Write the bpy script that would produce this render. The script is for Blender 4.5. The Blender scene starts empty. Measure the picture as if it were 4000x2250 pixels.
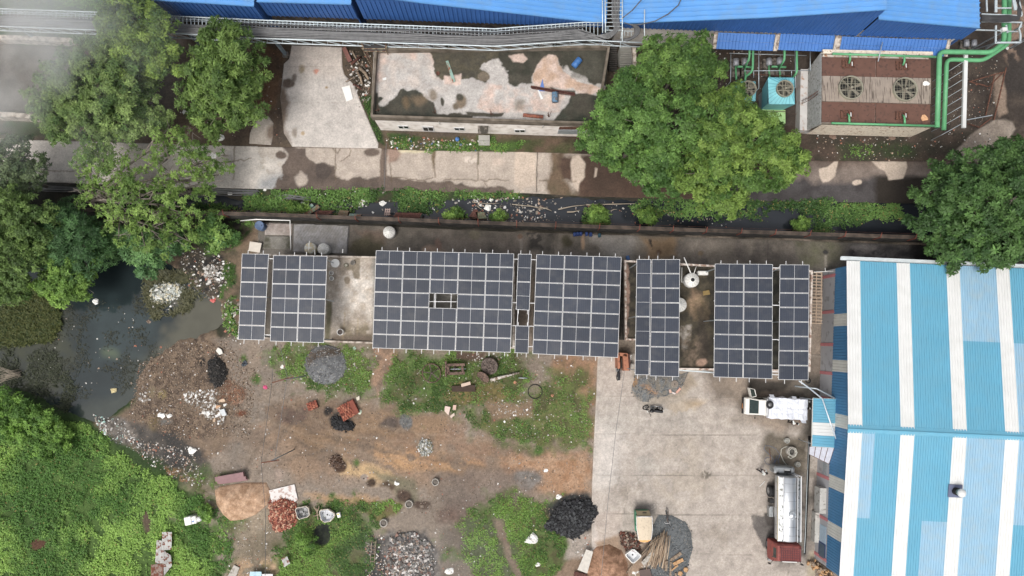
import bpy,math,random
import numpy as np
from mathutils import Vector,Matrix
R=math.radians
random.seed(7);RNG=np.random.default_rng(7)
SC=bpy.context.scene
# camera, world, sun
HC=63.0;TILT=4.5;FPX=24/36*4000
cam=bpy.data.cameras.new('camera');cam.lens=24;cam.sensor_width=36;cam.clip_end=2000
camo=bpy.data.objects.new('camera',cam);SC.collection.objects.link(camo)
camo.location=(0,0,HC);camo.rotation_euler=(R(TILT),0,0);SC.camera=camo
world=bpy.data.worlds.new('World');SC.world=world;world.use_nodes=True
wn=world.node_tree;bg=wn.nodes['Background']
sky=wn.nodes.new('ShaderNodeTexSky');sky.sky_type='NISHITA';sky.sun_disc=False
sky.sun_elevation=R(62);sky.sun_rotation=R(215);sky.dust_density=6;sky.air_density=1.0;sky.ozone_density=0.6
hs=wn.nodes.new('ShaderNodeHueSaturation');hs.inputs['Saturation'].default_value=0.30
wn.links.new(sky.outputs[0],hs.inputs['Color']);wn.links.new(hs.outputs[0],bg.inputs[0]);bg.inputs[1].default_value=0.15
sun=bpy.data.lights.new('sun','SUN');sun.energy=1.1;sun.angle=R(20);sun.color=(1,.96,.9)
suno=bpy.data.objects.new('sun',sun);SC.collection.objects.link(suno)
suno.rotation_euler=(R(28),0,R(-35))
SC.view_settings.view_transform='Standard';SC.view_settings.look='None'
SC.view_settings.exposure=0.24;SC.view_settings.gamma=1
SC.render.resolution_x=1024;SC.render.resolution_y=576
SC.cycles.volume_max_steps=48;SC.cycles.volume_bounces=3
# photo pixel -> world on the plane z
CT,ST=math.cos(R(TILT)),math.sin(R(TILT))
def G(u,v,z=0.0):
 dx=(u-2000)/FPX;dy=-(v-1125)/FPX
 wy=dy*CT+ST;wz=dy*ST-CT
 s=(HC-z)/(-wz)
 return(s*dx,s*wy)
def G3(u,v,z=0.0):
 x,y=G(u,v,z);return(x,y,z)
def PX(x,y,z=0.0):
 zz=z-HC
 cy=y*CT+zz*ST;cz=-y*ST+zz*CT
 return 2000+FPX*x/(-cz),1125-FPX*cy/(-cz)
def T(r,c,*pts):
 k=2.542 if r==3 else 2.576
 o=[(c*1000+x/k,r*560+y/k) for x,y in pts]
 return o if len(o)>1 else o[0]
def O(*pts):
 o=[(x*1.5528,y*1.5528) for x,y in pts]
 return o if len(o)>1 else o[0]
def Gs(pts,z=0.0):return[G(u,v,z) for u,v in pts]
def onwall(u,v,a,b):
 dx=(u-2000)/FPX;dy=-(v-1125)/FPX
 d=(dx,dy*CT+ST,dy*ST-CT)
 nx,ny=-(b[1]-a[1]),b[0]-a[0]
 s=(nx*a[0]+ny*a[1])/(nx*d[0]+ny*d[1])
 return(s*d[0],s*d[1],HC+s*d[2])
 # colours and materials
def lin(c):c=c/255;return c/12.92 if c<=.04045 else((c+.055)/1.055)**2.4
KC=0.92
def C(r,g,b):
 a=[lin(r)*KC,lin(g)*KC,lin(b)*KC];l=.25*a[0]+.6*a[1]+.15*a[2];return tuple(x*.84+l*.16 for x in a)  # mixes grey into every colour to imitate a veil of haze
MATS={}
def mat(name,rgb,rough=.75,metal=0,var=.12,scale=2.0,rgb2=None,thr=.55,bump=0,bscale=12,spec=.5,alpha=1,edge=.04):
 if name in MATS:return MATS[name]
 m=bpy.data.materials.new(name);m.use_nodes=True;nt=m.node_tree;N=nt.nodes;L=nt.links
 b=N['Principled BSDF'];b.inputs['Roughness'].default_value=rough;b.inputs['Metallic'].default_value=metal
 b.inputs['Specular IOR Level'].default_value=spec
 tc=N.new('ShaderNodeTexCoord');nz=N.new('ShaderNodeTexNoise');nz.inputs['Scale'].default_value=scale;nz.inputs['Detail'].default_value=5
 L.new(tc.outputs['Object'],nz.inputs['Vector'])
 mr=N.new('ShaderNodeMapRange');mr.inputs[1].default_value=.25;mr.inputs[2].default_value=.75
 mr.inputs[3].default_value=1-var;mr.inputs[4].default_value=1+var;L.new(nz.outputs[0],mr.inputs[0])
 mx=N.new('ShaderNodeVectorMath');mx.operation='SCALE';mx.inputs[0].default_value=rgb;L.new(mr.outputs[0],mx.inputs['Scale'])
 out=mx.outputs[0]
 if rgb2:
  n2=N.new('ShaderNodeTexNoise');n2.inputs['Scale'].default_value=scale*1.7;n2.inputs['Detail'].default_value=6
  mp=N.new('ShaderNodeMapping');mp.inputs['Location'].default_value=(3,7,1);L.new(tc.outputs['Object'],mp.inputs[0]);L.new(mp.outputs[0],n2.inputs['Vector'])
  r2=N.new('ShaderNodeMapRange');r2.inputs[1].default_value=thr-edge;r2.inputs[2].default_value=thr+edge;L.new(n2.outputs[0],r2.inputs[0])
  mm=N.new('ShaderNodeMix');mm.data_type='RGBA';L.new(r2.outputs[0],mm.inputs[0]);L.new(out,mm.inputs[6]);mm.inputs[7].default_value=(*rgb2,1);out=mm.outputs[2]
 L.new(out,b.inputs['Base Color'])
 if bump:
  n3=N.new('ShaderNodeTexNoise');n3.inputs['Scale'].default_value=bscale;n3.inputs['Detail'].default_value=4;L.new(tc.outputs['Object'],n3.inputs['Vector'])
  bp=N.new('ShaderNodeBump');bp.inputs['Distance'].default_value=bump;L.new(n3.outputs[0],bp.inputs['Height']);L.new(bp.outputs[0],b.inputs['Normal'])
 MATS[name]=m;return m
def attrmat(name,rough=.9,noise=((1.2,.12),(6,.14),(24,.16)),bump=.02,spec=.3,trans=0):
 if name in MATS:return MATS[name]
 m=bpy.data.materials.new(name);m.use_nodes=True;nt=m.node_tree;N=nt.nodes;L=nt.links
 b=N['Principled BSDF'];b.inputs['Roughness'].default_value=rough;b.inputs['Specular IOR Level'].default_value=spec
 at=N.new('ShaderNodeAttribute');at.attribute_name='Col';out=at.outputs['Color']
 tc=N.new('ShaderNodeTexCoord')
 last=None
 for s,a in noise:
  nz=N.new('ShaderNodeTexNoise');nz.inputs['Scale'].default_value=s;nz.inputs['Detail'].default_value=3;L.new(tc.outputs['Object'],nz.inputs['Vector'])
  mr=N.new('ShaderNodeMapRange');mr.inputs[1].default_value=.3;mr.inputs[2].default_value=.7
  mr.inputs[3].default_value=1-a;mr.inputs[4].default_value=1+a;L.new(nz.outputs[0],mr.inputs[0])
  mx=N.new('ShaderNodeVectorMath');mx.operation='SCALE';L.new(out,mx.inputs[0]);L.new(mr.outputs[0],mx.inputs['Scale']);out=mx.outputs[0];last=nz
 L.new(out,b.inputs['Base Color'])
 if bump and last:
  bp=N.new('ShaderNodeBump');bp.inputs['Distance'].default_value=bump;L.new(last.outputs[0],bp.inputs['Height']);L.new(bp.outputs[0],b.inputs['Normal'])
 if trans:
  tr=N.new('ShaderNodeBsdfTranslucent');L.new(out,tr.inputs['Color']);ms=N.new('ShaderNodeMixShader');ms.inputs[0].default_value=trans
  L.new(b.outputs[0],ms.inputs[1]);L.new(tr.outputs[0],ms.inputs[2]);L.new(ms.outputs[0],N['Material Output'].inputs['Surface'])
 MATS[name]=m;return m
 # objects, tags
def tag(o,label=None,cat=None,group=None,kind=None):
 if label:o['label']=label
 if cat:o['category']=cat
 if group:o['group']=group
 if kind:o['kind']=kind
 return o
def thing(name,label,cat,loc=(0,0,0),rotz=0,group=None):
 o=bpy.data.objects.new(name,None);SC.collection.objects.link(o);o.empty_display_size=.2
 o.location=loc if len(loc)==3 else(*loc,0);o.rotation_euler=(0,0,rotz);return tag(o,label,cat,group)
def copy_tree(o,parent=None):
 c=o.copy();SC.collection.objects.link(c);c.parent=parent
 for ch in list(o.children):copy_tree(ch,c)
 return c
def dup(o,loc,rotz=None,label=None,scale=None):
 c=copy_tree(o);c.location=loc if len(loc)==3 else(*loc,0)
 if rotz is not None:c.rotation_euler=(0,0,rotz)
 if label:c['label']=label
 if scale:c.scale=(scale,)*3
 return c
def npmesh(name,V,F,m,col=None,parent=None,smooth=False,org=None,mi=None):
 V=np.asarray(V,np.float32).reshape(-1,3)
 if org is None and parent is not None:
  org=np.array(parent.location) if parent.type=='EMPTY' else np.array(parent.get('org',(0,0,0)))
 if org is not None:V=V-np.asarray(org,np.float32)
 me=bpy.data.meshes.new(name)
 F=np.asarray(F,np.int32);nf,k=F.shape
 me.vertices.add(len(V));me.vertices.foreach_set('co',V.ravel())
 me.loops.add(nf*k);me.loops.foreach_set('vertex_index',F.ravel())
 me.polygons.add(nf);me.polygons.foreach_set('loop_start',np.arange(0,nf*k,k,dtype=np.int32))
 try:me.polygons.foreach_set('loop_total',np.full(nf,k,np.int32))
 except Exception:pass
 for mm in(m if isinstance(m,(list,tuple)) else[m]):me.materials.append(mm)
 if mi is not None:me.polygons.foreach_set('material_index',np.asarray(mi,np.int32))
 me.polygons.foreach_set('use_smooth',np.full(nf,smooth))
 me.update(calc_edges=True);me.validate()
 if col is not None:
  a=me.color_attributes.new('Col','FLOAT_COLOR','POINT')
  a.data.foreach_set('color',np.concatenate([col,np.ones((len(col),1))],1).astype(np.float32).ravel())
 o=bpy.data.objects.new(name,me);SC.collection.objects.link(o)
 if parent is not None:o.parent=parent
 return o
class MB:
 def __init__(s):s.v=[];s.f=[];s.mi=[];s.sm=[];s.ms=[];s.cur=0
 def m(s,mt):
  if mt not in s.ms:s.ms.append(mt)
  s.cur=s.ms.index(mt);return s
 def add(s,vs,fs,smooth=False):
  n=len(s.v);s.v+=[tuple(v) for v in vs]
  for f in fs:s.f.append([i+n for i in f]);s.mi.append(s.cur);s.sm.append(smooth)
  return s
 def box(s,c,d,rz=0,rot=None):
  x,y,z=d[0]/2,d[1]/2,d[2]/2
  M=(Matrix.Rotation(rz,3,'Z') if rot is None else rot)
  vs=[Vector(c)+M@Vector((a*x,b*y,e*z)) for e in(-1,1) for a,b in((-1,-1),(1,-1),(1,1),(-1,1))]
  return s.add(vs,[(3,2,1,0),(4,5,6,7),(0,1,5,4),(1,2,6,5),(2,3,7,6),(3,0,4,7)])
 def bbox(s,c,d,b=.02,rz=0):
  x,y=d[0]/2,d[1]/2;z0=c[2]-d[2]/2;z1=c[2]+d[2]/2;M=Matrix.Rotation(rz,3,'Z')
  rings=[]
  for zz,ins in((z0,0),(z1-b,0),(z1,b)):
   rings.append([Vector((c[0],c[1],zz))+M@Vector((px,py,0)) for px,py in((-x+ins+b,-y+ins),(x-ins-b,-y+ins),(x-ins,-y+ins+b),(x-ins,y-ins-b),(x-ins-b,y-ins),(-x+ins+b,y-ins),(-x+ins,y-ins-b),(-x+ins,-y+ins+b))])
  return s.loft(rings,cap=True)
 def loft(s,rings,cap=True,closed=True,smooth=False):
  n=len(rings[0]);vs=[p for r in rings for p in r];fs=[]
  for i in range(len(rings)-1):
   for j in range(n if closed else n-1):
    k=(j+1)%n;fs.append((i*n+j,i*n+k,(i+1)*n+k,(i+1)*n+j))
  if cap:fs.append(tuple(range(n-1,-1,-1)));fs.append(tuple((len(rings)-1)*n+j for j in range(n)))
  return s.add(vs,fs,smooth)
 def prism(s,poly,z0,z1):
  a=sum(poly[i][0]*poly[(i+1)%len(poly)][1]-poly[(i+1)%len(poly)][0]*poly[i][1] for i in range(len(poly)))
  if a<0:poly=poly[::-1]
  return s.loft([[(x,y,z0) for x,y in poly],[(x,y,z1) for x,y in poly]])
 def tube(s,pts,r,n=8,cap=True,smooth=True):
  P=[Vector(p) for p in pts];rr=r if isinstance(r,(list,tuple)) else[r]*len(P);rings=[]
  up=Vector((0,0,1))
  for i,p in enumerate(P):
   t=(P[min(i+1,len(P)-1)]-P[max(i-1,0)])
   if t.length<1e-9:t=Vector((0,0,1))
   t.normalize();u=t.cross(up if abs(t.z)<.95 else Vector((1,0,0))).normalized();w=u.cross(t)
   rings.append([p+rr[i]*(math.cos(2*math.pi*j/n)*u+math.sin(2*math.pi*j/n)*w) for j in range(n)])
  return s.loft(rings,cap,True,smooth)
 def bar(s,a,b,w,h=None):
  a,b=Vector(a),Vector(b);h=h or w;t=(b-a);L=t.length;t.normalize()
  u=t.cross(Vector((0,0,1)) if abs(t.z)<.95 else Vector((1,0,0))).normalized();q=u.cross(t)
  ring=lambda p:[p+u*sx*w/2+q*sy*h/2 for sx,sy in((-1,-1),(1,-1),(1,1),(-1,1))]
  return s.loft([ring(a),ring(b)])
 def cyl(s,c,r,h,n=20,r2=None,cap=True,smooth=True):
  r2=r if r2 is None else r2
  ring=lambda rr,z:[(c[0]+rr*math.cos(2*math.pi*j/n),c[1]+rr*math.sin(2*math.pi*j/n),z) for j in range(n)]
  return s.loft([ring(r,c[2]),ring(r2,c[2]+h)],cap,True,smooth)
 def lathe(s,c,prof,n=24,cap=True,smooth=True,mtx=None):
  rings=[]
  for r,z in prof:
   rg=[Vector((r*math.cos(2*math.pi*j/n),r*math.sin(2*math.pi*j/n),z)) for j in range(n)]
   if mtx:rg=[mtx@p for p in rg]
   rings.append([Vector(c)+p for p in rg])
  return s.loft(rings,cap,True,smooth)
 def torus(s,c,Rr,r,n=28,k=8,mtx=None):
  vs=[];fs=[]
  for i in range(n):
   a=2*math.pi*i/n
   for j in range(k):
    b=2*math.pi*j/k;p=Vector(((Rr+r*math.cos(b))*math.cos(a),(Rr+r*math.cos(b))*math.sin(a),r*math.sin(b)))
    vs.append(Vector(c)+(mtx@p if mtx else p))
    fs.append((i*k+j,((i+1)%n)*k+j,((i+1)%n)*k+(j+1)%k,i*k+(j+1)%k))
  return s.add(vs,fs,True)
 def quad(s,a,b,c,d,t=.02):
  a,b,c,d=map(Vector,(a,b,c,d));n=(b-a).cross(c-a).normalized()*t
  return s.loft([[a-n,b-n,c-n,d-n],[a,b,c,d]])
 def build(s,name,parent=None,local=False,mt=None,bevel=0):
  if mt and not s.ms:s.ms=[mt]
  org=Vector((0,0,0))
  if parent is not None and not local:org=Vector(parent.location) if parent.type=='EMPTY' else Vector(parent.get('org',(0,0,0)))
  me=bpy.data.meshes.new(name);me.from_pydata([Vector(v)-org for v in s.v],[],s.f)
  for x in s.ms:me.materials.append(x)
  me.polygons.foreach_set('material_index',s.mi);me.polygons.foreach_set('use_smooth',s.sm);me.update()
  o=bpy.data.objects.new(name,me);SC.collection.objects.link(o)
  if parent is not None:o.parent=parent;o['org']=tuple(org)
  if bevel:
   md=o.modifiers.new('bevel','BEVEL');md.width=bevel;md.segments=2;md.limit_method='ANGLE'
  return o
  # noise and painting
_tab=np.random.default_rng(3).random((256,256))
def vn(x,y,seed=0):
 x=x+seed*17.3;y=y+seed*31.7
 xi=np.floor(x).astype(int);yi=np.floor(y).astype(int);fx=x-xi;fy=y-yi
 fx=fx*fx*(3-2*fx);fy=fy*fy*(3-2*fy)
 g=lambda a,b:_tab[(a)&255,(b)&255]
 return(g(xi,yi)*(1-fx)+g(xi+1,yi)*fx)*(1-fy)+(g(xi,yi+1)*(1-fx)+g(xi+1,yi+1)*fx)*fy
def fbm(x,y,seed=0,o=4):
 t=0;a=.5;s=0
 for i in range(o):t=t+a*vn(x*2**i,y*2**i,seed+i*5);s+=a;a*=.55
 return t/s
def sdf(poly,x,y,near=False):
 P=np.asarray(poly,float);d=np.full(x.shape,1e18);ins=np.zeros(x.shape,bool);nx=np.zeros(x.shape);ny=np.zeros(x.shape)
 for i in range(len(P)):
  ax,ay=P[i-1];bx,by=P[i];ex,ey=bx-ax,by-ay;L=ex*ex+ey*ey+1e-12
  t=np.clip(((x-ax)*ex+(y-ay)*ey)/L,0,1);qx=ax+t*ex;qy=ay+t*ey
  dd=(x-qx)**2+(y-qy)**2
  if near:k=dd<d;nx=np.where(k,qx,nx);ny=np.where(k,qy,ny)
  d=np.minimum(d,dd)
  c=((ay>y)!=(by>y))&(x<ex*(y-ay)/(ey if abs(ey)>1e-9 else 1e-9)+ax);ins^=c
 s=np.where(ins,1,-1)*np.sqrt(d)
 return(s,nx,ny) if near else s
def pdist(pts,x,y):
 d=np.full(x.shape,1e18)
 for(ax,ay),(bx,by) in zip(pts[:-1],pts[1:]):
  ex,ey=bx-ax,by-ay;t=np.clip(((x-ax)*ex+(y-ay)*ey)/(ex*ex+ey*ey+1e-12),0,1)
  d=np.minimum(d,(x-ax-t*ex)**2+(y-ay-t*ey)**2)
 return np.sqrt(d)
def ell(cx,cy,rx,ry=None,n=18,rot=0):
 ry=ry or rx;o=[]
 for i in range(n):
  a=2*math.pi*i/n;x=rx*math.cos(a);y=ry*math.sin(a);o.append((cx+x*math.cos(rot)-y*math.sin(rot),cy+x*math.sin(rot)+y*math.cos(rot)))
 return o
class Paint:
 def __init__(s,X,Y,z,base):
  s.X,s.Y=X.ravel(),Y.ravel();s.u,s.v=PX(s.X,s.Y,z);s.col=np.tile(np.array(base),(len(s.X),1));s.h=np.zeros(len(s.X));s.g=np.zeros(len(s.X));s.k=0
 def mask(s,poly,soft=8,warp=10,ws=60,thr=None,ns=40,tw=.08):
  P=np.asarray(poly);mg=soft+warp+5;s.k+=1
  idx=np.nonzero((s.u>P[:,0].min()-mg)&(s.u<P[:,0].max()+mg)&(s.v>P[:,1].min()-mg)&(s.v<P[:,1].max()+mg))[0]
  if len(idx)==0:return idx,np.zeros(0)
  u,v=s.u[idx],s.v[idx]
  if warp:
   k=s.k%37
   uu=u+2*warp*(fbm(u/ws,v/ws,k,4)-.5)*1.6;vv=v+2*warp*(fbm(u/ws,v/ws,k+50,4)-.5)*1.6
  else:uu,vv=u,v
  a=np.clip(.5+sdf(poly,uu,vv)/(2*soft+1e-6),0,1)
  if thr is not None:
   n=fbm(u/ns,v/ns,s.k%29+3,5);a=a*np.clip((n-thr)/tw+.5,0,1)
  return idx,a
 def p(s,poly,c,soft=8,warp=10,op=1,c2=None,cs=50,g=None,gs=None,**kw):
  idx,a=s.mask(poly,soft,warp,**kw)
  if len(idx)==0:return s
  a=a*op;col=np.tile(np.array(c),(len(idx),1))
  if c2 is not None:
   n=np.clip((fbm(s.u[idx]/cs,s.v[idx]/cs,11+s.k%13,5)-.5)*3.2+.5,0,1)[:,None];col=col*(1-n)+np.array(c2)*n
  s.col[idx]=s.col[idx]*(1-a[:,None])+col*a[:,None]
  if g is not None:s.g[idx]=s.g[idx]*(1-a)+g*a
  return s
 def line(s,pts,w,c,op=1,warp=3,ws=30,soft=2):
  P=np.asarray(pts);mg=w+warp+8
  idx=np.nonzero((s.u>P[:,0].min()-mg)&(s.u<P[:,0].max()+mg)&(s.v>P[:,1].min()-mg)&(s.v<P[:,1].max()+mg))[0]
  if len(idx)==0:return s
  u,v=s.u[idx],s.v[idx];s.k+=1
  uu=u+2*warp*(fbm(u/ws,v/ws,s.k%37,3)-.5)*1.6;vv=v+2*warp*(fbm(u/ws,v/ws,s.k%37+9,3)-.5)*1.6
  a=(np.clip((w/2+soft-pdist(pts,uu,vv))/(2*soft),0,1)*op)[:,None]
  s.col[idx]=s.col[idx]*(1-a)+np.array(c)*a
  return s
 def dep(s,poly,h,soft,warp,**kw):
  idx,a=s.mask(poly,soft,warp,**kw);s.h[idx]+=h*a*a*(3-2*a);return s
def sheet(name,poly,z,base,ops=None,res=.1,m=None,kind='structure',parent=None,hfun=None,edge=-.08,bump=0):
 W=np.array(Gs(poly,z));x0,y0=W.min(0)-res;x1,y1=W.max(0)+res
 xs=np.arange(x0,x1+res,res);ys=np.arange(y0,y1+res,res);X,Y=np.meshgrid(xs,ys);nx=len(xs)
 d,qx,qy=sdf(W,X,Y,near=True);out=d<0
 fk=~(out[:-1,:-1]&out[1:,:-1]&out[:-1,1:]&out[1:,1:])
 pt=Paint(X,Y,z,base)
 if ops:ops(pt)
 Xc=np.where(out,qx,X);Yc=np.where(out,qy,Y)
 Z=np.full(X.shape,float(z))+pt.h.reshape(X.shape)
 if hfun is not None:Z=Z+hfun(np.maximum(d,0),X,Y)
 Z=np.where(out,z+edge,Z)
 j,i=np.nonzero(fk);a=j*nx+i
 F=np.stack([a,a+1,a+nx+1,a+nx],1);use,inv=np.unique(F,return_inverse=True);F=inv.reshape(F.shape)
 V=np.stack([Xc.ravel(),Yc.ravel(),Z.ravel()],1)[use]
 c0=V.mean(0);c0[2]=0
 o=npmesh(name,V,F,m or attrmat('painted_concrete'),pt.col[use],parent,True,org=None if parent else None)
 if kind:o['kind']=kind
 return o
 # GROUND
def axis(a,b,st,far):
 o=list(np.arange(a,b,st));l=[];d=st;p=a
 while p>-far:d*=1.35;p-=d;l.append(p)
 r=[];d=st;p=o[-1]
 while p<far:d*=1.35;p+=d;r.append(p)
 return np.array(l[::-1]+o+r)
xs=axis(-54,54,.1,600);ys=axis(-25,38,.1,600);GX,GY=np.meshgrid(xs,ys)
POND=[(-140,1120),(60,1060),(200,1000),(420,985),(600,1000),(690,1060),(760,1130),(850,1185),(868,1250),(800,1290),(768,1314),(700,1322),(640,1352),(588,1392),(552,1435),(530,1490),(520,1545),(488,1580),(440,1612),(380,1632),(300,1622),(230,1590),(120,1540),(60,1510),(-140,1500)]
CANAL=[(380,770),(700,752),(1000,790),(1300,800),(1560,790),(2050,775),(2400,785),(2900,800),(3600,790),(3780,800),(3800,935),(3560,925),(3000,905),(2000,872),(1500,855),(1000,832),(560,815),(380,805)]
dirt=C(136,122,108);dirt2=C(112,96,82);mud=C(130,118,106);org=C(150,122,96);dark=C(58,50,42)
grassc=C(72,98,38);grassd=C(48,68,32);blackm=C(44,42,42);garb=C(108,92,77)
GP=Paint(GX,GY,0,dirt);P=GP.p;Lg=GP.line
P([(-900,-900),(5000,-900),(5000,880),(-900,880)],C(84,74,64),20,20,c2=C(96,82,66),cs=90)
P([(-900,1500),(400,1400),(700,1700),(900,2300),(900,3500),(-900,3500)],grassd,30,30)
P([(-900,880),(1000,880),(900,1400),(-900,1500)],C(52,52,38),20,30,c2=C(40,44,36))
P(O((-60,-60),(420,-60),(420,40),(250,45),(-60,28)),grassc,8,10,c2=grassd,g=.7)
P(O((-60,72),(420,95),(420,120),(180,118),(-60,100)),grassd,8,8,c2=grassc,g=.6)
P(O((-60,112),(180,118),(190,300),(-60,292)),C(112,105,98),6,8,c2=C(88,80,72),cs=40)
P(O((-60,308),(160,310),(200,345),(-60,345)),C(66,60,50),6,8,c2=grassd)
P(O((200,100),(700,110),(700,360),(180,345)),C(76,64,54),25,40,c2=C(100,84,70),cs=60)
P(O((655,120),(712,122),(700,220),(690,300),(640,250)),C(112,84,60),12,15,c2=C(84,68,54))
P(O((862,118),(936,120),(932,290),(968,345),(975,372),(950,360),(905,252)),C(56,50,40),5,6,c2=C(80,68,54),cs=25)
P(O((908,245),(936,240),(934,292),(965,345),(985,372),(950,355)),grassd,5,5,g=.7)
P(O((965,345),(1480,345),(1480,388),(975,376)),C(96,78,62),6,8,c2=C(72,74,44),cs=35)
for q in[((975,340),(1060,345),(1030,372),(985,368)),((1075,358),(1200,352),(1330,358),(1300,378),(1080,382)),((1200,345),(1250,345),(1240,375),(1205,375))]:P(O(*q),grassc,8,12,c2=grassd,g=.75)
P(O((1400,340),(2100,300),(2100,420),(1480,392)),C(70,52,42),20,20,c2=C(52,42,36))
P(O((1600,60),(2100,60),(2100,330),(1600,330)),C(64,54,46),30,40,c2=C(84,74,66),cs=40)
P(O((2010,320),(2650,330),(2650,420),(1990,410)),C(82,68,58),16,20,c2=C(60,56,46),cs=50)
P(O((2100,365),(2300,360),(2310,400),(2120,400)),grassd,12,14,c2=C(60,60,44),g=.35)
P(O((2345,0),(2650,0),(2650,330),(2345,330)),C(88,76,66),12,12,c2=C(64,56,50),cs=60)
P(O((2530,100),(2650,60),(2650,260),(2520,230)),C(60,54,50),16,20)
P([(3796,524),(3881,466),(3955,474),(3965,505),(3925,560),(3900,615),(3740,650),(3712,608)],C(155,142,128),4,6,c2=C(142,128,114))
P([(3885,290),(3920,300),(3932,440),(3900,462),(3880,400)],C(142,122,104),5,8)
P([(3900,20),(4000,10),(4010,160),(3960,260),(3920,200)],C(128,106,90),10,16,thr=.45)
P(O((500,28),(1530,60),(1530,130),(640,70)),C(66,58,50),8,8,c2=C(92,80,66),cs=40)
P([(-100,700),(800,725),(1300,735),(2100,755),(3700,790),(3700,950),(-100,860)],C(56,52,44),8,10,c2=C(44,44,38),cs=50)
P([(1000,738),(1560,748),(2060,760),(2060,790),(1560,800),(1000,800)],grassd,8,8,c2=C(70,62,50))
def veg(poly,g=.8,**k):P(poly,grassc,8,14,c2=grassd,cs=40,g=g,**k)
veg([(960,752),(1100,765),(1130,800),(1150,838),(960,835)],.9);veg([(1060,735),(1230,735),(1300,760),(1270,810),(1220,800),(1180,765),(1060,760)],.9)
veg([(1280,735),(1500,735),(1520,760),(1420,800),(1340,830),(1240,815)],.8);veg([(1530,740),(1700,740),(1760,745),(1720,800),(1680,840),(1560,830),(1540,780)],.95)
veg([(1780,745),(2010,755),(2050,775),(1900,780),(1780,775)],.5);veg([(2460,790),(2600,770),(2790,790),(2780,860),(2700,850),(2640,830),(2500,840)],.6)
veg([(2900,780),(3100,780),(3400,785),(3520,800),(3530,850),(3440,850),(3360,870),(3260,870),(3230,915),(3190,905),(3180,850),(3120,815),(3000,812),(2900,812)],1)
veg(ell(3135,878,34,34),1);veg([(560,760),(700,790),(900,800),(980,830),(800,830),(560,815)],.5)
veg([(2780,800),(2900,790),(3010,800),(2990,860),(2900,860),(2800,850)],.5)
P([(600,1010),(760,980),(930,900),(1010,870),(1000,1000),(960,1330),(900,1360),(840,1230),(760,1120)],C(120,100,80),14,20,c2=C(84,76,60),cs=50)
P([(690,990),(800,970),(880,1000),(890,1100),(870,1170),(800,1150),(700,1070)],blackm,12,18,c2=C(74,68,56),cs=22)
veg([(930,860),(1000,870),(960,940),(900,985),(820,1000),(780,960)],.5,thr=.42)
veg([(880,1030),(925,1040),(930,1340),(880,1290),(850,1180)],.55,thr=.45)
P([(780,1290),(700,1310),(640,1345),(580,1390),(545,1440),(525,1500),(520,1560),(460,1620),(360,1640),(420,1700),(560,1760),(760,1800),(900,1760),(980,1650),(960,1500),(900,1400),(840,1300)],garb,12,14,c2=C(128,108,88),cs=30)
P([(780,1290),(700,1310),(640,1345),(580,1390),(545,1440),(525,1500),(520,1560),(500,1560),(525,1430),(600,1360),(700,1300)],C(74,58,44),5,5)
P([(600,1370),(800,1310),(900,1420),(960,1560),(900,1700),(600,1740),(520,1640)],C(78,64,54),10,10,thr=.52,ns=14,tw=.12,op=.8)
P([(830,1320),(1000,1340),(1100,1350),(1080,1500),(1060,1700),(1000,1900),(880,1880),(900,1700),(930,1560)],mud,18,22,c2=C(138,122,106))
P([(440,1640),(560,1640),(700,1700),(800,1760),(830,1850),(800,1900),(720,1860),(600,1790),(480,1720)],C(84,78,72),16,18,c2=C(64,62,60),cs=40)
P([(370,1620),(480,1640),(540,1700),(520,1740),(440,1720)],C(86,80,74),10,14,c2=C(120,112,104),cs=14)
P([(640,1820),(700,1830),(760,1880),(720,1900),(660,1860)],C(140,96,62),8,14,thr=.45,ns=20)
P(ell(838,1440,36,62),C(34,32,32),6,12,c2=C(52,48,46),cs=10);P(ell(790,1415,16,20),C(36,34,34),4,6)
P(ell(918,1545,40,34),C(146,108,84),8,10);P(ell(940,1620,22,12),C(110,66,44),6,8);P(ell(900,1530,60,50),C(112,76,54),5,10,thr=.5,ns=12,op=.8)
P(ell(634,1543,19,19),C(128,112,74),5,3);P(ell(592,1530,16,22),C(124,110,86),5,4);P(ell(645,1650,26,12),C(104,102,98),6,6);P(ell(600,1650,22,30),C(112,96,60),10,10,op=.6)
P([(900,1700),(1300,1640),(1700,1680),(2310,1740),(2310,1960),(1900,1900),(1500,1900),(1100,1850)],C(140,116,94),30,40,c2=C(124,106,90),cs=90)
P([(1150,1560),(1400,1560),(1800,1640),(1700,1760),(1400,1740),(1200,1760),(1050,1680)],C(138,112,86),30,40,c2=C(122,102,84))
P([(1320,1800),(1480,1820),(1560,1870),(1480,1890),(1340,1850)],C(176,146,104),12,16);P([(1450,1740),(1600,1780),(1900,1790),(1900,1830),(1700,1850),(1500,1820)],C(170,132,92),20,30,thr=.42)
P([(1960,1790),(2300,1760),(2312,1920),(2200,1940),(2100,1900),(1980,1850)],C(164,130,100),18,20,c2=C(150,112,80),cs=30)
P([(2180,1395),(2336,1400),(2326,1560),(2322,1700),(2260,1740),(2240,1600),(2150,1500)],C(150,116,88),14,18,c2=C(126,98,76))
P([(1200,1930),(1500,1950),(1460,1990),(1300,1980)],C(170,136,98),14,16,thr=.4);P([(1500,1700),(1800,1660),(2000,1760),(1900,1830),(1600,1800)],C(140,108,84),20,30,thr=.5,op=.5)
P([(1000,1560),(1250,1580),(1300,1640),(1100,1700),(1000,1640)],C(118,98,80),16,18,thr=.45,ns=40,op=.8)
for q in[[(1430,1820),(1500,1835),(1620,1880),(1600,1905),(1500,1875)],[(1500,1860),(1620,1880),(1640,1960),(1560,1960)]]:P(q,C(112,106,84),12,14,op=.8)
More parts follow.
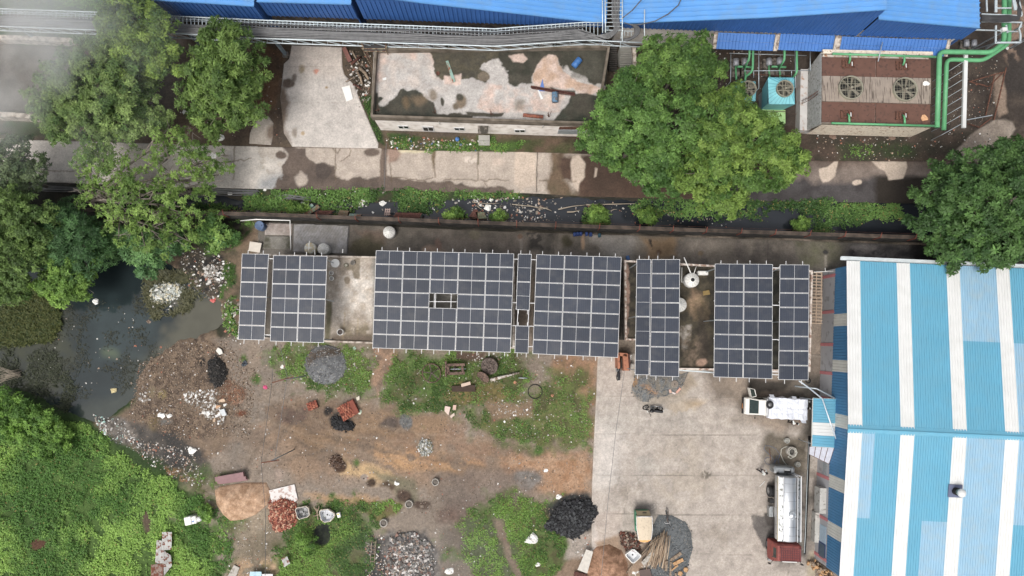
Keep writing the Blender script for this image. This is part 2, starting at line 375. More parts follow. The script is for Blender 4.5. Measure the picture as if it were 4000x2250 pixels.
P(ell(2055,1868,62,46),C(128,122,116),12,14,c2=C(104,98,92),cs=16);P(ell(1140,1620,60,40),C(110,90,78),14,16,c2=C(86,70,62),cs=14)
P([(1750,1960),(1980,1930),(1960,2060),(1840,2050),(1700,2030)],C(122,100,88),18,22,c2=C(98,80,70),cs=20)
P([(1690,1850),(2000,1830),(2100,1960),(1900,2060),(1750,2000)],C(118,104,94),30,30,op=.7)
P([(1740,2050),(1900,2040),(2000,2200),(1980,2300),(1700,2300),(1720,2150)],C(116,104,92),16,20)
P([(880,1980),(1080,1980),(1080,2300),(900,2300),(880,2100)],C(142,128,108),16,20,c2=C(122,110,90),cs=50)
P([(920,2180),(1080,2180),(1100,2300),(900,2300)],C(168,140,108),14,20,thr=.42)
P([(640,1880),(860,1880),(900,2000),(860,2010),(760,1960),(640,1930)],C(120,110,88),20,24,thr=.4)
P(ell(1333,1821,27,26),C(84,64,48),5,8,c2=C(62,46,36),cs=10);P(ell(1450,1886,20,18),C(78,62,48),5,6,c2=C(56,44,36),cs=8)
P(ell(1575,1935,28,22),C(92,74,62),6,8,c2=C(70,56,48),cs=8);P(ell(1500,1896,18,12),C(80,64,50),6,8);P(ell(1530,1904,16,14),C(84,68,54),6,6)
P(ell(1425,1866,16,14),C(150,136,124),3,3);P(ell(1650,1970,38,22),C(84,68,58),8,10,thr=.4,ns=14);P(ell(1090,1858,20,26),C(150,132,118),8,8)
P(ell(1520,1650,44,26),C(96,84,76),10,12,c2=C(76,66,60),cs=10);P(ell(1330,1640,50,38),C(46,44,44),8,12,c2=C(68,62,58),cs=10,thr=.35,ns=20);P(ell(1282,1602,18,14),C(48,44,42),5,8)
P(ell(1585,1650,27,30),C(112,112,110),4,7,c2=C(84,84,84),cs=6)
def gr(poly,g=.9,c=C(84,108,48),c2=C(84,84,50),**k):P(poly,c,30,44,c2=c2,cs=34,g=g*.85,ws=40,**k)
gr(O((690,872),(760,868),(930,872),(940,985),(900,1000),(860,992),(800,985),(730,958),(700,925)),1)
gr(O((945,878),(1320,885),(1340,960),(1320,1010),(1200,1030),(1180,1060),(1100,1035),(1000,1035),(965,1000),(940,940)),1)
gr(O((1180,1040),(1300,1000),(1480,930),(1492,1110),(1440,1130),(1320,1120),(1240,1108),(1190,1075)),.55,c=C(104,110,58),c2=C(88,92,48))
gr(O((1390,930),(1460,925),(1480,1000),(1440,1090),(1380,1100),(1360,1000)),.5,c=C(98,112,52),thr=.42)
gr(O((1240,1060),(1440,1060),(1480,1118),(1250,1105)),.8,thr=.45,ns=60)
P(O((1120,965),(1260,960),(1310,1000),(1200,1020),(1120,1000)),C(118,104,58),10,14,c2=C(88,84,46),cs=20,g=.5)
P(O((1210,1010),(1340,1010),(1340,1050),(1230,1060)),C(134,112,88),10,16,g=0);P(O((930,872),(1000,880),(985,920),(948,1000),(935,960),(950,910)),C(152,122,98),10,16,g=.1,c2=C(120,100,84),cs=20)
P(O((1150,880),(1220,884),(1210,910),(1150,905)),C(92,74,62),10,12,g=.1)
gr(O((700,1312),(760,1268),(850,1260),(930,1290),(950,1335),(948,1480),(690,1480),(690,1385)),1.2)
P(O((890,1252),(1010,1265),(1005,1300),(950,1310),(900,1282)),C(92,104,50),9,14,g=.8,c2=C(112,92,60))
gr(O((1245,1240),(1400,1255),(1450,1330),(1460,1480),(1200,1480),(1210,1340),(1160,1320)),.9)
P(O((1160,1310),(1260,1300),(1300,1380),(1310,1470),(1230,1470),(1170,1400)),C(84,92,62),16,20,g=.6);P(O((1240,1310),(1265,1310),(1290,1400),(1320,1450),(1300,1460),(1270,1400)),C(124,108,92),8,8,g=.0)
P(ell(1255,2085,40,48),C(34,36,36),8,12,g=0,c2=C(46,52,40),cs=10)
gr([(1720,2130),(1780,2130),(1790,2190),(1730,2190)],.6);gr([(1540,2230),(1640,2210),(1640,2290),(1540,2290)],.3,thr=.4)
P([(1520,2080),(1660,2060),(1720,2160),(1720,2300),(1460,2300),(1440,2130)],C(82,78,76),12,18,c2=C(118,112,106),cs=12)
P([(1440,2090),(1500,2090),(1520,2300),(1420,2300)],C(54,52,52),14,16,c2=C(74,70,66),cs=14)
P(ell(2240,2010,95,85),C(40,40,42),10,18,g=.05,c2=C(58,60,58),cs=10)
P([(2215,2085),(2310,2080),(2320,2200),(2260,2210),(2210,2180)],C(160,148,136),8,10,g=0)
P(O((1440,1400),(1500,1400),(1500,1480),(1380,1480),(1400,1440)),C(134,112,92),10,10,g=.05)
P(O((-60,985),(40,1010),(120,1040),(225,1060),(262,1105),(340,1165),(430,1205),(500,1250),(545,1300),(590,1350),(575,1480),(-60,1480)),grassc,14,20,c2=C(58,84,32),cs=90,g=1.3)
P([(580,1270*1.5528),(900,2000),(920,2300),(820,2300),(840,2080)],grassc,20,24,c2=dirt,cs=40,g=.5,thr=.4)
P([(490,1990),(700,2060),(800,2200),(650,2250),(600,2150)],C(84,110,40),20,30,op=.5,g=1.2)
P(ell(150,2128,34,22),C(84,58,42),6,8,g=0);P(ell(575,2035,17,50),C(86,72,58),5,6,g=0)
gr([(700,1840),(880,1850),(860,1960),(760,1930)],.35,thr=.45);gr(O((560,1270),(600,1300),(600,1360),(560,1330)),.4,thr=.4)
for e in[(1300,1940,12),(1390,1930,12),(1000,1480,20),(1390,1810,12),(950,1400,14),(2110,1760,20),(2290,1640,14),(1870,2060,14)]:P(ell(*e),grassc,8,8,g=.4,thr=.35)
for l in[[(1030,1620),(1200,1740),(1300,1770),(1400,1830)],[(1010,1720),(1120,1790),(1300,1750),(1330,1700)],[(1300,1700),(1500,1760),(1560,1830)],[(1060,1580),(1240,1700),(1480,1760),(1700,1800),(2000,1840)],[(980,1900),(1060,1760),(1180,1600)],[(930,1880),(1010,1740),(1130,1590)]]:Lg(l,8,C(100,88,76),.6,8,50,6)
for l in[[(1040,1640),(1240,1728),(1480,1790),(1800,1830)],[(1000,1960),(990,2100),(1000,2250)],[(1700,1760),(2000,1800),(2300,1790)],[(1100,1560),(1300,1690),(1600,1730),(1900,1720)],[(1380,1660),(1700,1700),(2100,1740)]]:Lg(l,7,C(156,136,114),.4,10,50,6)
GP.g=np.clip(GP.g,0,1.4)
big=(fbm(GP.u/140,GP.v/140,4,4)-.5)[:,None];sm=(fbm(GP.u/9,GP.v/9,8,4)-.5)[:,None]
GP.col=GP.col*(1+.5*big+.45*sm)
inner=(np.abs(GP.X)<53)&(GP.Y>-24.5)&(GP.Y<37.5)
GP.h+=-.03+.03*(fbm(GP.X*1.3,GP.Y*1.3,2)-.5)
GP.dep(POND,-.55,22,12,ws=50);GP.dep(CANAL,-.75,14,8,ws=40)
GP.h=np.where(inner,GP.h,-.03)
gridn=GX.shape;a=(np.arange(gridn[0]-1)[:,None]*gridn[1]+np.arange(gridn[1]-1)[None,:]).ravel()
GROUND=npmesh('ground',np.stack([GP.X,GP.Y,GP.h],1),np.stack([a,a+1,a+gridn[1]+1,a+gridn[1]],1),attrmat('painted_soil',.95,((5,.18),(22,.22)),.03),GP.col,None,True)
GROUND['kind']='structure'
GG=GP.g.reshape(gridn);GH=GP.h.reshape(gridn);GC=GP.col.reshape(gridn+(3,))
def gidx(x,y):return np.clip(np.searchsorted(ys,y),0,len(ys)-1),np.clip(np.searchsorted(xs,x),0,len(xs)-1)
def gz(x,y):j,i=gidx(x,y);return GH[j,i]
def gzf(x,y):return float(gz(np.array([x]),np.array([y]))[0])
# water
def water(name,poly,z,rgb,rough):
 m=mat(name+'_surface',rgb,rough,0,.25,.35,spec=.5,bump=.004,bscale=3)
 b=MB().m(m);W=Gs(poly,z);from mathutils.geometry import tessellate_polygon
 tri=tessellate_polygon([[Vector((x,y,z)) for x,y in W]]);b.add([(x,y,z) for x,y in W],tri)
 o=b.build(name);o['kind']='structure'
 if o.data.polygons[0].normal.z<0:o.data.flip_normals()
 return o
def pond_ops(s):
 s.p([(640,1120),(900,1160),(900,1330),(700,1380),(600,1460),(560,1440),(620,1330),(700,1260)],C(86,84,70),30,30,op=.85)
 s.p([(480,1400),(620,1380),(600,1650),(300,1700),(300,1600),(480,1540)],C(60,66,60),26,24,op=.7)
 s.p([(330,1200),(560,1180),(600,1300),(500,1420),(340,1400)],C(52,66,68),40,40,op=.6);s.p(ell(430,1380,30,18),C(80,92,70),14,8,op=.8)
 s.p([(-200,1150),(250,1180),(300,1400),(200,1560),(-200,1560)],C(54,58,50),40,40,c2=C(64,66,48),cs=40,op=.8)
 s.col*=(1+.3*(fbm(s.u/60,s.v/60,19,4)-.5))[:,None]
sheet('pond_water',[(-200,1040),(200,950),(640,960),(800,1090),(930,1190),(900,1300),(700,1360),(600,1440),(580,1560),(500,1640),(300,1680),(-200,1580)],-.17,C(36,46,48),pond_ops,.15,m=attrmat('pond_surface',.08,((.8,.06),),.004,.3),edge=0)
water('canal_water',[(330,740),(1500,745),(3800,760),(3860,945),(3000,912),(2000,880),(1000,842),(400,830)],-.2,C(42,46,52),.08)
# road
con=C(176,162,148);conb=C(160,152,144);wet=C(104,90,80);wetd=C(84,68,58);blk=C(62,56,52);pale=C(192,174,156)
def road_ops(s):
 P=s.p
 P([(-300,500),(1130,550),(1130,760),(-300,740)],C(196,188,178),20,14,c2=C(176,168,160),cs=90)  # left end painted lighter to offset the shade of the smoke
 P([(980,560),(1160,560),(1150,640),(1080,700),(1000,660)],C(178,168,156),6,14,thr=.45,ns=50);P([(1030,690),(1200,670),(1200,740),(1000,740)],C(150,150,150),16,16)
 P([(1105,565),(1190,570),(1200,610),(1240,640),(1300,650),(1310,690),(1360,705),(1520,690),(1540,720),(1800,725),(2010,740),(2010,760),(1050,760),(1075,730),(1110,660),(1120,600)],wet,4,14,ws=40,c2=C(92,80,72),cs=40)
 P(ell(1170,690,26,26),con,5,14,thr=.4);P(ell(1260,665,34,30),C(80,70,64),4,10);P(ell(1094,605,22,16),C(98,84,74),3,8);P(ell(1455,595,30,18),wet,4,6)
 P([(1485,560),(1512,560),(1512,750),(1485,750)],C(112,96,84),3,5);P([(1512,565),(1580,570),(1545,630),(1512,640)],C(150,124,108),6,8)
 P([(1690,560),(1700,560),(1700,600),(1692,670),(1686,610)],C(118,102,78),3,5)
 P([(1480,690),(1600,700),(1680,715),(1760,710),(1900,745),(1940,730),(2000,742),(2000,775),(1480,760)],wet,3,8,ws=30)
 P([(2150,590),(2200,590),(2210,700),(2240,740),(2500,760),(2500,800),(2150,800),(2140,700)],C(112,92,72),10,14,c2=C(96,84,64),cs=40)
 P([(2180,600),(4300,600),(4300,900),(2240,900),(2250,720),(2200,700)],C(86,66,54),10,14,c2=C(74,58,48),cs=80)
 P([(3050,640),(4300,640),(4300,830),(3050,810)],C(132,118,108),26,16,c2=C(110,98,90),cs=60);P([(2800,715),(3420,700),(3600,690),(3600,860),(2700,860)],C(64,60,60),14,16,c2=C(78,74,74),cs=40)
 P([(3420,690),(3640,690),(3640,860),(3430,830)],C(48,42,36),12,10)
 P([(2010,590),(2095,595),(2100,650),(2096,730),(2040,745),(2010,720)],pale,3,6);P([(2100,598),(2150,600),(2145,640),(2140,700),(2100,690)],con,8,8)
 P([(2235,608),(2265,605),(2288,640),(2284,690),(2262,715),(2258,748),(2245,735),(2230,690),(2226,640)],pale,3,5);P([(2325,655),(2334,660),(2330,692),(2322,695)],pale,2,3)
 P([(2040,735),(2095,725),(2096,750),(2050,752)],con,2,4)
 P([(3203,665),(3235,650),(3258,632),(3272,630),(3262,690),(3240,712),(3218,715),(3205,690)],pale,2,5)
 P([(3402,628),(3540,628),(3545,650),(3530,695),(3470,705),(3455,670),(3420,645)],pale,2,4);P(ell(3352,714,19,11),pale,2,6);P([(3668,632),(3685,640),(3682,662),(3668,655)],pale,2,3)
 P([(1560,585),(1680,590),(1680,600),(1570,600)],C(196,184,150),4,8,thr=.4,ns=20);P(ell(1840,625,26,14),C(206,192,178),4,10,thr=.45,ns=20);P(ell(1945,640,26,18),C(196,176,160),8,10,op=.6)
 dk=C(104,88,70)
 for l in[[(1312,577),(1310,710)],[(1298,575),(1318,600),(1330,580)],[(1368,577),(1366,610),(1333,630)],[(1525,640),(1530,708)],[(1540,694),(1600,698),(1650,704),(1690,694)],[(1735,705),(1780,698),(1870,705),(1950,700),(1990,705)],[(1868,595),(1866,700)],[(1890,705),(1905,735)],[(300,575),(300,640),(310,690)],[(160,665),(230,672),(300,665)],[(915,570),(910,700)],[(860,608),(890,610)],[(840,640),(980,620)],[(2105,705),(2250,708)],[(1735,705),(1760,718)]]:s.line(l,4,dk,.8,4,20,1.6)
 s.line([(1697,596),(1695,640),(1698,690)],6,dk,.8,3,20,2);s.line([(1868,595),(1868,640)],6,C(92,84,58),.9,2,20,2);s.line([(2099,595),(2096,750)],4,C(70,60,50),.9,1,20,1.5)
 s.line([(1502,560),(1502,740)],3,C(80,72,68),.9,0,20,1.4);s.line([(1366,708),(1500,708)],3,dk,.4,5);s.line([(1700,745),(1500,720)],3,C(120,104,90),.5,5)
 n=fbm(s.u/50,s.v/50,6,5)-.5;s.col*=(1+.35*n)[:,None]
ROADP=[(-330,520),(120,546),(700,563),(1100,574),(1480,578),(1560,585),(2100,594),(3000,625),(3680,630),(4300,640),(4300,830),(3600,795),(3000,785),(2300,768),(2100,756),(1560,746),(1010,738),(700,732),(140,710),(-330,690)]
sheet('road',ROADP,.03,con,road_ops,.09)
def drive_ops(s):
 P=s.p
 P([(1130,170),(1350,170),(1350,300),(1100,300)],C(190,176,164),20,14,op=.6)
 P(ell(1124,325,24,20),C(104,90,78),3,8);P([(1085,350),(1110,340),(1125,400),(1110,500),(1140,575),(1085,575)],C(120,104,90),10,14);P(ell(1152,305,9,16),C(124,112,104),3,6)
 P(ell(1182,268,10,16),C(150,134,108),5,5);P(ell(1234,276,14,12),C(196,134,112),5,8,thr=.45,ns=10);P(ell(1276,343,6,5),C(150,126,90),2,2);P(ell(1150,520,12,20),C(150,138,126),5,8);P(ell(1182,520,8,8),C(170,148,116),2,3)
 for i in range(9):s.line([(1240+i*14,300),(1260+i*13,380),(1300+i*12,450),(1330+i*9,500)],3,C(150,142,136),.35,4)
 for i in range(7):s.line([(1130+i*22,180),(1135+i*22,420)],3,C(158,150,142),.25,5)
 s.line([(1120,260),(1340,262)],2,C(150,140,132),.5,1);s.line([(1100,400),(1450,405)],2,C(150,140,132),.4,1)
 s.col*=(1+.3*(fbm(s.u/60,s.v/30,16,5)-.5))[:,None]
sheet('driveway',[(1139,175),(1335,183),(1337,262),(1345,290),(1382,330),(1405,390),(1448,490),(1478,560),(1476,580),(1140,572),(1108,520),(1094,380),(1108,250),(1128,230)],.05,C(192,184,176),drive_ops,.09)
sheet('path',[(972,560),(975,520),(992,480),(1020,455),(1048,452),(1068,480),(1066,530),(1058,566)],.045,C(166,156,144),lambda s:s.p(ell(1060,520,20,30),C(120,104,90),8,10),.09)
# back lane (between boundary wall and the roofs) and yard
def lane_ops(s):
 P=s.p
 P([(1360,880),(2230,880),(2230,1090),(1360,1090)],C(96,90,82),8,10,c2=C(122,112,102),cs=70);P([(1380,900),(1500,900),(1500,960),(1440,940)],C(110,94,82),8,12);P(ell(1430,970,60,40),C(84,78,60),14,16)
 P(ell(1855,917,21,20),C(112,104,88),3,3);P(ell(1690,975,40,18),C(150,128,110),8,14);P(ell(1712,950,14,20),C(128,104,92),5,8)
 P([(2050,895),(2170,895),(2160,980),(2060,990)],C(66,62,58),14,14,thr=.4);P([(2165,905),(2600,915),(2600,1010),(2500,1050),(2165,1000)],C(134,124,112),16,18,c2=C(112,104,94),cs=50)
 P([(2290,920),(2480,920),(2480,1000),(2380,1010)],C(152,146,138),16,18);P([(2500,920),(2650,920),(2640,1010),(2520,1010)],C(136,112,84),16,18);P(ell(2215,940,24,20),C(84,78,60),8,10);P(ell(2278,945,6,30),C(182,150,118),4,5)
 P([(2640,930),(3100,940),(3100,1080),(2640,1060)],C(108,100,92),14,18,c2=C(132,122,110),cs=50);P(ell(3190,993,18,22),C(160,148,128),8,8);P([(3100,930),(3280,940),(3300,1020),(3130,1040)],C(112,106,92),14,14,c2=C(98,96,76),cs=30)
 P([(3310,950),(3700,960),(3700,1120),(3300,1060)],C(66,64,66),18,16,c2=C(104,100,98),cs=24);P([(3560,920),(3800,930),(3800,1100),(3560,1050)],C(48,46,46),20,10)
 P([(3320,960),(3460,965),(3450,1000),(3340,995)],C(128,122,118),10,16,thr=.45,ns=20)
 s.line([(2034,930),(2036,985)],9,C(140,130,120),.9,1);P(ell(2031,923,9,10),C(120,96,80),2,3);P(ell(2575,985,11,9),C(108,84,64),2,2);s.line([(2572,990),(2570,1015)],7,C(132,122,110),.9,1)
 P(ell(2738,990,11,10),C(112,96,76),2,2);s.line([(2735,1000),(2728,1035)],8,C(120,110,96),.9,1);P(ell(3225,986,11,9),C(62,60,60),2,2);s.line([(3225,1000),(3226,1040)],9,C(150,142,130),.9,1)
 P([(2533,932),(2545,935),(2552,970),(2540,962)],C(56,50,46),2,5,thr=.4,ns=10)
 s.line([(1450,905),(1450,960)],2,C(60,56,52),.6,1);s.line([(2160,905),(2162,1010)],3,C(74,68,62),.6,3);s.line([(3000,940),(3000,1060)],3,C(74,70,64),.5,3)
 s.col*=(1+.6*(fbm(s.u/36,s.v/36,12,5)-.5))[:,None]
sheet('back_lane',[(1005,866),(1360,876),(2000,905),(3000,935),(3560,955),(4300,985),(4300,1200),(3200,1130),(2400,1090),(1360,1060),(1010,1010)],.03,C(104,98,90),lane_ops,.1)
def yard_ops(s):
 P=s.p
 P([(2700,1390),(3240,1400),(3240,1620),(3050,1700),(2800,1560)],C(148,132,116),22,22,c2=C(122,110,98),cs=60);P([(2915,1470),(3100,1480),(3080,1530),(2960,1540),(2920,1520)],C(70,64,58),14,14)
 P([(3080,1480),(3260,1470),(3260,1700),(3120,1720),(3160,1600),(3060,1560)],C(112,104,94),18,16);P([(2990,1700),(3170,1690),(3160,1850),(3050,1880),(3010,1850),(2980,1760)],C(116,106,92),20,26,c2=C(92,84,72),cs=30)
 P([(3030,1860),(3170,1850),(3170,2200),(3060,2200),(3000,2080),(3020,1960)],C(128,120,112),30,30,c2=C(92,86,80),cs=30)
 P([(2935,2015),(3040,2010),(3060,2100),(3040,2160),(2998,2150),(2970,2110),(2945,2060)],C(104,98,94),2,6,ws=30);P([(2990,2010),(3060,2000),(3050,2060),(3000,2050)],C(84,78,74),2,8)
 P([(2560,1760),(2700,1700),(2800,1900),(2650,1980),(2560,1900)],C(170,158,144),24,26,thr=.42,ns=60);P([(2600,1540),(2760,1560),(2700,1620),(2600,1620)],C(168,146,116),16,16,thr=.45)
 P(ell(2754,1850,22,18),C(112,104,92),4,12,thr=.45,ns=10);P([(2480,1960),(2560,1960),(2560,2000),(2480,1995)],C(132,124,116),10,10);P([(2315,2060),(2420,2000),(2420,2120),(2320,2140)],C(190,178,168),8,10)
 P([(2320,2000),(2430,1998),(2430,2030),(2400,2110),(2340,2120)],C(178,164,152),5,8);P([(2330,2120),(2440,2090),(2500,2130),(2520,2260),(2320,2260)],C(150,126,104),8,10);P([(2410,2080),(2560,2090),(2560,2200),(2440,2180)],C(134,116,100),10,10)
 P([(2470,1440),(2700,1450),(2720,1500),(2660,1560),(2520,1590),(2465,1540)],C(150,136,118),10,14)
 P([(3165,2150),(3260,2150),(3290,2300),(3150,2300)],C(166,154,132),10,10);P([(2334,1396),(2480,1400),(2480,1600),(2330,1600)],C(184,170,158),20,16,op=.6)
 P([(2322,1640),(2440,1640),(2420,1900),(2312,1900)],C(192,184,176),30,20,op=.8);P([(2330,1545),(2700,1550),(2740,1690),(2325,1690)],C(176,168,158),30,20,op=.5)
 P([(2460,1730),(2560,1740),(2560,1860),(2480,1850)],C(168,160,150),20,22,thr=.45)
 for(x,y,a_) in((2700,1700,.1),(2850,1800,-.05),(2600,1500,.2),(2450,1900,0),(2800,2080,.05),(2900,1640,-.1)):
  s.p(ell(x,y,70,30,rot=a_),C(150,138,124),22,30,op=.55,thr=.45,ns=30)
 for l in[[(2340,1620),(2600,1650),(2950,1600)],[(2340,1650),(2600,1682),(2960,1630)],[(2500,1400),(2480,1800),(2560,2200)],[(2545,1400),(2526,1800),(2606,2200)],[(2850,2240),(2900,2000),(3030,1800)],[(2900,2240),(2950,2010),(3060,1840)]]:s.line(l,9,C(150,140,130),.3,10,90,6)
 for l in[[(2620,1700),(2660,1780),(2650,1855)],[(2860,1556),(2900,1620),(2890,1698)],[(2420,1860),(2450,1930),(2440,2004)],[(2780,2014),(2800,2100),(2770,2165)]]:s.line(l,1.2,C(112,104,96),.7,5,20,1)
 for l in[[(2324,1545),(2480,1548),(3200,1556)],[(2322,1697),(2990,1702)],[(2312,1855),(3060,1860)],[(2311,2004),(2560,2010),(2960,2014)],[(2690,2165),(3000,2166),(3150,2164)],[(3082,2200),(3075,2260)],[(2560,2010),(2690,2012)]]:s.line(l,2.5,C(118,110,100),.75,1.2,60,1)
 for(x,y) in[(2560,1975),(2572,1968),(2590,1960),(2500,1880),(2520,1870),(2490,1890),(2580,1980),(2840,1900),(2850,1880),(2550,1985)]:
  s.line(ell(x,y,6,6,10),1.4,C(206,198,190),.6,0,20,1)
 s.col*=(1+.32*(fbm(s.u/70,s.v/70,22,5)-.5)+.3*(fbm(s.u/14,s.v/14,25,4)-.5))[:,None]
sheet('yard_pavement',[(2336,1380),(3235,1385),(3205,1700),(3186,2260),(3160,2420),(2308,2420),(2311,2124),(2312,1916),(2322,1680),(2329,1545)],.07,C(172,161,150),yard_ops,.1)
# BUILDINGS
V3=Vector
def lerp(a,b,t):return tuple(a[i]*(1-t)+b[i]*t for i in range(len(a)))
def ribbed(mb,A,B,Cc,D,pitch,h,top=.3,mts=None,phase=0,n=None):
 A,B,Cc,D=map(V3,(A,B,Cc,D));nrm=(B-A).cross(D-A).normalized()
 if nrm.z<-.01:nrm=-nrm
 L=(B-A).length;k=n or max(1,round(L/pitch));prof=[]
 for i in range(k):
  a=i/k;w=1/k;prof+=[(a,0),(a+w*(1-top)*.86,0),(a+w*(1-top),h),(a+w*.94,h)]
 prof.append((1,0));vs=[]
 for t,o in prof:
  vs.append(A.lerp(B,t)+nrm*o);vs.append(D.lerp(Cc,t)+nrm*o)
 mb.add(vs,[(2*i,2*i+2,2*i+3,2*i+1) for i in range(len(prof)-1)])
 return mb
m_white=mat('white_sheet',C(216,217,215),.55,0,.04,.6,rgb2=C(206,207,204),thr=.62,edge=.2)
m_blue=mat('blue_sheet',C(86,166,196),.5,0,.05,.5,rgb2=C(94,164,190),thr=.6,edge=.2)
m_blue2=mat('pale_blue_sheet',C(138,182,208),.5,0,.06,.7,rgb2=C(150,180,196),thr=.6,edge=.16)
m_wblue=mat('blue_cladding',C(58,128,176),.55,0,.08,1.5)
m_wwhite=mat('white_cladding',C(208,208,200),.5,0,.08,1.5)
m_gwall=mat('grey_render',C(172,172,176),.9,0,.1,.8,rgb2=C(150,150,150),thr=.62,bump=.01)
m_pink=mat('pink_column_paint',C(200,120,124),.85,0,.1)
m_galv=mat('galvanised_steel',C(176,186,192),.45,.5,.12,4)
m_frame=mat('white_aluminium',C(226,226,226),.45,.2,.04)
m_rust=mat('rusty_steel',C(112,72,54),.9,.1,.3,5,rgb2=C(74,48,40),thr=.55)
m_dark=mat('dark_void',C(24,24,26),.95,0,.1)
m_black=mat('black_rubber',C(34,34,36),.8,0,.15)
m_glassd=mat('dark_window_glass',C(40,46,52),.12,0,.1)
m_concd=mat('stained_concrete',C(120,112,104),.95,0,.2,1.5,rgb2=C(70,66,58),thr=.5,bump=.015)
m_parapet=mat('weathered_parapet',C(196,184,170),.95,0,.15,1.5,rgb2=C(120,104,90),thr=.55,bump=.01,edge=.1)
m_wallw=mat('white_plaster',C(244,236,228),.9,0,.08,.7,rgb2=C(196,182,168),thr=.6,edge=.15)
# striped warehouse
NW=V3(G3(3307,1018,5.0));RW=V3(G3(3313,1674,6.8));SWp=V3(G3(3278.5,2250,5.35));RE=V3(G3(4000,1705,6.8))
e=(RE-RW);e.z=0;e.normalize()
NE_=V3(G3(4000,1043,5.0));LEN=34
sdir=(SWp-RW);SW=RW+sdir*1.015
wh=thing('striped_warehouse','large gabled warehouse with wide sky blue and white striped metal roof','warehouse',(RW.x+6,RW.y,0))
mb=MB()
bounds=[0,1.14]
while bounds[-1]<LEN:bounds+=[bounds[-1]+3.1,bounds[-1]+4.24]
bounds=[b for b in bounds if b<LEN]
light={(0,2):[1],(1,3):[1],(2,0):[.333],(2,2):[1],(2,3):[1],(3,1):[-.667],(3,2):[1]}
def rowquad(r,t0,t1):
 a=[(NW,RW,0,.46),(NW,RW,.46,1),(RW,SW,0,.59),(RW,SW,.59,1)][r]
 p=a[0].lerp(a[1],a[2]);q=a[0].lerp(a[1],a[3])
 lift=.012 if r in(1,2) else 0
 up=V3((0,0,lift));ov=(q-p).normalized()*.06
 return p+e*t0+up,p+e*t1+up,q+e*t1+up+ov*(r in(0,1)),q+e*t0+up+ov*(r in(0,1))
for r in range(4):
 for i in range(len(bounds)-1):
  t0,t1=bounds[i],bounds[i+1]
  if i%2==0:mb.m(m_white);ribbed(mb,*rowquad(r,t0,t1),.21,.05,.2)
  else:
   k=i//2;lt=light.get((r,k),None);c=3
   segs=[(t0+(t1-t0)*j/3,t0+(t1-t0)*(j+1)/3) for j in range(3)]
   for j,(a,b) in enumerate(segs):
    isl=lt and(lt[0]==1 or(lt[0]>0 and j==0) or(lt[0]<0 and j>0))
    if k>3:isl=(k*7+r*5+j)%5==0
    mb.m(m_blue2 if isl else m_blue);ribbed(mb,*rowquad(r,a,b),.21,.06,.2)
mb.build('roof',wh)
mb=MB().m(m_blue);up=V3((0,0,.07));nd=(NW-RW).normalized();sd_=(SW-RW).normalized()
for j in range(12):
 a=RW+e*(j*2.9-.05);b=RW+e*(j*2.9+2.88)
 mb.loft([[a+nd*.34+up*.5,a+nd*.1+up*1.3,a+up*2.3,a+sd_*.1+up*1.3,a+sd_*.34+up*.5,a+up*.2],[b+nd*.34+up*.5,b+nd*.1+up*1.3,b+up*2.3,b+sd_*.1+up*1.3,b+sd_*.34+up*.5,b+up*.2]])
mb.build('ridge_cap',wh)
gd=V3((NW-RW).normalized());gd.z=0;gd.normalize()
mb=MB().m(mat('gutter_metal',C(206,214,216),.5,.3,.1));a=NW+gd*.28+e*-.45+V3((0,0,-.02));b=a+e*LEN
mb.loft([[a,a+gd*.09,a+gd*.09-V3((0,0,.22)),a-gd*.22-V3((0,0,.22)),a-gd*.22-V3((0,0,.18)),a-V3((0,0,.18))],[b,b+gd*.09,b+gd*.09-V3((0,0,.22)),b-gd*.22-V3((0,0,.22)),b-gd*.22-V3((0,0,.18)),b-V3((0,0,.18))]])
mb.build('gutter',wh)
ins=.28
def wp(t,z):
 d=(SW-NW);d.z=0;L=d.length;p=NW+d*(t/L)+e*ins;p.z=z;return p
WL=V3((SW.x-NW.x,SW.y-NW.y,0)).length;TR=V3((RW.x-NW.x,RW.y-NW.y,0)).length
def rz(t):return(5.0+(6.8-5.0)*t/TR if t<TR else 6.8-(6.8-SW.z)*(t-TR)/(WL-TR))-.04
mb=MB().m(m_gwall);nb=e*.2
mb.loft([[wp(.4,0),wp(WL,0),wp(WL,0)+nb,wp(.4,0)+nb],[wp(.4,2.55),wp(WL,2.55),wp(WL,2.55)+nb,wp(.4,2.55)+nb]])
b2=wp(.4,0);b3=b2+e*(LEN-1)
mb.loft([[b2,b3,b3-gd*.2,b2-gd*.2],[b2+V3((0,0,4.9)),b3+V3((0,0,4.9)),b3-gd*.2+V3((0,0,4.9)),b2-gd*.2+V3((0,0,4.9))]])
mb.build('wall',wh)
def tw(v):
 lo,hi=0,WL
 for _ in range(40):
  md=(lo+hi)/2;p=wp(md,2.4);_,vv=PX(p.x,p.y,p.z)
  if vv<v:lo=md
  else:hi=md
 return lo
for v in(1074,1217,1346,1459,1560,1870,2032,2190):
 t=tw(v);MB().m(m_pink).box(wp(t,1.27)-e*.012,(.05,.28,2.53),rz=math.atan2(e.y,e.x)).build('pink_column',wh)
mb=MB();t=.4;segs=[]
stripes=[(tw(1228),tw(1275)),(tw(1405),tw(1450)),(tw(1610),tw(1660)),(tw(1850),tw(1900)),(tw(2030),tw(2085))]
cuts=[.4]+[x for s in stripes for x in s]+[WL]
cl=[]
for i in range(len(cuts)-1):
 pcs=[cuts[i]];
 if cuts[i]<TR<cuts[i+1]:pcs.append(TR)
 pcs.append(cuts[i+1])
 for a,b in zip(pcs[:-1],pcs[1:]):
  mb.m(m_wwhite if i%2 else m_wblue);o=-e*.05
  ribbed(mb,wp(b,2.5)+o,wp(a,2.5)+o,wp(a,rz(a))+o,wp(b,rz(b))+o,.24,.03)
mb.build('cladding',wh)
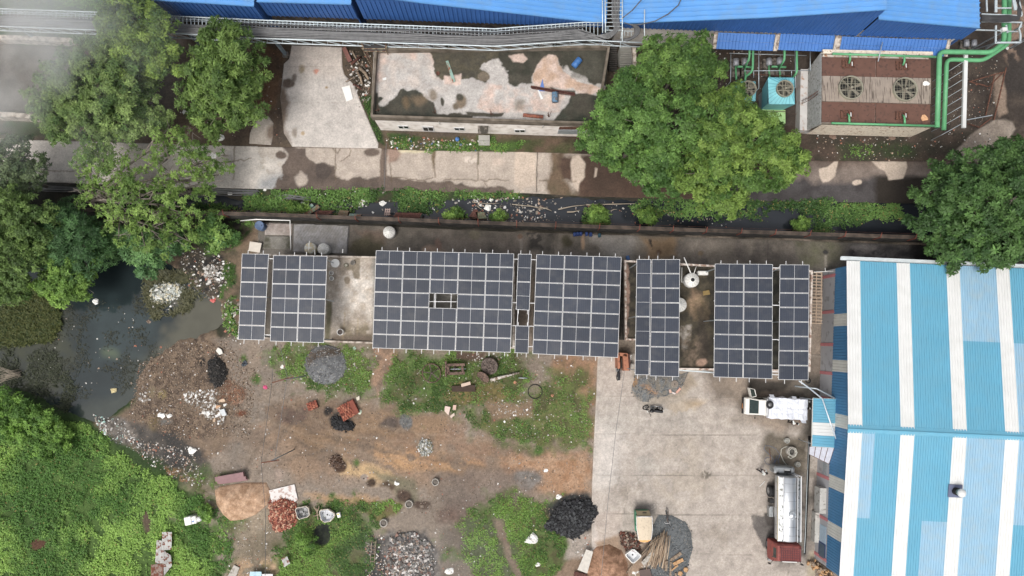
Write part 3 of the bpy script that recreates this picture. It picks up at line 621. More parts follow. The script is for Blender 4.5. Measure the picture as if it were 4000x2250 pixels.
mb=MB().m(m_galv);p=NW+e*14.33+(SW-NW)*0
vp=V3(G3(3722,1915,6.05));mb=MB().m(mat('vent_flashing',C(104,112,140),.5,.3));sl=math.atan2(RW.z-SW.z,V3((RW.x-SW.x,RW.y-SW.y,0)).length)
vrot=Matrix.Rotation(math.atan2(e.y,e.x),3,'Z')@Matrix.Rotation(sl,3,'X')
on=lambda v:V3((v.x,v.y,RW.z-(RW.z-SW.z)*((RW-v).xy.length)/((RW-SW).xy.length)))
q=V3((vp.x,vp.y,0));dd=-gd;tt=(q-RW).dot(dd);zz=RW.z-math.tan(sl)*tt
mb.box((q.x,q.y,zz+.05),(1.12,1.05,.05),rot=vrot);vent=mb.build('vent',wh)
mb=MB().m(m_dark).cyl((q.x+.02,q.y,zz),.3,.45,20);mb.m(mat('mossy_pipe',C(120,134,124),.6)).cyl((q.x+.02,q.y,zz+.4),.25,.35,20);mb.m(m_white).lathe((q.x+.02,q.y,zz+.75),[(.25,0),(.34,.04),(.34,.14),(.24,.28),(.08,.34)],20);mb.build('vent_cap',vent)
ca=[V3(G3(*p,3.3)) for p in((3176.5,1555.5),(3277,1559),(3271,1750),(3172,1743))]
mb=MB();z1=3.3
def cq(t0,t1):return ca[0].lerp(ca[3],t1),ca[0].lerp(ca[3],t0),ca[1].lerp(ca[2],t0),ca[1].lerp(ca[2],t1)
for(t0,t1,mm) in((0,.5,m_blue),(.5,.765,m_white),(.765,1,m_blue)):
 mb.m(mm);A,B,Cc,D=cq(t0,t1);ribbed(mb,A,B,Cc,D,.22,.03,n=max(3,int(20*(t1-t0)*.9)))
can=thing('entrance_canopy','flat blue and white ribbed canopy fixed to the warehouse side','canopy',(ca[0].x,ca[0].y,0));mb.build('canopy_roof',can)
mb=MB().m(m_wwhite)
for a,b in((0,1),(1,2),(2,3),(3,0)):mb.bar(ca[a]-V3((0,0,.07)),ca[b]-V3((0,0,.07)),.06,.1)
mb.build('edge_beam',can)
for a in(0,3):MB().m(m_galv).tube([(ca[a].x+.15,ca[a].y+(-.15 if a==0 else .15),0),(ca[a].x+.15,ca[a].y+(-.15 if a==0 else .15),3.2)],.04).build('post',can)
aw=[V3(G3(3161,1745,2.9)),V3(G3(3258,1750,3.3)),V3(G3(3238,1813,2.4)),V3(G3(3160,1774,2.0))]
awt=thing('small_awning','sloping grey translucent awning under the blue canopy','awning',(aw[0].x,aw[0].y,0))
mb=MB().m(mat('grey_fibre_sheet',C(196,198,210),.4,0,.12,3));ribbed(mb,aw[3],aw[2],aw[1],aw[0],.13,.015);mb.build('awning_sheet',awt)
mb=MB().m(m_rust)
for i in range(5):mb.bar(aw[0].lerp(aw[1],i/4)+V3((0,0,.03)),aw[3].lerp(aw[2],i/4)+V3((0,0,.03)),.035)
mb.bar(aw[3],aw[2],.05);mb.build('awning_frame',awt)
mb=MB().m(mat('conduit',C(206,216,224),.4,.3));mb.tube([G3(3122,1488,6.4),G3(3160,1515,5.3),G3(3212,1557,3.6),G3(3240,1640,3.5),G3(3276,1742,3.5)],.06,8)
tag(mb.build('drain_pipe'),'pale metal pipe running from the last solar array down across the blue canopy','pipe')
def walled(name,v0,v1,z0,z1,th,mm,label=None,cat=None,off=0):
 t0,t1=tw(v0),tw(v1);a,b=wp(t0,0)-e*off,wp(t1,0)-e*off
 r=[[V3((p.x,p.y,z0)) for p in(a,b,b-e*th,a-e*th)],[V3((p.x,p.y,z1)) for p in(a,b,b-e*th,a-e*th)]]
 mb=MB().m(mm).loft(r);o=mb.build(name,None if label else wh,mt=mm)
 if label:tag(o,label,cat)
 return o
m_cab=mat('dusty_cabinet_paint',C(186,184,178),.8,0,.15,2,rgb2=C(140,136,128),thr=.6)
cb=walled('duct_box',1912,2012,.9,2.0,.55,m_cab,'dusty grey box unit on the warehouse wall beside the tanker','duct')
cb2=walled('duct_box',2020,2140,.15,.9,.4,m_cab,'long low grey box unit at the wall behind the red cab','duct')
walled('poster',2062,2130,1.0,2.2,.02,mat('poster_paint',C(164,188,206),.7,0,.15,6))
f=walled('window',2130,2195,.9,2.2,.03,mat('blue_window_frame',C(44,66,120),.6));t0=tw(2134);
walled('pane',2136,2189,1.05,2.08,.04,mat('window_grid_glass',C(64,92,112),.3,0,.3,8)).parent=f
walled('notice_board',1800,1862,1.2,2.0,.02,mat('board',C(150,156,160),.8,0,.2,6))
# blue factory across the top
m_fac=mat('bright_blue_roof',C(78,152,220),.5,0,.08,.5,rgb2=C(98,150,200),thr=.62,edge=.14)
m_facw=mat('deep_blue_cladding',C(40,98,170),.6,0,.1,.8)
m_facw2=mat('blue_awning_sheet',C(48,112,186),.6,0,.12,1,rgb2=C(120,140,170),thr=.72)
WB0,WB1=V3(G3(1027,60,4)),V3(G3(3751,153,4));fd=(WB1-WB0);fd.normalize();fn=V3((-fd.y,fd.x,0))
def fac(name,pts,label,step=0,zb=4.0,deep=26,wm=None):
 P=[V3(G3(u,v,z)) for u,v,z in pts];t=thing(name,label,'factory building',(P[0].x,P[0].y,0))
 a0=(P[0]-WB0).dot(fd);a1=(P[-1]-WB0).dot(fd);off=fn*step
 Q=[WB0+fd*((p-WB0).dot(fd))+off for p in P]
 rf=MB().m(m_fac);cl=MB().m(m_facw)
 for i in range(len(P)-1):
  a,b=Q[i].copy(),Q[i+1].copy();a.z,b.z=P[i].z,P[i+1].z
  ov=-fn*.12
  ribbed(rf,a+ov,a+ov+fn*deep,b+ov+fn*deep,b+ov,.46,.12,top=.13)
  rf.m(m_fac).bar(a+ov,b+ov,.03,.16)
  A,B=Q[i].copy(),Q[i+1].copy();A.z=B.z=zb
  ribbed(cl,A,B,b-V3((0,0,.06)),a-V3((0,0,.06)),.4,.07)
 rf.build('roof',t);cl.build('cladding',t)
 w=MB().m(wm or m_wallw);A,B=Q[0]+fn*.3,Q[-1]+fn*.3;A.z=B.z=0
 w.loft([[A,B,B+fn*.25,A+fn*.25],[p+V3((0,0,zb-.02)) for p in(A,B,B+fn*.25,A+fn*.25)]])
 E=Q[-1]+fn*.1;E.z=0;hh=P[-1].z-.1;w.m(m_facw).loft([[E,E-fd*.1,E-fd*.1+fn*deep,E+fn*deep],[p+V3((0,0,hh)) for p in(E,E-fd*.1,E-fd*.1+fn*deep,E+fn*deep)]])
 w.build('wall',t);return t,Q
m_dwall=mat('shaded_brown_wall',C(84,74,64),.95,0,.3,1,rgb2=C(48,42,38),thr=.5,edge=.1)  # dark colour painted in for the shaded openings below the cladding
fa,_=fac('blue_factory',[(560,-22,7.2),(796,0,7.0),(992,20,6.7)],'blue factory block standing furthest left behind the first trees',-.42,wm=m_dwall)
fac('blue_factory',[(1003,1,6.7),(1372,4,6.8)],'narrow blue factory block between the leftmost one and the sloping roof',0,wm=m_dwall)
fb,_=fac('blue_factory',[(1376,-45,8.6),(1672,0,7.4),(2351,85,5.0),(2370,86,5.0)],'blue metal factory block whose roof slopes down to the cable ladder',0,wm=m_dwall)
fc,QC=fac('blue_factory',[(2420,84,5.0),(3000,57.5,7.0),(3464,31.8,9.0)],'blue metal factory block with the tallest gable',0)
sw_=MB().m(m_facw);g0,g1=QC[-1].copy(),QC[-1]+fn*26;ribbed(sw_,V3((g0.x,g0.y,4)),V3((g1.x,g1.y,4)),V3((g1.x,g1.y,8.9)),V3((g0.x,g0.y,8.9)),.4,.05);sw_.build('side_cladding',fc)
fd_,QD=fac('blue_factory',[(3432,71,7.35),(3827,102,6.4)],'blue metal factory block at the right end of the row with a stepped gable',0)
for i,(u0,u1,v0,v1,lb) in enumerate([(2806,3028,127,160,'left'),(3050,3262,131,190,'mid'),(3290,3700,142,196,'right')]):
 p=[V3(G3(u0,v0,3.95)),V3(G3(u1,v0+(u1-u0)*.035,3.95))]
 a=p[0];b=p[1];c=b-fn*1.25;d=a-fn*1.25;c.z=d.z=3.35
 aw_=thing('lean_to_roof',['first blue lean-to roof above the white factory wall and the round fan tower','second blue lean-to roof just left of the big cooling tower','faded blue lean-to roof over the back of the big cooling tower'][i],'lean-to',(a.x,a.y,0),0,'blue lean-to roofs along the factory')
 mb=MB().m(m_facw2);m1=a.lerp(d,.5);m2=b.lerp(c,.5);ribbed(mb,d,c,m2-V3((0,0,.03)),m1-V3((0,0,.03)),.3,.07);ribbed(mb,m1,m2,b,a,.3,.07);mb.build('roof_sheet',aw_)
 mb=MB().m(m_parapet);mb.bar(a-fd*.2,d-fd*.2,.3,.12);mb.bar(b+fd*.2,c+fd*.2,.3,.12);mb.build('bracket',aw_)
wa,wb=QC[0]+fn*.29,QC[-1]+fn*.29
def plate(name,pts,a,b,mm,th=.04,parent=None,off=0):
 n=V3((-(b[1]-a[1]),b[0]-a[0],0)).normalized()
 if n.y>0:n=-n
 P=[V3(onwall(u,v,a,b))+n*off for u,v in pts]
 return MB().m(mm).loft([P,[p+n*th for p in P]]).build(name,parent)
for q in([(2852,152),(2900,154),(2890,165),(2848,163)],[(3040,160),(3088,162),(3076,172),(3036,170)]):
 w=plate('window',q,wa,wb,m_frame,.05,fc);
 c=(sum(p[0] for p in q)/4,sum(p[1] for p in q)/4);plate('pane',[(c[0]+(p[0]-c[0])*.75,c[1]+(p[1]-c[1])*.6) for p in q],wa,wb,m_glassd,.03,w,.04)
plate('doorway',[(3145,163),(3172,165),(3150,185),(3125,185)],wa,wb,m_dark,.02,fc)
plate_=MB().m(m_facw2);A=[G3(1671,87,1.2),G3(1770,96,1.2),G3(1772,123,.3),G3(1668,120,.3)];ribbed(plate_,*A,.2,.03);tag(plate_.build('roof_sheet'),'loose blue metal sheet lying behind the cable ladder','metal sheet')
s1=MB().m(mat('grey_fibre',C(170,166,160),.85));ribbed(s1,G3(1758,92,1.4),G3(1790,82,1.4),G3(1832,118,.2),G3(1798,122,.2),.15,.03);tag(s1.build('roof_sheet'),'two grey fibre sheets leaning behind the cable ladder','metal sheet')
s1=MB().m(mat('grey_fibre',C(170,166,160)));ribbed(s1,G3(1820,102,.8),G3(1868,102,.8),G3(1868,118,.5),G3(1820,118,.5),.15,.03);tag(s1.build('roof_sheet'),'small ribbed grey sheet flat on the ground beside the leaning fibre sheets','metal sheet')
lw=MB().m(m_parapet);a,b=V3(G3(1300,78,.9)),V3(G3(1465,84,.9));lw.loft([[(a.x,a.y,0),(b.x,b.y,0),(b.x,b.y-.35,0),(a.x,a.y-.35,0)],[(a.x,a.y,.9),(b.x,b.y,.9),(b.x,b.y-.35,.9),(a.x,a.y-.35,.9)]]);lw.bar(G3(1280,65,.9),G3(1298,90,.9),.35,.9);tag(lw.build('low_wall'),'low pale wall enclosing a tank under the factory eaves','wall')
# office building
z0=3.55;zt=4.2
BL,BR_=V3(G3(1444.5,458,zt)),V3(G3(2335,487,zt));TL,TRr=V3(G3(1461,188,zt)),V3(G3(2384,176,zt))
of=thing('office_building','single storey flat roofed white office with a black stained roof','building',(BL.x,BL.y,0))
cs=[(BL.x+.05,BL.y+.05),(BR_.x,BR_.y+.05),(TRr.x,TRr.y),(TL.x+.05,TL.y)]
def inset(P,d):
 o=[]
 for i in range(len(P)):
  a,b,c=V3(P[i-1]),V3(P[i]),V3(P[(i+1)%len(P)]);u=(b-a).normalized();w=(c-b).normalized()
  n1=V3((-u.y,u.x));n2=V3((-w.y,w.x));o.append(tuple((b+(n1+n2)*d/(1+n1.dot(n2)))[:]))
 return o
def walls_ring(P,z0,z1,th,mm,name,par):
 I=inset(P,th);mb=MB().m(mm);n=len(P)
 for i in range(n):
  j=(i+1)%n;mb.loft([[(*P[i],z0),(*P[j],z0),(*I[j],z0),(*I[i],z0)],[(*P[i],z1),(*P[j],z1),(*I[j],z1),(*I[i],z1)]])
 return mb.build(name,par)
w3=inset(cs,.12)
walls_ring(w3,0,z0-.02,.25,m_wallw,'wall',of)
pink=C(196,172,158);moss=C(72,68,58);grey=C(176,170,164)
def office_ops(s):
 P=s.p
 P([(1450,180),(1780,180),(1760,330),(1450,330)],pink,12,20,c2=grey,cs=40);P([(1500,240),(1760,260),(1740,350),(1480,370)],grey,20,24,c2=C(184,172,162),cs=30)
 P([(1450,360),(1500,380),(1480,400),(1490,415),(1540,390),(1580,345),(1625,345),(1660,380),(1695,400),(1700,440),(1850,445),(1850,480),(1440,480)],moss,2.5,9,ws=30,c2=C(56,58,50),cs=30)
 P(ell(1640,390,28,18),C(120,100,76),10,10,op=.7);P(ell(1590,400,14,26),C(112,92,66),8,6,op=.7)
 P([(1680,180),(1960,180),(1970,230),(1900,240),(1870,260),(1910,290),(1900,320),(1870,318),(1850,300),(1800,312),(1720,312),(1700,290),(1690,250)],moss,2.5,9,ws=30,c2=C(84,78,62),cs=24)
 P([(1740,300),(1800,290),(1800,330),(1740,335)],pink,3,8);P(ell(1690,372,18,22),C(120,104,84),6,8,op=.8)
 P(ell(1727,398,8,16),moss,2,4);P(ell(1800,392,22,28),C(120,104,86),6,6);P(ell(1797,380,14,14),moss,3,4);P(ell(1782,415,12,14),C(104,92,76),4,4)
 P([(1960,180),(2400,180),(2400,330),(2330,330),(2250,290),(2190,250),(2150,215),(2120,240),(2090,270),(2080,330),(1990,330),(1975,270),(1950,240)],moss,3,10,ws=30,c2=C(58,58,48),cs=30)
 P([(1985,215),(2040,205),(2060,225),(2040,245),(2000,240)],pink,3,8);P([(2145,210),(2170,215),(2200,280),(2290,330),(2370,350),(2370,375),(2330,370),(2280,370),(2240,350),(2090,340),(2080,300),(2110,240)],pink,3,8,ws=30,c2=C(180,150,126),cs=30)
 P([(1980,335),(2200,350),(2210,400),(2180,440),(2100,430),(2030,440),(1960,440),(1850,430),(1900,330)],pink,4,10,c2=grey,cs=30);P([(2230,370),(2400,370),(2400,480),(2150,480),(2190,430),(2220,400)],moss,3,9,c2=C(52,56,46))
 P([(2020,390),(2050,390),(2040,430),(2010,430)],C(112,100,84),8,8,op=.7);P([(2145,340),(2245,355),(2245,375),(2160,360)],moss,3,5);P(ell(2150,390,30,20),C(206,182,164),8,8,op=.6)
 P(ell(1890,300,22,20),C(112,100,84),2,6,thr=.3);P([(1820,440),(1970,440),(1960,455),(1830,455)],moss,2,4)
 P([(2245,200),(2340,190),(2360,310),(2230,300)],C(78,76,66),6,6,op=.6)
 n=np.abs(fbm(s.u/16,s.v/16,9,5)-.5);w=np.clip(1-n*26,0,1)*np.clip((fbm(s.u/60,s.v/60,5,3)-.4)*4,0,1);s.col*=(1+.25*w)[:,None];s.col*=(1+.4*(fbm(s.u/20,s.v/20,13,5)-.5))[:,None]
sheet('roof',[(1462,176),(2384,166),(2350,484),(1447,457)],z0,grey,office_ops,.07,kind=None,parent=of,edge=-.02)
walls_ring(cs,z0-.3,zt,.2,mat('dirty_parapet',C(128,116,102),.95,0,.15,.7,rgb2=C(90,80,66),thr=.5,bump=.01,edge=.15),'parapet',of)
wa,wb=w3[0],w3[1]
for q,nm in(([(1552,488.5),(1593,490),(1600,502),(1560,500)],'window'),([(1646,491),(1692,493),(1699,514),(1655,511)],'window'),([(1771,496),(1812,497),(1818,509),(1776,507)],'window'),([(2007,504),(2052,505),(2054,516),(2011,515)],'window')):
 w=plate('window',q,wa,wb,m_frame,.05,of);c=(sum(p[0] for p in q)/4,sum(p[1] for p in q)/4)
 for sgn in(-1,1):
  hw=.42;qq=[(c[0]+sgn*10+(p[0]-c[0]-0)*hw*.9,c[1]+(p[1]-c[1])*.55) for p in q];plate('pane',qq,wa,wb,m_glassd,.03,w,.04)
plate('doorway',[(2186,495),(2305,496),(2290,506),(2182,505)],wa,wb,m_rust,.03,of);plate('shutter',[(2182,506),(2290,507),(2285,523),(2178,521)],wa,wb,m_galv,.05,of)
p=V3(onwall(1890,515,wa,wb));st=MB().m(m_concd);st.box((p.x,p.y-.35,2.3),(.95,.75,.12));st.build('door_canopy',of)
st=MB().m(mat('step_concrete',C(160,158,150),.9));st.box((p.x+.02,p.y-.5,.15),(1.05,.5,.3));st.box((p.x+.02,p.y-.95,.07),(1.05,.45,.15));st.build('step',of)
for u in(1714,2124):
 q=V3(onwall(u,470,wa,wb));MB().m(m_white).tube([(q.x,q.y-.08,3.5),(q.x,q.y-.08,2.6)],.045).build('downpipe',of)
def stairs(u0,u1,v0,v1,label,mm,zt=3.4):
 n=11;t=thing('stair_flight',label,'stairs',G3((u0+u1)/2,v1,0),0,'concrete stair flights east of the office');mb=MB().m(mm)
 for i in range(n):
  k=(i+.5)/n;x0,y0=G(u0,v1+(v0-v1)*i/n,zt*(i+1)/n);x1,y1=G(u1,v1+(v0-v1)*(i+1)/n,zt*(i+1)/n)
  mb.loft([[(x0,y0,0),(x1,y0,0),(x1,y1+.02,0),(x0,y1+.02,0)],[(x0,y0,zt*(i+1)/n),(x1,y0,zt*(i+1)/n),(x1,y1+.02,zt*(i+1)/n),(x0,y1+.02,zt*(i+1)/n)]])
 mb.build('step',t);return t
stairs(2380,2410,182,275,'dark narrow stair flight against the office parapet',mat('dark_step',C(74,70,66),.9),3.3)
sf=stairs(2421,2468,182,260,'paler grey stair flight with a concrete side rail',mat('step_concrete',C(160,158,150)),3.3)
mb=MB().m(m_parapet);mb.bar(G3(2474,182,3.6),G3(2480,262,3.0),.3,.5);mb.build('side_rail',sf)
# flat roofed buildings carrying the solar arrays
zr=3.5
def roofA(s):
 P=s.p
 P([(1270,990),(1480,985),(1480,1350),(1270,1350)],C(176,164,150),10,12,c2=C(150,136,120),cs=40)
 P([(1360,1080),(1470,1040),(1470,1250),(1400,1240),(1300,1200)],C(206,198,188),20,24,c2=C(180,166,150),cs=30);P([(1275,1175),(1296,1180),(1290,1340),(1270,1340)],C(110,104,82),4,5)
 P([(1380,1020),(1405,1003),(1410,1030),(1405,1090),(1375,1085),(1380,1060),(1350,1050)],C(136,124,106),2,6,ws=25);P(ell(1356,1093,12,14),C(136,122,104),2,5)
 P([(1330,1290),(1460,1260),(1460,1345),(1300,1345)],C(124,112,92),18,20,thr=.42,ns=36);P([(1295,1320),(1450,1310),(1450,1340),(1295,1340)],C(112,98,84),10,12)
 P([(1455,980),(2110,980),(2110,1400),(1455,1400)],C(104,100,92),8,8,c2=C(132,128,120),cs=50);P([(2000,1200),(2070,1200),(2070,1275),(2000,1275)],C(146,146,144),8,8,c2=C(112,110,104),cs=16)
 s.line([(1348,1220),(1340,1330)],6,C(150,130,96),.5,4);s.line([(1400,1240),(1398,1300)],5,C(150,130,96),.5,4)
 n=np.abs(fbm(s.u/14,s.v/14,9,5)-.5);w=np.clip(1-n*22,0,1)*np.clip((s.u<1480)*1.,0,1);s.col*=(1+.3*w)[:,None];s.col*=(1+.4*(fbm(s.u/16,s.v/16,31,4)-.5))[:,None]
def roofbuild(name,label,px,ops,base,par_mat=m_parapet,hp=.25,wallm=None,th=.16):
 P=Gs(px,zr);a=sum(P[i][0]*P[(i+1)%len(P)][1]-P[(i+1)%len(P)][0]*P[i][1] for i in range(len(P)))
 if a<0:P=P[::-1]
 t=thing(name,label,'building',(sum(p[0] for p in P)/len(P),sum(p[1] for p in P)/len(P),0))
 walls_ring(inset(P,.06),0,zr-.03,.2,wallm or m_concd,'wall',t);walls_ring(P,zr-.2,zr+hp,th,par_mat,'parapet',t)
 sheet('roof',px,zr,base,ops,.08,kind=None,parent=t,edge=-.02);return t
roofbuild('flat_roof_house','long low flat roofed block with a pale roof under the left solar arrays',[(1035,993),(1272,999),(2012,1014),(2010,1362),(1285,1337),(1025,1322)],roofA,C(120,112,102))
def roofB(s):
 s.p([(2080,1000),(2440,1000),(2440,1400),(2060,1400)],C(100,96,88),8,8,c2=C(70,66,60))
roofbuild('flat_roof_house','flat roofed block hidden under the middle solar array',[(2092,1018),(2412,1026),(2400,1372),(2082,1362)],roofB,C(100,96,90))
def roofC(s):
 P=s.p
 P([(2430,1010),(2520,1010),(2520,1345),(2420,1345)],C(52,50,44),5,6,c2=C(84,76,64),cs=20);P([(2440,1030),(2456,1030),(2458,1150),(2450,1330),(2436,1330)],C(158,128,112),2,6,ws=20)
 P([(2650,1010),(2800,1010),(2800,1470),(2650,1470)],C(84,76,60),10,12,c2=C(58,54,46),cs=30);P([(2700,1130),(2760,1140),(2760,1250),(2720,1260),(2680,1180)],C(152,124,98),14,18,c2=C(112,96,70),cs=20)
 P([(2660,1270),(2700,1275),(2700,1340),(2670,1370),(2655,1300)],C(158,150,140),5,9,c2=C(112,100,84),cs=12,ws=20);P([(2660,1320),(2760,1310),(2760,1420),(2680,1430)],C(112,96,80),14,16,c2=C(70,62,50),cs=14)
 P([(2720,1200),(2770,1200),(2770,1440),(2730,1440)],C(54,48,42),12,12,op=.7);P(ell(2738,1418,20,14),C(158,128,108),4,8)
 P([(3015,1030),(3050,1030),(3050,1480),(3015,1480)],C(76,72,62),5,6,c2=C(50,50,44),cs=20)
 n=np.abs(fbm(s.u/12,s.v/12,9,5)-.5);w=np.clip(1-n*22,0,1);s.col*=(1+.3*w)[:,None];s.col*=(1+.5*(fbm(s.u/14,s.v/14,31,4)-.5))[:,None]
roofbuild('flat_roof_house','flat roofed block with a mossy roof and two white tanks',[(2437,1017),(2655,1030),(3085,1052),(3170,1058),(3160,1452),(2655,1444),(2545,1442),(2548,1331),(2440,1330)],roofC,C(76,72,64),mat('white_edged_parapet',C(214,202,190),.9,0,.12,2,rgb2=C(150,118,100),thr=.52,edge=.08),.3)
def slabs(name,px,z,c,c2,label=None,cat='slab',streak=False):
 def ops(s):
  s.p(px,c,4,4,c2=c2,cs=22)
  if streak:
   for i in range(18):u=px[0][0]+10+i*12;s.line([(u+34,px[0][1]+8),(u,px[0][1]+60)],3,C(112,110,108),.5,3)
 o=sheet(name,px,z,c,ops,.08,edge=-z);return o
slabs('platform',[(1029,869),(1142,873),(1140,920),(1034,917)],.12,C(164,154,146),C(150,136,128));slabs('platform',[(1034,920),(1138,922),(1136,976),(1022,970)],.1,C(128,124,116),C(84,82,68))
slabs('platform',[(1145,872),(1363,880),(1354,992),(1142,984)],.25,C(158,156,156),C(140,136,132),streak=True)
# boundary wall with rusty wire brackets
BW=[(-200,806),(200,820),(560,834),(1000,842),(2000,880),(3000,914),(3560,932),(4300,960)]
zw=2.0;W=[V3(G3(u,v,zw)) for u,v in BW]
bt=thing('boundary_wall','long dark stained boundary wall with rusty wire brackets between canal and lane','wall',(W[3].x,W[3].y,0))
m_bwall=mat('black_stained_wall',C(72,68,64),.95,0,.25,1.2,rgb2=C(40,40,40),thr=.5,bump=.02,edge=.1)
m_bcop=mat('wall_coping',C(92,80,70),.95,0,.25,.8,rgb2=C(58,52,46),thr=.5,bump=.02,edge=.12)
mb=MB().m(m_bwall);mc=MB().m(m_bcop)
for a,b in zip(W[:-1],W[1:]):
 t=(b-a).normalized();n=V3((-t.y,t.x,0));
 mb.loft([[V3((p.x,p.y,-.7)) for p in(a,b,b+n*.23,a+n*.23)],[V3((p.x,p.y,zw)) for p in(a,b,b+n*.23,a+n*.23)]])
 mc.loft([[V3((p.x,p.y,zw)) for p in(a-n*.05,b-n*.05,b+n*.3,a+n*.3)],[V3((p.x,p.y,zw+.08)) for p in(a-n*.05,b-n*.05,b+n*.3,a+n*.3)]])
mb.build('wall',bt);mc.build('coping',bt)
m_redrust=mat('red_rust',C(128,62,46),.9,0,.25,6)
tips=[]
for u in(560,720,880,1243,1392,1560,1715,1868,2018,2170,2340,2495,2625,2755,2890,3022,3157,3292,3430,3566):
 v=np.interp(u,[p[0] for p in BW],[p[1] for p in BW]);p=V3(G3(u,v,zw+.08));a=p+V3((0,-.0,.38));b=a+V3((.0,.34,.3))
 MB().m(m_redrust).bar(V3((p.x,p.y-.05,zw-.8)),V3((a.x,a.y-.05,a.z)),.07).bar(V3((a.x,a.y-.05,a.z)),b,.05).build('bracket',bt);tips.append((a,b))
mw=MB().m(m_rust)
for k in(0,.5,1):
 for(a,b),(c,d) in zip(tips[:-1],tips[1:]):
  p=a.lerp(b,k);q=c.lerp(d,k);mw.tube([p,p.lerp(q,.5)-V3((0,0,.05+.03*k)),q],.006,4,False)
mw.build('wire',bt)
for pts,lb,h in(([(-120,150),(120,158),(284,167)],'low pale concrete wall at the top left beside the cable ladder',.9),([(-120,452),(60,458),(250,474)],'low pale concrete wall on the left edge above the road',1.1)):
 Wp=[V3(G3(u,v,h)) for u,v in pts];mb=MB().m(m_parapet)
 for a,b in zip(Wp[:-1],Wp[1:]):
  n=V3((0,.45,0));mb.loft([[V3((p.x,p.y,-.05)) for p in(a,b,b+n,a+n)],[V3((p.x,p.y,h)) for p in(a,b,b+n,a+n)]])
 tag(mb.build('low_wall'),lb,'wall')
 # SOLAR ARRAYS
m_pv=bpy.data.materials.new('solar_glass');m_pv.use_nodes=True
def _pv():
 nt=m_pv.node_tree;N=nt.nodes;L=nt.links;b=N['Principled BSDF'];b.inputs['Roughness'].default_value=.16;b.inputs['Coat Weight'].default_value=.3
 tc=N.new('ShaderNodeTexCoord');br=N.new('ShaderNodeTexBrick');br.offset=0;br.inputs['Scale'].default_value=1
 br.inputs['Brick Width'].default_value=.18;br.inputs['Row Height'].default_value=.09;br.inputs['Mortar Size'].default_value=.004;br.inputs['Mortar Smooth'].default_value=.2
 br.inputs['Color1'].default_value=(*C(45,52,66),1);br.inputs['Color2'].default_value=(*C(49,54,66),1);br.inputs['Mortar'].default_value=(*C(82,88,98),1)
 L.new(tc.outputs['Object'],br.inputs['Vector'])
 nz=N.new('ShaderNodeTexNoise');nz.inputs['Scale'].default_value=.6;L.new(tc.outputs['Object'],nz.inputs['Vector'])
 mr=N.new('ShaderNodeMapRange');mr.inputs[3].default_value=.82;mr.inputs[4].default_value=1.18;L.new(nz.outputs[0],mr.inputs[0])
 mx=N.new('ShaderNodeVectorMath');mx.operation='SCALE';L.new(br.outputs[0],mx.inputs[0]);L.new(mr.outputs[0],mx.inputs['Scale']);oi=N.new('ShaderNodeObjectInfo');r2=N.new('ShaderNodeMapRange');r2.inputs[3].default_value=.86;r2.inputs[4].default_value=1.16;L.new(oi.outputs['Random'],r2.inputs[0]);m2=N.new('ShaderNodeVectorMath');m2.operation='SCALE';L.new(mx.outputs[0],m2.inputs[0]);L.new(r2.outputs[0],m2.inputs['Scale'])
 n2=N.new('ShaderNodeTexNoise');n2.inputs['Scale'].default_value=1.3;n2.inputs['Detail'].default_value=6;L.new(tc.outputs['Object'],n2.inputs['Vector']);r3=N.new('ShaderNodeMapRange');r3.inputs[1].default_value=.5;r3.inputs[2].default_value=.8;r3.inputs[4].default_value=.24;L.new(n2.outputs[0],r3.inputs[0]);md=N.new('ShaderNodeMix');md.data_type='RGBA';L.new(r3.outputs[0],md.inputs[0]);L.new(m2.outputs[0],md.inputs[6]);md.inputs[7].default_value=(*C(112,110,106),1);L.new(md.outputs[2],b.inputs['Base Color'])
_pv()
def bil(q,s,t):a=q[0].lerp(q[1],s);b=q[3].lerp(q[2],s);return a.lerp(b,t)
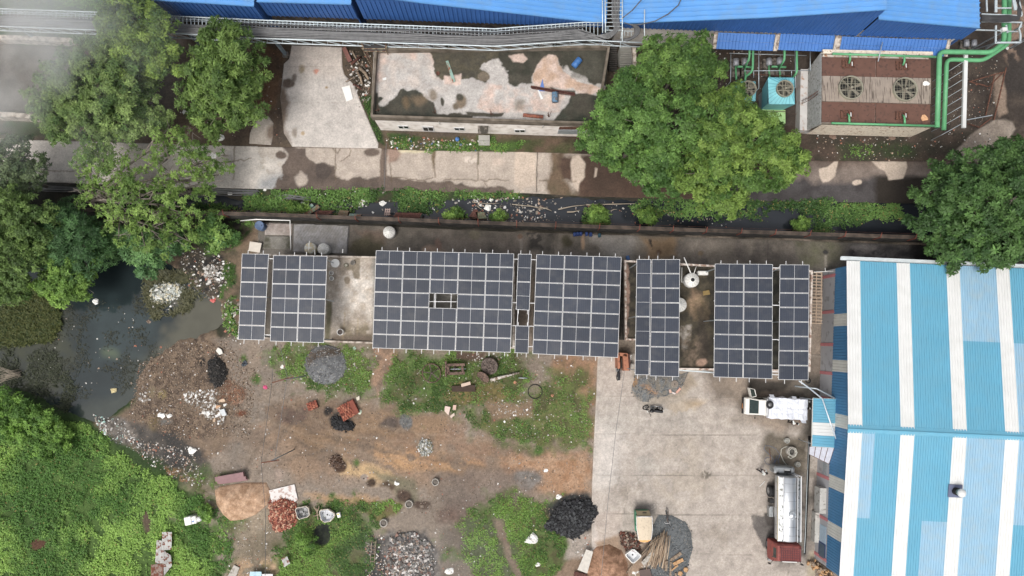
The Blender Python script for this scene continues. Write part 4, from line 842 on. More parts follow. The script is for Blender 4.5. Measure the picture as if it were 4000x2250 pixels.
def array(label,quad,z,cols,rows,grp,skip=(),portrait=None,base=None):
 q=[V3(G3(u,v,z)) for u,v in quad]
 t=base or thing('solar_array',label,'solar array',(q[3].x,q[3].y,0),0,grp)
 W=(q[1]-q[0]).length;H=(q[3]-q[0]).length;g=.018;fr=.028
 for c in range(cols):
  for r in range(rows):
   if(c,r) in skip:continue
   s0,s1=c/cols+g/W,(c+1)/cols-g/W;t0,t1=r/rows+g/H,(r+1)/rows-g/H
   P=[bil(q,s0,t0),bil(q,s1,t0),bil(q,s1,t1),bil(q,s0,t1)];dz=V3((0,0,-.035))
   pm=MB().m(m_frame).loft([[p+dz for p in P[::-1]],[p for p in P[::-1]]]).build('solar_panel',t)
   mb=MB().m(m_pv);w=(s1-s0);h=(t1-t0);a=fr/W;b=fr/H;up=V3((0,0,.003))
   if portrait:hs=[((s0+a,t0+b),(s1-a,t0+h/2-b*.35)),((s0+a,t0+h/2+b*.35),(s1-a,t1-b))]
   else:hs=[((s0+a,t0+b),(s0+w/2-a*.35,t1-b)),((s0+w/2+a*.35,t0+b),(s1-a,t1-b))]
   for(x0,y0),(x1,y1) in hs:mb.add([bil(q,x0,y1)+up,bil(q,x1,y1)+up,bil(q,x1,y0)+up,bil(q,x0,y0)+up],[(0,1,2,3)])
   mb.build('glass',pm)
 rl=MB().m(m_frame);nd_=(q[0]-q[3]).normalized();ks=[.22,.78] if not portrait else[.2,.85]
 for c in range(cols):
  for k in ks:
   s=(c+k)/cols;a=bil(q,s,0)+nd_*.28;b=bil(q,s,1)-nd_*.32;dz=V3((0,0,-.075));rl.bar(a+dz,b+dz,.036,.06)
 for k in(.0,.33,.66,1.0):
  a=bil(q,0,max(.02,min(.98,k)));b=bil(q,1,max(.02,min(.98,k)));rl.bar(a-V3((0,0,.15)),b-V3((0,0,.15)),.06,.07)
 rl.build('rail',t)
 for s in([.04,.96] if cols<3 else[.03,.35,.65,.97]):
  for k in(.04,.5,.96):
   p=bil(q,s,k);MB().m(m_galv).box((p.x,p.y,(p.z-.19+zr-.2)/2),(.07,.07,p.z-.19-zr+.2)).build('post',t)
 return t
za=6.6
A1=array('narrow solar array at the left end, one panel wide and six rows deep',[(944.5,990),(1050.5,992),(1033,1329.6),(929.7,1326.5)],za,1,6,None)
A2=array('solar array two panels wide and six rows deep beside the left end array',[(1066.8,996.7),(1278.7,999.4),(1266,1340),(1054.3,1333.5)],za,2,6,None)
A3=array('largest solar array, five panels wide with one panel missing',[(1467.8,977.3),(2008.5,990.1),(1994.6,1378),(1454.2,1360)],za,5,7,None,skip={(2,3)})
A4=array('slim solar strip of upright panels between the two biggest arrays',[(2023.3,990.9),(2077.6,992),(2068.7,1213),(2014.4,1210)],za,1,2,None,portrait=True)
array('',[(2013.6,1271.4),(2067.5,1273),(2064,1380.9),(2009.6,1379)],za,1,1,None,portrait=True,base=A4)
mb=MB().m(m_frame)
for v in(1012,1182,1272,1352):mb.bar(G3(2002,v,za-.15),G3(2100,v+3,za-.15),.05)
for u0,u1 in((2024,2020),(2066,2062)):mb.bar(G3(u0,1205,za-.1),G3(u1,1275,za-.1),.045)
mb.build('cross_rail',A4)
A5=array('solar array three panels wide and seven rows deep right of the slim strip',[(2095,992.9),(2428.2,1003.3),(2414.6,1398),(2079.6,1382.8)],za,3,7,None)
A6=array('solar array with one column of upright and one of lying panels beside the white tanks',[(2545.5,1012.2),(2656.8,1012.2),(2653,1472.5),(2537.5,1469.4)],7.0,1,8,None)
array('',[(2486.4,1011.5),(2543.5,1012.2),(2536,1465.5),(2479.4,1464.3)],7.0,1,4,None,portrait=True,base=A6)
A7=array('solar array two panels wide and eight rows deep right of the mossy roof',[(2791.9,1029.7),(3019.4,1030.9),(3017.5,1481),(2787.3,1473.3)],7.2,2,8,None)
A8=array('narrow solar array one panel wide at the right end beside the wooden pallets',[(3045.8,1032.8),(3161.9,1033.6),(3158.4,1485.7),(3040,1483.7)],7.2,1,8,None)
for(u0,u1,v,z,o) in((1050,1066,1010,za,A1),(1034,1054,1308,za,A1),(3019,3046,1046,7.2,A8),(3019,3046,1192,7.2,A8),(3018,3044,1326,7.2,A8),(3017,3042,1452,7.2,A8),(3017,3042,1463,7.2,A8)):
 MB().m(m_frame).bar(G3(u0-6,v,z-.15),G3(u1+6,v+1,z-.15),.06).build('cross_rail',o)
for v in(1178,):MB().m(m_frame).bar(G3(1677,v,za-.1),G3(1784,v+1,za-.1),.04).build('cross_rail',A3)
for u in(1697,1763):MB().m(m_frame).bar(G3(u,1148,za-.12),G3(u-1,1203,za-.12),.04).build('cross_rail',A3)
# CABLE LADDER BRIDGE
zc=5.0
UP=[(-60,32),(0,34),(415,48.5),(660,62),(1000,77.6),(1932,112.6),(2000,107),(2287,87),(2355,88.5)]
LO=[(-60,101),(0,103),(415,119),(700,132),(1000,149.5),(1932,180.5),(2000,176.6),(2287,157),(2420,163),(2512,167)]
def pl(P,u):return np.interp(u,[p[0] for p in P],[p[1] for p in P])
tr=thing('cable_bridge','long elevated steel ladder bridge loaded with grey cables','cable bridge',G3(1118,215,0))
m_galw=mat('pale_galvanised',C(198,210,214),.45,.35,.12,3,rgb2=C(150,150,146),thr=.68)
mb=MB().m(m_galw)
dn=lambda u,v,z:(*G(u,v,zc),z)
mb.tube([G3(u,v,zc+.1) for u,v in UP],.055,6);mb.tube([dn(u,v,zc-.5) for u,v in UP],.05,6);mb.tube([G3(u,v,zc+.1) for u,v in LO],.06,6);mb.build('side_rail',tr)
mb=MB().m(m_galw);u=-50
while u<2350:
 a,b=G3(u,pl(UP,u),zc),G3(u,pl(LO,u),zc-.0);mb.bar(a,b,.05,.04);mb.bar(dn(u,pl(UP,u),zc+.1),dn(u,pl(UP,u),zc-.5),.04);u+=15
mb.build('rung',tr)
mb=MB().m(m_galw);zb_=zc-.85
mb.tube([dn(u,v,zb_) for u,v in LO],.06,6)
pts=[V3(G3(x,pl(LO,x),zc)) for x in range(-50,2510,60)]
for i in range(len(pts)-1):
 a,b=pts[i],pts[i+1];mb.bar(a,V3((b.x,b.y,zb_)),.06)
ptsu=[V3(G3(x,pl(UP,x),zc)) for x in range(-50,2350,60)]
for i in range(len(ptsu)-1):
 a,b=ptsu[i],ptsu[i+1];mb.bar(a,V3((b.x,b.y,zb_)),.045);mb.bar(V3((a.x,a.y,zb_)),V3((b.x,b.y,zb_)),.05);mb.bar(V3((a.x,a.y,zb_)),V3((pts[i].x,pts[i].y,zb_)),.04)
mb.build('truss',tr)
m_cab_=mat('grey_cable',C(88,88,90),.55,0,.25,3);m_cab2=mat('dark_cable',C(58,58,60),.6,0,.2,3);m_cab3=mat('light_cable',C(118,118,118),.55,0,.2,3)
rr=random.Random(5)
def cabs(n,us,f0,f1,z,par,name='cable',turn=True):
 for i in range(n):
  f=f0+(f1-f0)*(i+.5)/n+rr.uniform(-.01,.01);ph=rr.uniform(0,6);am=rr.uniform(.005,.03)*(1 if i>3 else 2.4);pts=[]
  for u in us:
   k=f+am*math.sin(u/170+ph)+am*.5*math.sin(u/63+ph*2);k=min(max(k,.03),.97);v=pl(UP,u)*(1-k)+pl(LO,u)*k
   pts.append(G3(u,v,z+.04+.05*(i%3)))
  if turn and i%2==0:
   end=[(2360,150-i*.6),(2395,140-i*.8),(2414-(i-8)*.8,105),(2416-i*.9,60),(2420-i*1.0,20),(2420-i*1.0,-60)];pts+=[G3(a,b,z+.1+.04*(i%3)) for a,b in end]
  elif turn:
   pts+=[G3(a,b,z+.08) for a,b in((2370,160),(2440,162-i*.3),(2490-i*.5,140),(2500-i*.7,110),(2480-i*.6,95))]
  P=[V3(p) for p in pts];S=[]
  for j in range(len(P)-1):
   p0,p1,p2,p3=P[max(j-1,0)],P[j],P[j+1],P[min(j+2,len(P)-1)]
   for t in((0,.33,.66) if j>len(P)-8 else(0,.5)):
    S.append(.5*((2*p1)+(-p0+p2)*t+(2*p0-5*p1+4*p2-p3)*t*t+(-p0+3*p1-3*p2+p3)*t**3))
  S.append(P[-1]);MB().m([m_cab_,m_cab2,m_cab3][i%3]).tube(S,.042,5,False).build(name,par)
cabs(32,list(range(-60,2340,75)),.4,.97,zc,tr)
cabs(3,list(range(900,2340,60)),.2,.38,zc+.02,tr,turn=False)
m2=MB().m(m_galw)
for u0,u1 in((2353,2355),(2363,2366),(2431,2432)):m2.tube([G3(u1-1,165 if u1>2400 else 128,zc+.25),G3(u0,-80,zc+.4)],.05,6)
for k in range(14):v=118-k*15.2;m2.bar(G3(2362,v,zc+.15),G3(2430,v,zc+.15),.05);
m2.build('rung',tr)
m2=MB().m(m_galw);m2.tube([G3(2518,172,zc+.1),G3(2517,105,zc+.3),G3(2518,36,zc+.9)],.045,6);m2.bar(G3(2428,125,zc),G3(2422,186,zc),.05);m2.bar(G3(2352,175,zc),G3(2360,160,zc),.05)
for k in range(5):m2.bar(G3(2440+k*13,122,zc-.1),G3(2440+k*13,140,zc-.1),.04)
m2.bar(G3(2432,121,zc-.1),G3(2475,122,zc-.1),.05);m2.build('end_frame',tr)
for(u,v,uu,vv) in((1118,215,1068,160),(150,155,128,142),(2350,185,2352,170),(1470,205,1455,165),(790,180,760,140)):
 b=V3(G3(u,v,0));c=MB().m(mat('column_steel',C(140,160,170),.5,.4,.15)).box((b.x,b.y,2.05),(.22,.3,4.1));o=c.build('column',tr)
 MB().m(m_concd).box((b.x,b.y,.14),(.55,.55,.28)).build('column_base',tr)
for pts in([(2432,70),(2470,40),(2505,0),(2530,-40)],[(2436,88),(2465,97),(2500,96),(2560,82),(2610,55),(2650,20),(2668,-20)]):
 tag(MB().m(m_cab_).tube([G3(u,v,6.3) for u,v in pts],.05,6).build('loose_cable'),'single slack grey cable crossing the blue roof to '+('the left' if pts[0][1]==70 else 'the right')+' beside the cable ladder','cable')
pt=[V3(G3(*p,4.3)) for p in((1418,172),(1510,180),(1510,200),(1420,200))];pf=thing('steel_platform','small rusty railed platform hanging beside the cable bridge at the office corner','platform',(pt[0].x,pt[0].y,0))
MB().m(m_cab2).quad(pt[0],pt[3],pt[2],pt[1],.05).build('deck',pf);mb=MB().m(mat('cream_rust_steel',C(160,150,120),.8,0,.2,4,rgb2=C(110,70,50),thr=.5))
for a,b in((0,3),(3,2),(2,1)):mb.bar(pt[a]+V3((0,0,.5)),pt[b]+V3((0,0,.5)),.06);mb.bar(pt[a],pt[b],.06)
for p in pt:mb.bar(V3((p.x,p.y,.0)),p+V3((0,0,.5)),.06)
mb.build('railing',pf)
# COOLING TOWERS
zq=3.6
q=[V3(G3(*p,zq)) for p in((3211.6,203),(3640.5,212),(3636,497),(3209.6,485))]
ct=thing('cooling_tower','big brown topped cooling tower with two round fans and louvred sides','cooling tower',(q[3].x,q[3].y,0))
m_brown=mat('brown_hot_basin',C(104,70,56),.8,0,.15,2,rgb2=C(84,58,48),thr=.6)
m_deck=mat('streaked_deck',C(150,136,122),.85,0,.15,2)
def _streak(m):
 nt=m.node_tree;N=nt.nodes;L=nt.links;tc=N.new('ShaderNodeTexCoord');mp=N.new('ShaderNodeMapping');mp.inputs['Scale'].default_value=(9,.7,1);n=N.new('ShaderNodeTexNoise');n.inputs['Scale'].default_value=1;n.inputs['Detail'].default_value=4
 L.new(tc.outputs['Object'],mp.inputs[0]);L.new(mp.outputs[0],n.inputs['Vector']);r=N.new('ShaderNodeMapRange');r.inputs[1].default_value=.55;r.inputs[2].default_value=.6;L.new(n.outputs[0],r.inputs[0])
 b=N['Principled BSDF'];src=b.inputs['Base Color'].links[0].from_socket;mm=N.new('ShaderNodeMix');mm.data_type='RGBA';L.new(r.outputs[0],mm.inputs[0]);L.new(src,mm.inputs[6]);mm.inputs[7].default_value=(*C(98,86,76),1);L.new(mm.outputs[2],b.inputs['Base Color'])
_streak(m_deck)
def ctq(s,t,dz=0):return bil(q,s,t)+V3((0,0,dz))
def ctplate(name,s0,s1,t0,t1,dz,mm,th=.1):
 P=[ctq(s0,t1,dz),ctq(s1,t1,dz),ctq(s1,t0,dz),ctq(s0,t0,dz)];return MB().m(mm).loft([[p-V3((0,0,th)) for p in P],P]).build(name,ct)
for(s0,s1) in((.0,.488),(.495,.99)):ctplate('basin_lid',s0,s1,.07,.33,.02,m_brown);ctplate('basin_lid',s0,s1,.69,.97,.02,m_brown)
ctplate('fan_deck',0,.99,.335,.685,.06,m_deck)
mb=MB().m(mat('casing',C(200,192,180),.7,0,.15,2,rgb2=C(160,104,60),thr=.58,edge=.1))
inn=[ctq(.01,.97),ctq(.98,.97),ctq(.98,.03),ctq(.01,.03)];mb.loft([[V3((p.x,p.y,.8)) for p in inn],[V3((p.x,p.y,zq-.1)) for p in inn]]);mb.build('casing',ct)
bs=[V3(G3(*p,1.0)) for p in((3128,270),(3590,275),(3585,520),(3124,508.5))];
mb=MB().m(mat('white_basin',C(206,202,198),.7,0,.12,1,rgb2=C(170,120,76),thr=.64,edge=.06));mb.loft([[V3((p.x,p.y,0)) for p in bs[::-1]],[V3((p.x,p.y,1.0)) for p in bs[::-1]]]);mb.build('basin',ct)
m_louv=mat('louvre_sheet',C(160,160,156),.6,.2,.2,3,rgb2=C(110,106,98),thr=.62)
mb=MB().m(m_louv);A,B=ctq(0,1)-V3((.02,0,.05)),ctq(0,0)-V3((.02,0,.05));Cc,D=V3((bs[0].x+.75,bs[0].y,1.02)),V3((bs[3].x+.75,bs[3].y,1.02))
for i in range(16):
 t0,t1=i/16,(i+1)/16;a=A.lerp(D,t0);b=B.lerp(Cc,t0);c=B.lerp(Cc,t1);d=A.lerp(D,t1);o=V3((-.09,0,0));mb.add([a,b,c+o,d+o,d,c],[(0,1,2,3),(3,2,5,4)])
ribbed(mb,D,A,B,Cc,.16,.04);mb.build('louvre',ct)
m_ww=mat('cream_edge',C(222,208,186),.7,0,.15,3,rgb2=C(150,100,60),thr=.62)
mb=MB().m(m_ww);mb.bar(ctq(0,.0,.05),ctq(1,-.0,.05),.35,.2);mb.build('edge_trim',ct)
mb=MB().m(m_ww);a,b=ctq(0,1.0),ctq(1,1.0);mb.loft([[V3((a.x,a.y-.05,3.4)),V3((b.x,b.y-.05,3.4)),V3((b.x,b.y-.05,3.62)),V3((a.x,a.y-.05,3.62))],[V3((bs[3].x+.6,a.y-.1,1.0)),V3((b.x-.3,b.y-.1,1.0)),V3((b.x-.3,b.y-.1,1.2)),V3((bs[3].x+.6,a.y-.1,1.2))]]);mb.build('side_panel',ct)
def fan(u,v,rpx,par,z,blades=6,col=C(150,146,126)):
 c=V3(G3(u,v,z));rr_=rpx*(HC-z)/FPX;mm=mat('fan_guard',col,.6,0,.15,5)
 mb=MB().m(mm).lathe((c.x,c.y,z-.25),[(rr_*1.04,0),(rr_,.18),(rr_*1.03,.3),(rr_*.96,.3),(rr_*.95,.1)],32,cap=False);mb.m(m_dark).cyl((c.x,c.y,z-.22),rr_*.98,.02,32);sh=mb.build('fan_shroud',par)
 mb=MB().m(mat('fan_blade',C(120,112,96),.6))
 for k in range(blades):
  a=2*math.pi*k/blades+.3;d=V3((math.cos(a),math.sin(a),0));n=V3((-d.y,d.x,0));w=rr_*.12
  mb.quad(c+d*.12-n*w*.5+V3((0,0,-.16)),c+d*rr_*.9-n*w+V3((0,0,-.12)),c+d*rr_*.9+n*w+V3((0,0,-.05)),c+d*.12+n*w*.5+V3((0,0,-.1)),.01)
 mb.cyl((c.x,c.y,z-.18),.14,.1,12);mb.build('fan_blade',sh)
 mb=MB().m(mm)
 for k in(-.33,.33):
  h=math.sqrt(1-k*k)*rr_
  for a in(0,math.pi/2):
   d=V3((math.cos(a),math.sin(a),0));n=V3((-d.y,d.x,0));mb.bar(c+n*k*rr_-d*h+V3((0,0,.06)),c+n*k*rr_+d*h+V3((0,0,.06)),.032)
 for i in range(-3,4):
  k=i/4;h=math.sqrt(1-k*k)*rr_
  for a in(0,math.pi/2):
   d=V3((math.cos(a),math.sin(a),0));n=V3((-d.y,d.x,0));mb.bar(c+n*k*rr_-d*h+V3((0,0,.04)),c+n*k*rr_+d*h+V3((0,0,.04)),.012)
 mb.cyl((c.x+.02,c.y,z+.05),.1,.12,12);mb.build('fan_guard',sh)
fan(3325,341,47,ct,zq+.3);fan(3537.6,347.4,47,ct,zq+.3)
m_pipe=mat('green_pipe',C(84,166,108),.5,0,.12,2,rgb2=C(70,140,96),thr=.7,edge=.1)
for(u,v) in((3314,249),(3525,256),(3309,447),(3524,451)):
 c=V3(G3(u,v,zq+.1));mb=MB().m(m_rust);
 for dx in(-.5,-.2,.2,.5):mb.box((c.x+dx,c.y,zq+.1),(.14,.75,.1))
 for dy in(-.34,.34):mb.box((c.x,c.y+dy,zq+.1),(1.15,.07,.08))
 mb.m(m_white).box((c.x+.3,c.y,zq+.08),(.16,.35,.06));mb.build('valve_box',ct)
 sg=1 if v<300 else-1;MB().m(m_pipe).tube([(c.x,c.y,zq+.2),(c.x,c.y+sg*.25,zq+.45),(c.x,c.y+sg*.85,zq+.45)],.09).build('feed_pipe',ct)
def cpipe(pts,r,label,par=None,name='pipe',mm=m_pipe,fl=()):
 P=[V3(G3(*p)) for p in pts];S=[]
 for j,p in enumerate(P):
  if 0<j<len(P)-1:
   a=(P[j-1]-p);b=(P[j+1]-p);k=min(.5,a.length*.4,b.length*.4);a.normalize();b.normalize();p0=p+a*k;p1=p+b*k
   for t in(0,.25,.5,.75,1):S.append((1-t)**2*p0+2*t*(1-t)*p+t*t*p1)
  else:S.append(p)
 mb=MB().m(mm).tube(S,r,14)
 for f in fl:
  p=V3(G3(*f));mb.torus(p,r*1.1,.04,16,6,Matrix.Rotation(math.pi/2,3,'X'))
 o=mb.build(name,par)
 if par is None:tag(o,label,'pipe')
 return o
cpipe([(3252,210,zq+.55),(3656,222,zq+.55)],.1,'',ct,'header_pipe');cpipe([(3248,481,zq+.55),(3652,492,zq+.55)],.1,'',ct,'header_pipe')
cpipe([(3924,-60,3.9),(3923,60,3.9),(3922,165,3.9),(3872,205,3.9),(3670,202,3.9),(3661,498,3.9)],.21,'fat green pipe that bends over the cooling tower edge, the left one of the pair')
cpipe([(3942,-60,3.3),(3942,60,3.3),(3941,170,3.3),(3840,236,3.3),(3698,232,3.0),(3687,508,2.6)],.19,'fat green pipe running lower and further out than its twin beside the cooling tower')
a,b=V3(G3(3772,212,3.2)),V3(G3(3764,500,3.2));bm=thing('white_beam','long white steel channel beam on props right of the green pipes','beam',(b.x,b.y,0))
MB().m(m_white).bar(a,b,.32,.2).build('beam',bm);mb=MB().m(m_galv)
for k in range(8):
 p=a.lerp(b,.1+k*.12);mb.bar(p-V3((.15,0,.05)),p-V3((1.0,.55,1.6)),.05);mb.bar(p-V3((1.0,.55,1.6)),V3((p.x-1.0,p.y-.55,0)),.05)
mb.build('prop',bm)
def teal(qp,z,fu,fv,fr_,label,hgt):
 q4=[V3(G3(*p,z)) for p in qp];t=thing('fan_tower',label,'cooling tower',(q4[3].x,q4[3].y,0),0,'small teal cooling towers');m_t=mat('teal_panel',C(110,196,206),.5,0,.1,2)
 c=V3(G3(fu,fv,z+.25));r=fr_*(HC-z)/FPX;mb=MB().m(m_t);n=24;ring=[];sq=[]
 for j in range(n):
  a=2*math.pi*j/n+.001;d=V3((math.cos(a),math.sin(a),0));ring.append(c+d*r*1.03);cc=(q4[0]+q4[2])/2;k=1/max(abs(d.x),abs(d.y));hw=(q4[1]-q4[0]).length/2;hh=(q4[3]-q4[0]).length/2;sq.append(V3((cc.x+d.x*k*hw,cc.y+d.y*k*hh,z)))
 vs=sq+ring;mb.add(vs,[(j,(j+1)%n,n+(j+1)%n,n+j) for j in range(n)]);
 lo=[V3((p.x*.985+cc.x*.015,p.y*.985+cc.y*.015,hgt)) for p in q4[::-1]];hi=[V3((p.x,p.y,z)) for p in q4[::-1]];mb.loft([[cc+(p-cc).normalized()*((p-cc).length*.8)*V3((1,1,0)).length/1.414 if 0 else V3((cc.x+(p.x-cc.x)*.8,cc.y+(p.y-cc.y)*.8,hgt)) for p in hi],hi],cap=False);mb.build('casing',t)
 mb=MB().m(mat('teal_rib',C(70,150,166),.5));
 for j in range(n):mb.bar(sq[j]+V3((0,0,.01)),ring[j]+V3((0,0,.01)),.03)
 mb.build('rib',t);fan(fu,fv,fr_,t,z+.45)
 MB().m(m_galv).box((cc.x,cc.y,hgt/2),((q4[1]-q4[0]).length*.7,(q4[3]-q4[0]).length*.7,hgt)).build('base_frame',t)
 return t
teal([(3002,301),(3104,306),(3103,409),(2998,405)],3.4,3067,345,33,'turquoise square tower with a round fan right beside the light green box',1.2)
teal([(2876,316),(2952,320),(2950,396),(2874,392)],2.9,2923,346,32,'turquoise fan tower half hidden by the big tree',1.0)
p4=[V3(G3(*p,1.3)) for p in((2976,427),(3068,430),(3068,482),(2975,480))];gb=thing('green_cabinet','light green metal box below the turquoise tower','cabinet',(p4[3].x,p4[3].y,0))
MB().m(mat('light_green_paint',C(170,214,132),.6,0,.1,3,rgb2=C(130,150,90),thr=.66)).loft([[V3((p.x,p.y,0)) for p in p4[::-1]],p4[::-1]]).build('box',gb);MB().m(mat('moss_trim',C(120,130,84))).bar(p4[0].lerp(p4[3],.12)+V3((0,0,.02)),p4[1].lerp(p4[2],.12)+V3((0,0,.02)),.12,.03).build('trim',gb)
def pump(u,v,label):
 c=V3(G3(u,v,.8));t=thing('pump',label,'pump',(c.x,c.y,0),0,'grey pumps behind the turquoise towers');MB().m(m_concd).box((c.x+.1,c.y-.35,.2),(1.0,1.7,.4)).build('plinth',t)
 MB().m(mat('pump_grey',C(150,152,158),.5,.2)).tube([(c.x,c.y+.35,.75),(c.x,c.y-.3,.75)],.27,14).build('motor',t);MB().m(m_pipe).tube([(c.x,c.y-.3,.7),(c.x,c.y-.9,.7),(c.x-.05,c.y-1.3,.9),(c.x-.05,c.y-1.7,.9)],.09).build('outlet',t)
for u,v,l in((2875,244,'grey pump leftmost behind the turquoise towers'),(2911,243,'grey pump second from left behind the turquoise towers'),(3005,243,'grey pump in the dark bay right of the first pair'),(3046,240,'grey pump nearest the big cooling tower wall')):pump(u,v,l)
for pts,r,l in(([(2930,150,3.0),(2927,235,2.8),(2906,262,1.6)],.1,'green pipe leftmost of the four dropping from the blue lean-to'),([(2943,150,3.2),(2940,278,3.0),(2912,300,2.2),(2911,318,2.0)],.1,'green pipe bending to the half hidden turquoise tower'),([(3064,150,3.0),(3065,238,2.8),(3042,262,1.6)],.1,'green pipe dropping to the right pair of pumps'),([(3112,150,3.2),(3113,285,3.0),(3094,305,2.2)],.1,'green pipe rightmost of the four, bending to the turquoise tower'),([(2881,260,1.2),(2935,262,1.2)],.1,'short green cross pipe over the left pumps'),([(3014,260,1.2),(3070,262,1.2)],.1,'short green cross pipe over the right pumps')):
 cpipe(pts,r,l)
fr=thing('scaffold','grey pipe scaffold frame around the turquoise towers','scaffold',G3(2964,345,0));mb=MB().m(m_galv)
for a,b in(((2964,165,2.6),(2964,345,2.6)),((3105,165,2.6),(3108,340,2.6)),((2905,277,2.4),(3170,275,2.4)),((2850,208,2.0),(3150,217,2.0)),((2964,162,2.6),(3105,163,2.6)),((3165,195,2.5),(3165,275,2.5)),((2855,212,2.0),(2854,318,2.0)),((3092,275,2.4),(3092,300,2.0)),((2944,277,2.4),(2944,304,2.0))):mb.tube([G3(*a),G3(*b)],.035,6)
mb.m(m_rust)
for a,b in(((2790,164,3.0),(3195,188,3.0)),((2790,170,3.0),(3195,194,3.0)),((2930,290,1.4),(3095,297,1.4))):mb.tube([G3(*a),G3(*b)],.04,6)
mb.build('tube',fr)
for u,v in((2964,345),(3108,340),(2854,318)):b=G3(u,v,2.6);MB().m(m_galv).tube([(b[0],b[1],0),b],.035,6).build('post',fr)
lad=MB().m(m_rust)
for dv in(0,12):lad.tube([G3(3122,398+dv,.6),G3(3160,380+dv,2.2),G3(3222,338+dv,3.7)],.03,5)
for k in range(16):u=3122+k*6;a=V3(G3(u,np.interp(u,[3122,3222],[396,340]),.8+k*.18));b=V3(G3(u,np.interp(u,[3122,3222],[396,340])+12,.8+k*.18));lad.bar(a,b,.025)
tag(lad.build('ladder'),'rusty ladder leaning on the louvred side of the cooling tower','ladder')
rk=thing('pipe_rack','pale steel cable rack and frames over the green pipes at the top right corner','pipe rack',G3(3905,165,0));mb=MB().m(m_galw)
zk=4.6
for a,b,w in(((3834,55),(3992,62),.1),((3834,84),(3992,88),.1),((3890,0),(3890,48),.22),((3960,0),(3968,40),.3),((3980,0),(3992,60),.1),((3895,32),(3950,32),.1),((3853,0),(3855,46),.12),((3890,100),(3889,168),.14),((3890,167),(3985,166),.14),((3985,166),(3986,135),.14),((3986,135),(3980,112),.12),((3980,112),(3990,92),.12),((3811,117),(3912,120),.08),((3930,98),(3936,128),.12),((3933,122),(3975,124),.06)):mb.bar(G3(*a,zk),G3(*b,zk),w,.1)
mb.build('frame',rk);MB().m(m_white).box(V3(G3(3920,116,zk+.1)),(.38,.3,.3)).build('junction_box',rk)
mb=MB().m(m_cab2)
for k in range(9):mb.tube([G3(3834,60+k*2.8,zk+.1),G3(3880,62+k*3+2*math.sin(k),zk+.14),G3(3940,60+k*3,zk+.16),G3(3985-k,66+k*1.5,zk+.12),G3(3990-k*1.8,40,zk+.1),G3(3976+k*1.4-6,0,zk+.1)],.05,5)
mb.build('cable_bundle',rk);mb=MB().m(m_galv)
for a,b in(((3985,166),(3950,190)),((3889,168),(3800,195)),((3912,128),(3790,195))):p=V3(G3(*a,zk));qq=V3(G3(*b,0.2));mb.bar(p,qq,.08)
for u,v in((3850,190),(3948,188)):b=V3(G3(u,v,0));mb.bar(b,V3((b.x,b.y,zk)),.14)
mb.build('brace',rk)
for i,(u,v) in enumerate(((3778,168),(3808,168))):
 c=V3(G3(u,v,.8));t=thing('pump','grey motor pump %s beside the factory corner at the top right'%('nearer the wall' if i==0 else 'further from the wall'),'pump',(c.x,c.y,0),0,'pumps at the top right corner');MB().m(m_concd).box((c.x,c.y-.1,.15),(.6,1.0,.3)).build('plinth',t);MB().m(mat('pump_grey',C(150,152,158))).tube([(c.x,c.y+.3,.7),(c.x,c.y-.3,.7)],.24,14).build('motor',t)
rf=thing('rusty_scaffold','rusty angle iron frame standing on the bare soil right of the white beam','scaffold',G3(3880,470,0));mb=MB().m(m_rust)
for a,b in(((3931,262,1.6),(3882,470,.1)),((3886,290,1.2),(3850,452,.1)),((3785,318,.2),(3860,338,.2)),((3790,318,.2),(3918,282,1.5)),((3875,458,.2),(3825,498,.05)),((3778,482,.1),(3828,498,.1)),((3862,338,.3),(3922,280,1.5))):mb.bar(G3(*a),G3(*b),.09)
mb.build('angle_bar',rf)
MB().m(m_galv).bar(G3(3778,468,.2),G3(3876,450,.4),.07).build('brace',rf)
# VEGETATION
m_leaf=attrmat('foliage',.55,((1.5,.12),),0,.35,.28)
m_bark=mat('bark',C(136,126,114),.95,0,.2,4)
def leafquads(base,d,up,L,W,droop):
 side=np.cross(d,up);side/=np.linalg.norm(side,axis=1,keepdims=True)+1e-9
 L=L[:,None];W=W[:,None];dr=droop[:,None]
 m=base+d*L*.55+up*L*.06;t=base+d*L-up*dr*L
 V=np.stack([base-side*W*.25,base+side*W*.25,m+side*W*.5,m-side*W*.5,t+side*W*.12,t-side*W*.12],1)
 n=len(base);k=np.arange(n)[:,None]*6
 F=np.concatenate([k+np.array([[0,1,2,3]]),k+np.array([[3,2,4,5]])],0)
 return V.reshape(-1,3),F
def rosettes(cen,nrm,rad,nl,cols,seed,lw=.34,flat=.35,jc=.18):
 g=np.random.default_rng(seed);n=len(cen)
 up=nrm/np.linalg.norm(nrm,axis=1,keepdims=True)
 a=np.cross(up,g.normal(size=(n,3)));a/=np.linalg.norm(a,axis=1,keepdims=True)+1e-9;b=np.cross(up,a)
 th=(np.arange(nl)[None,:]*2*math.pi/nl+g.uniform(0,6.28,(n,1))+g.normal(0,.25,(n,nl)))
 el=g.uniform(-.15,flat+.5,(n,nl))
 d=(a[:,None]*np.cos(th)[...,None]+b[:,None]*np.sin(th)[...,None])*np.cos(el)[...,None]+up[:,None]*np.sin(el)[...,None]
 d=d.reshape(-1,3);base=np.repeat(cen,nl,0)+d*.02;U=np.repeat(up,nl,0)
 L=np.repeat(rad,nl)*g.uniform(.7,1.15,n*nl);V,F=leafquads(base,d,U,L,L*lw,g.uniform(.05,.35,n*nl))
 c=np.repeat(np.repeat(cols,nl,0)*(1+g.normal(0,jc,(n*nl,1))),6,0)
 return V,F,np.clip(c,.003,1)
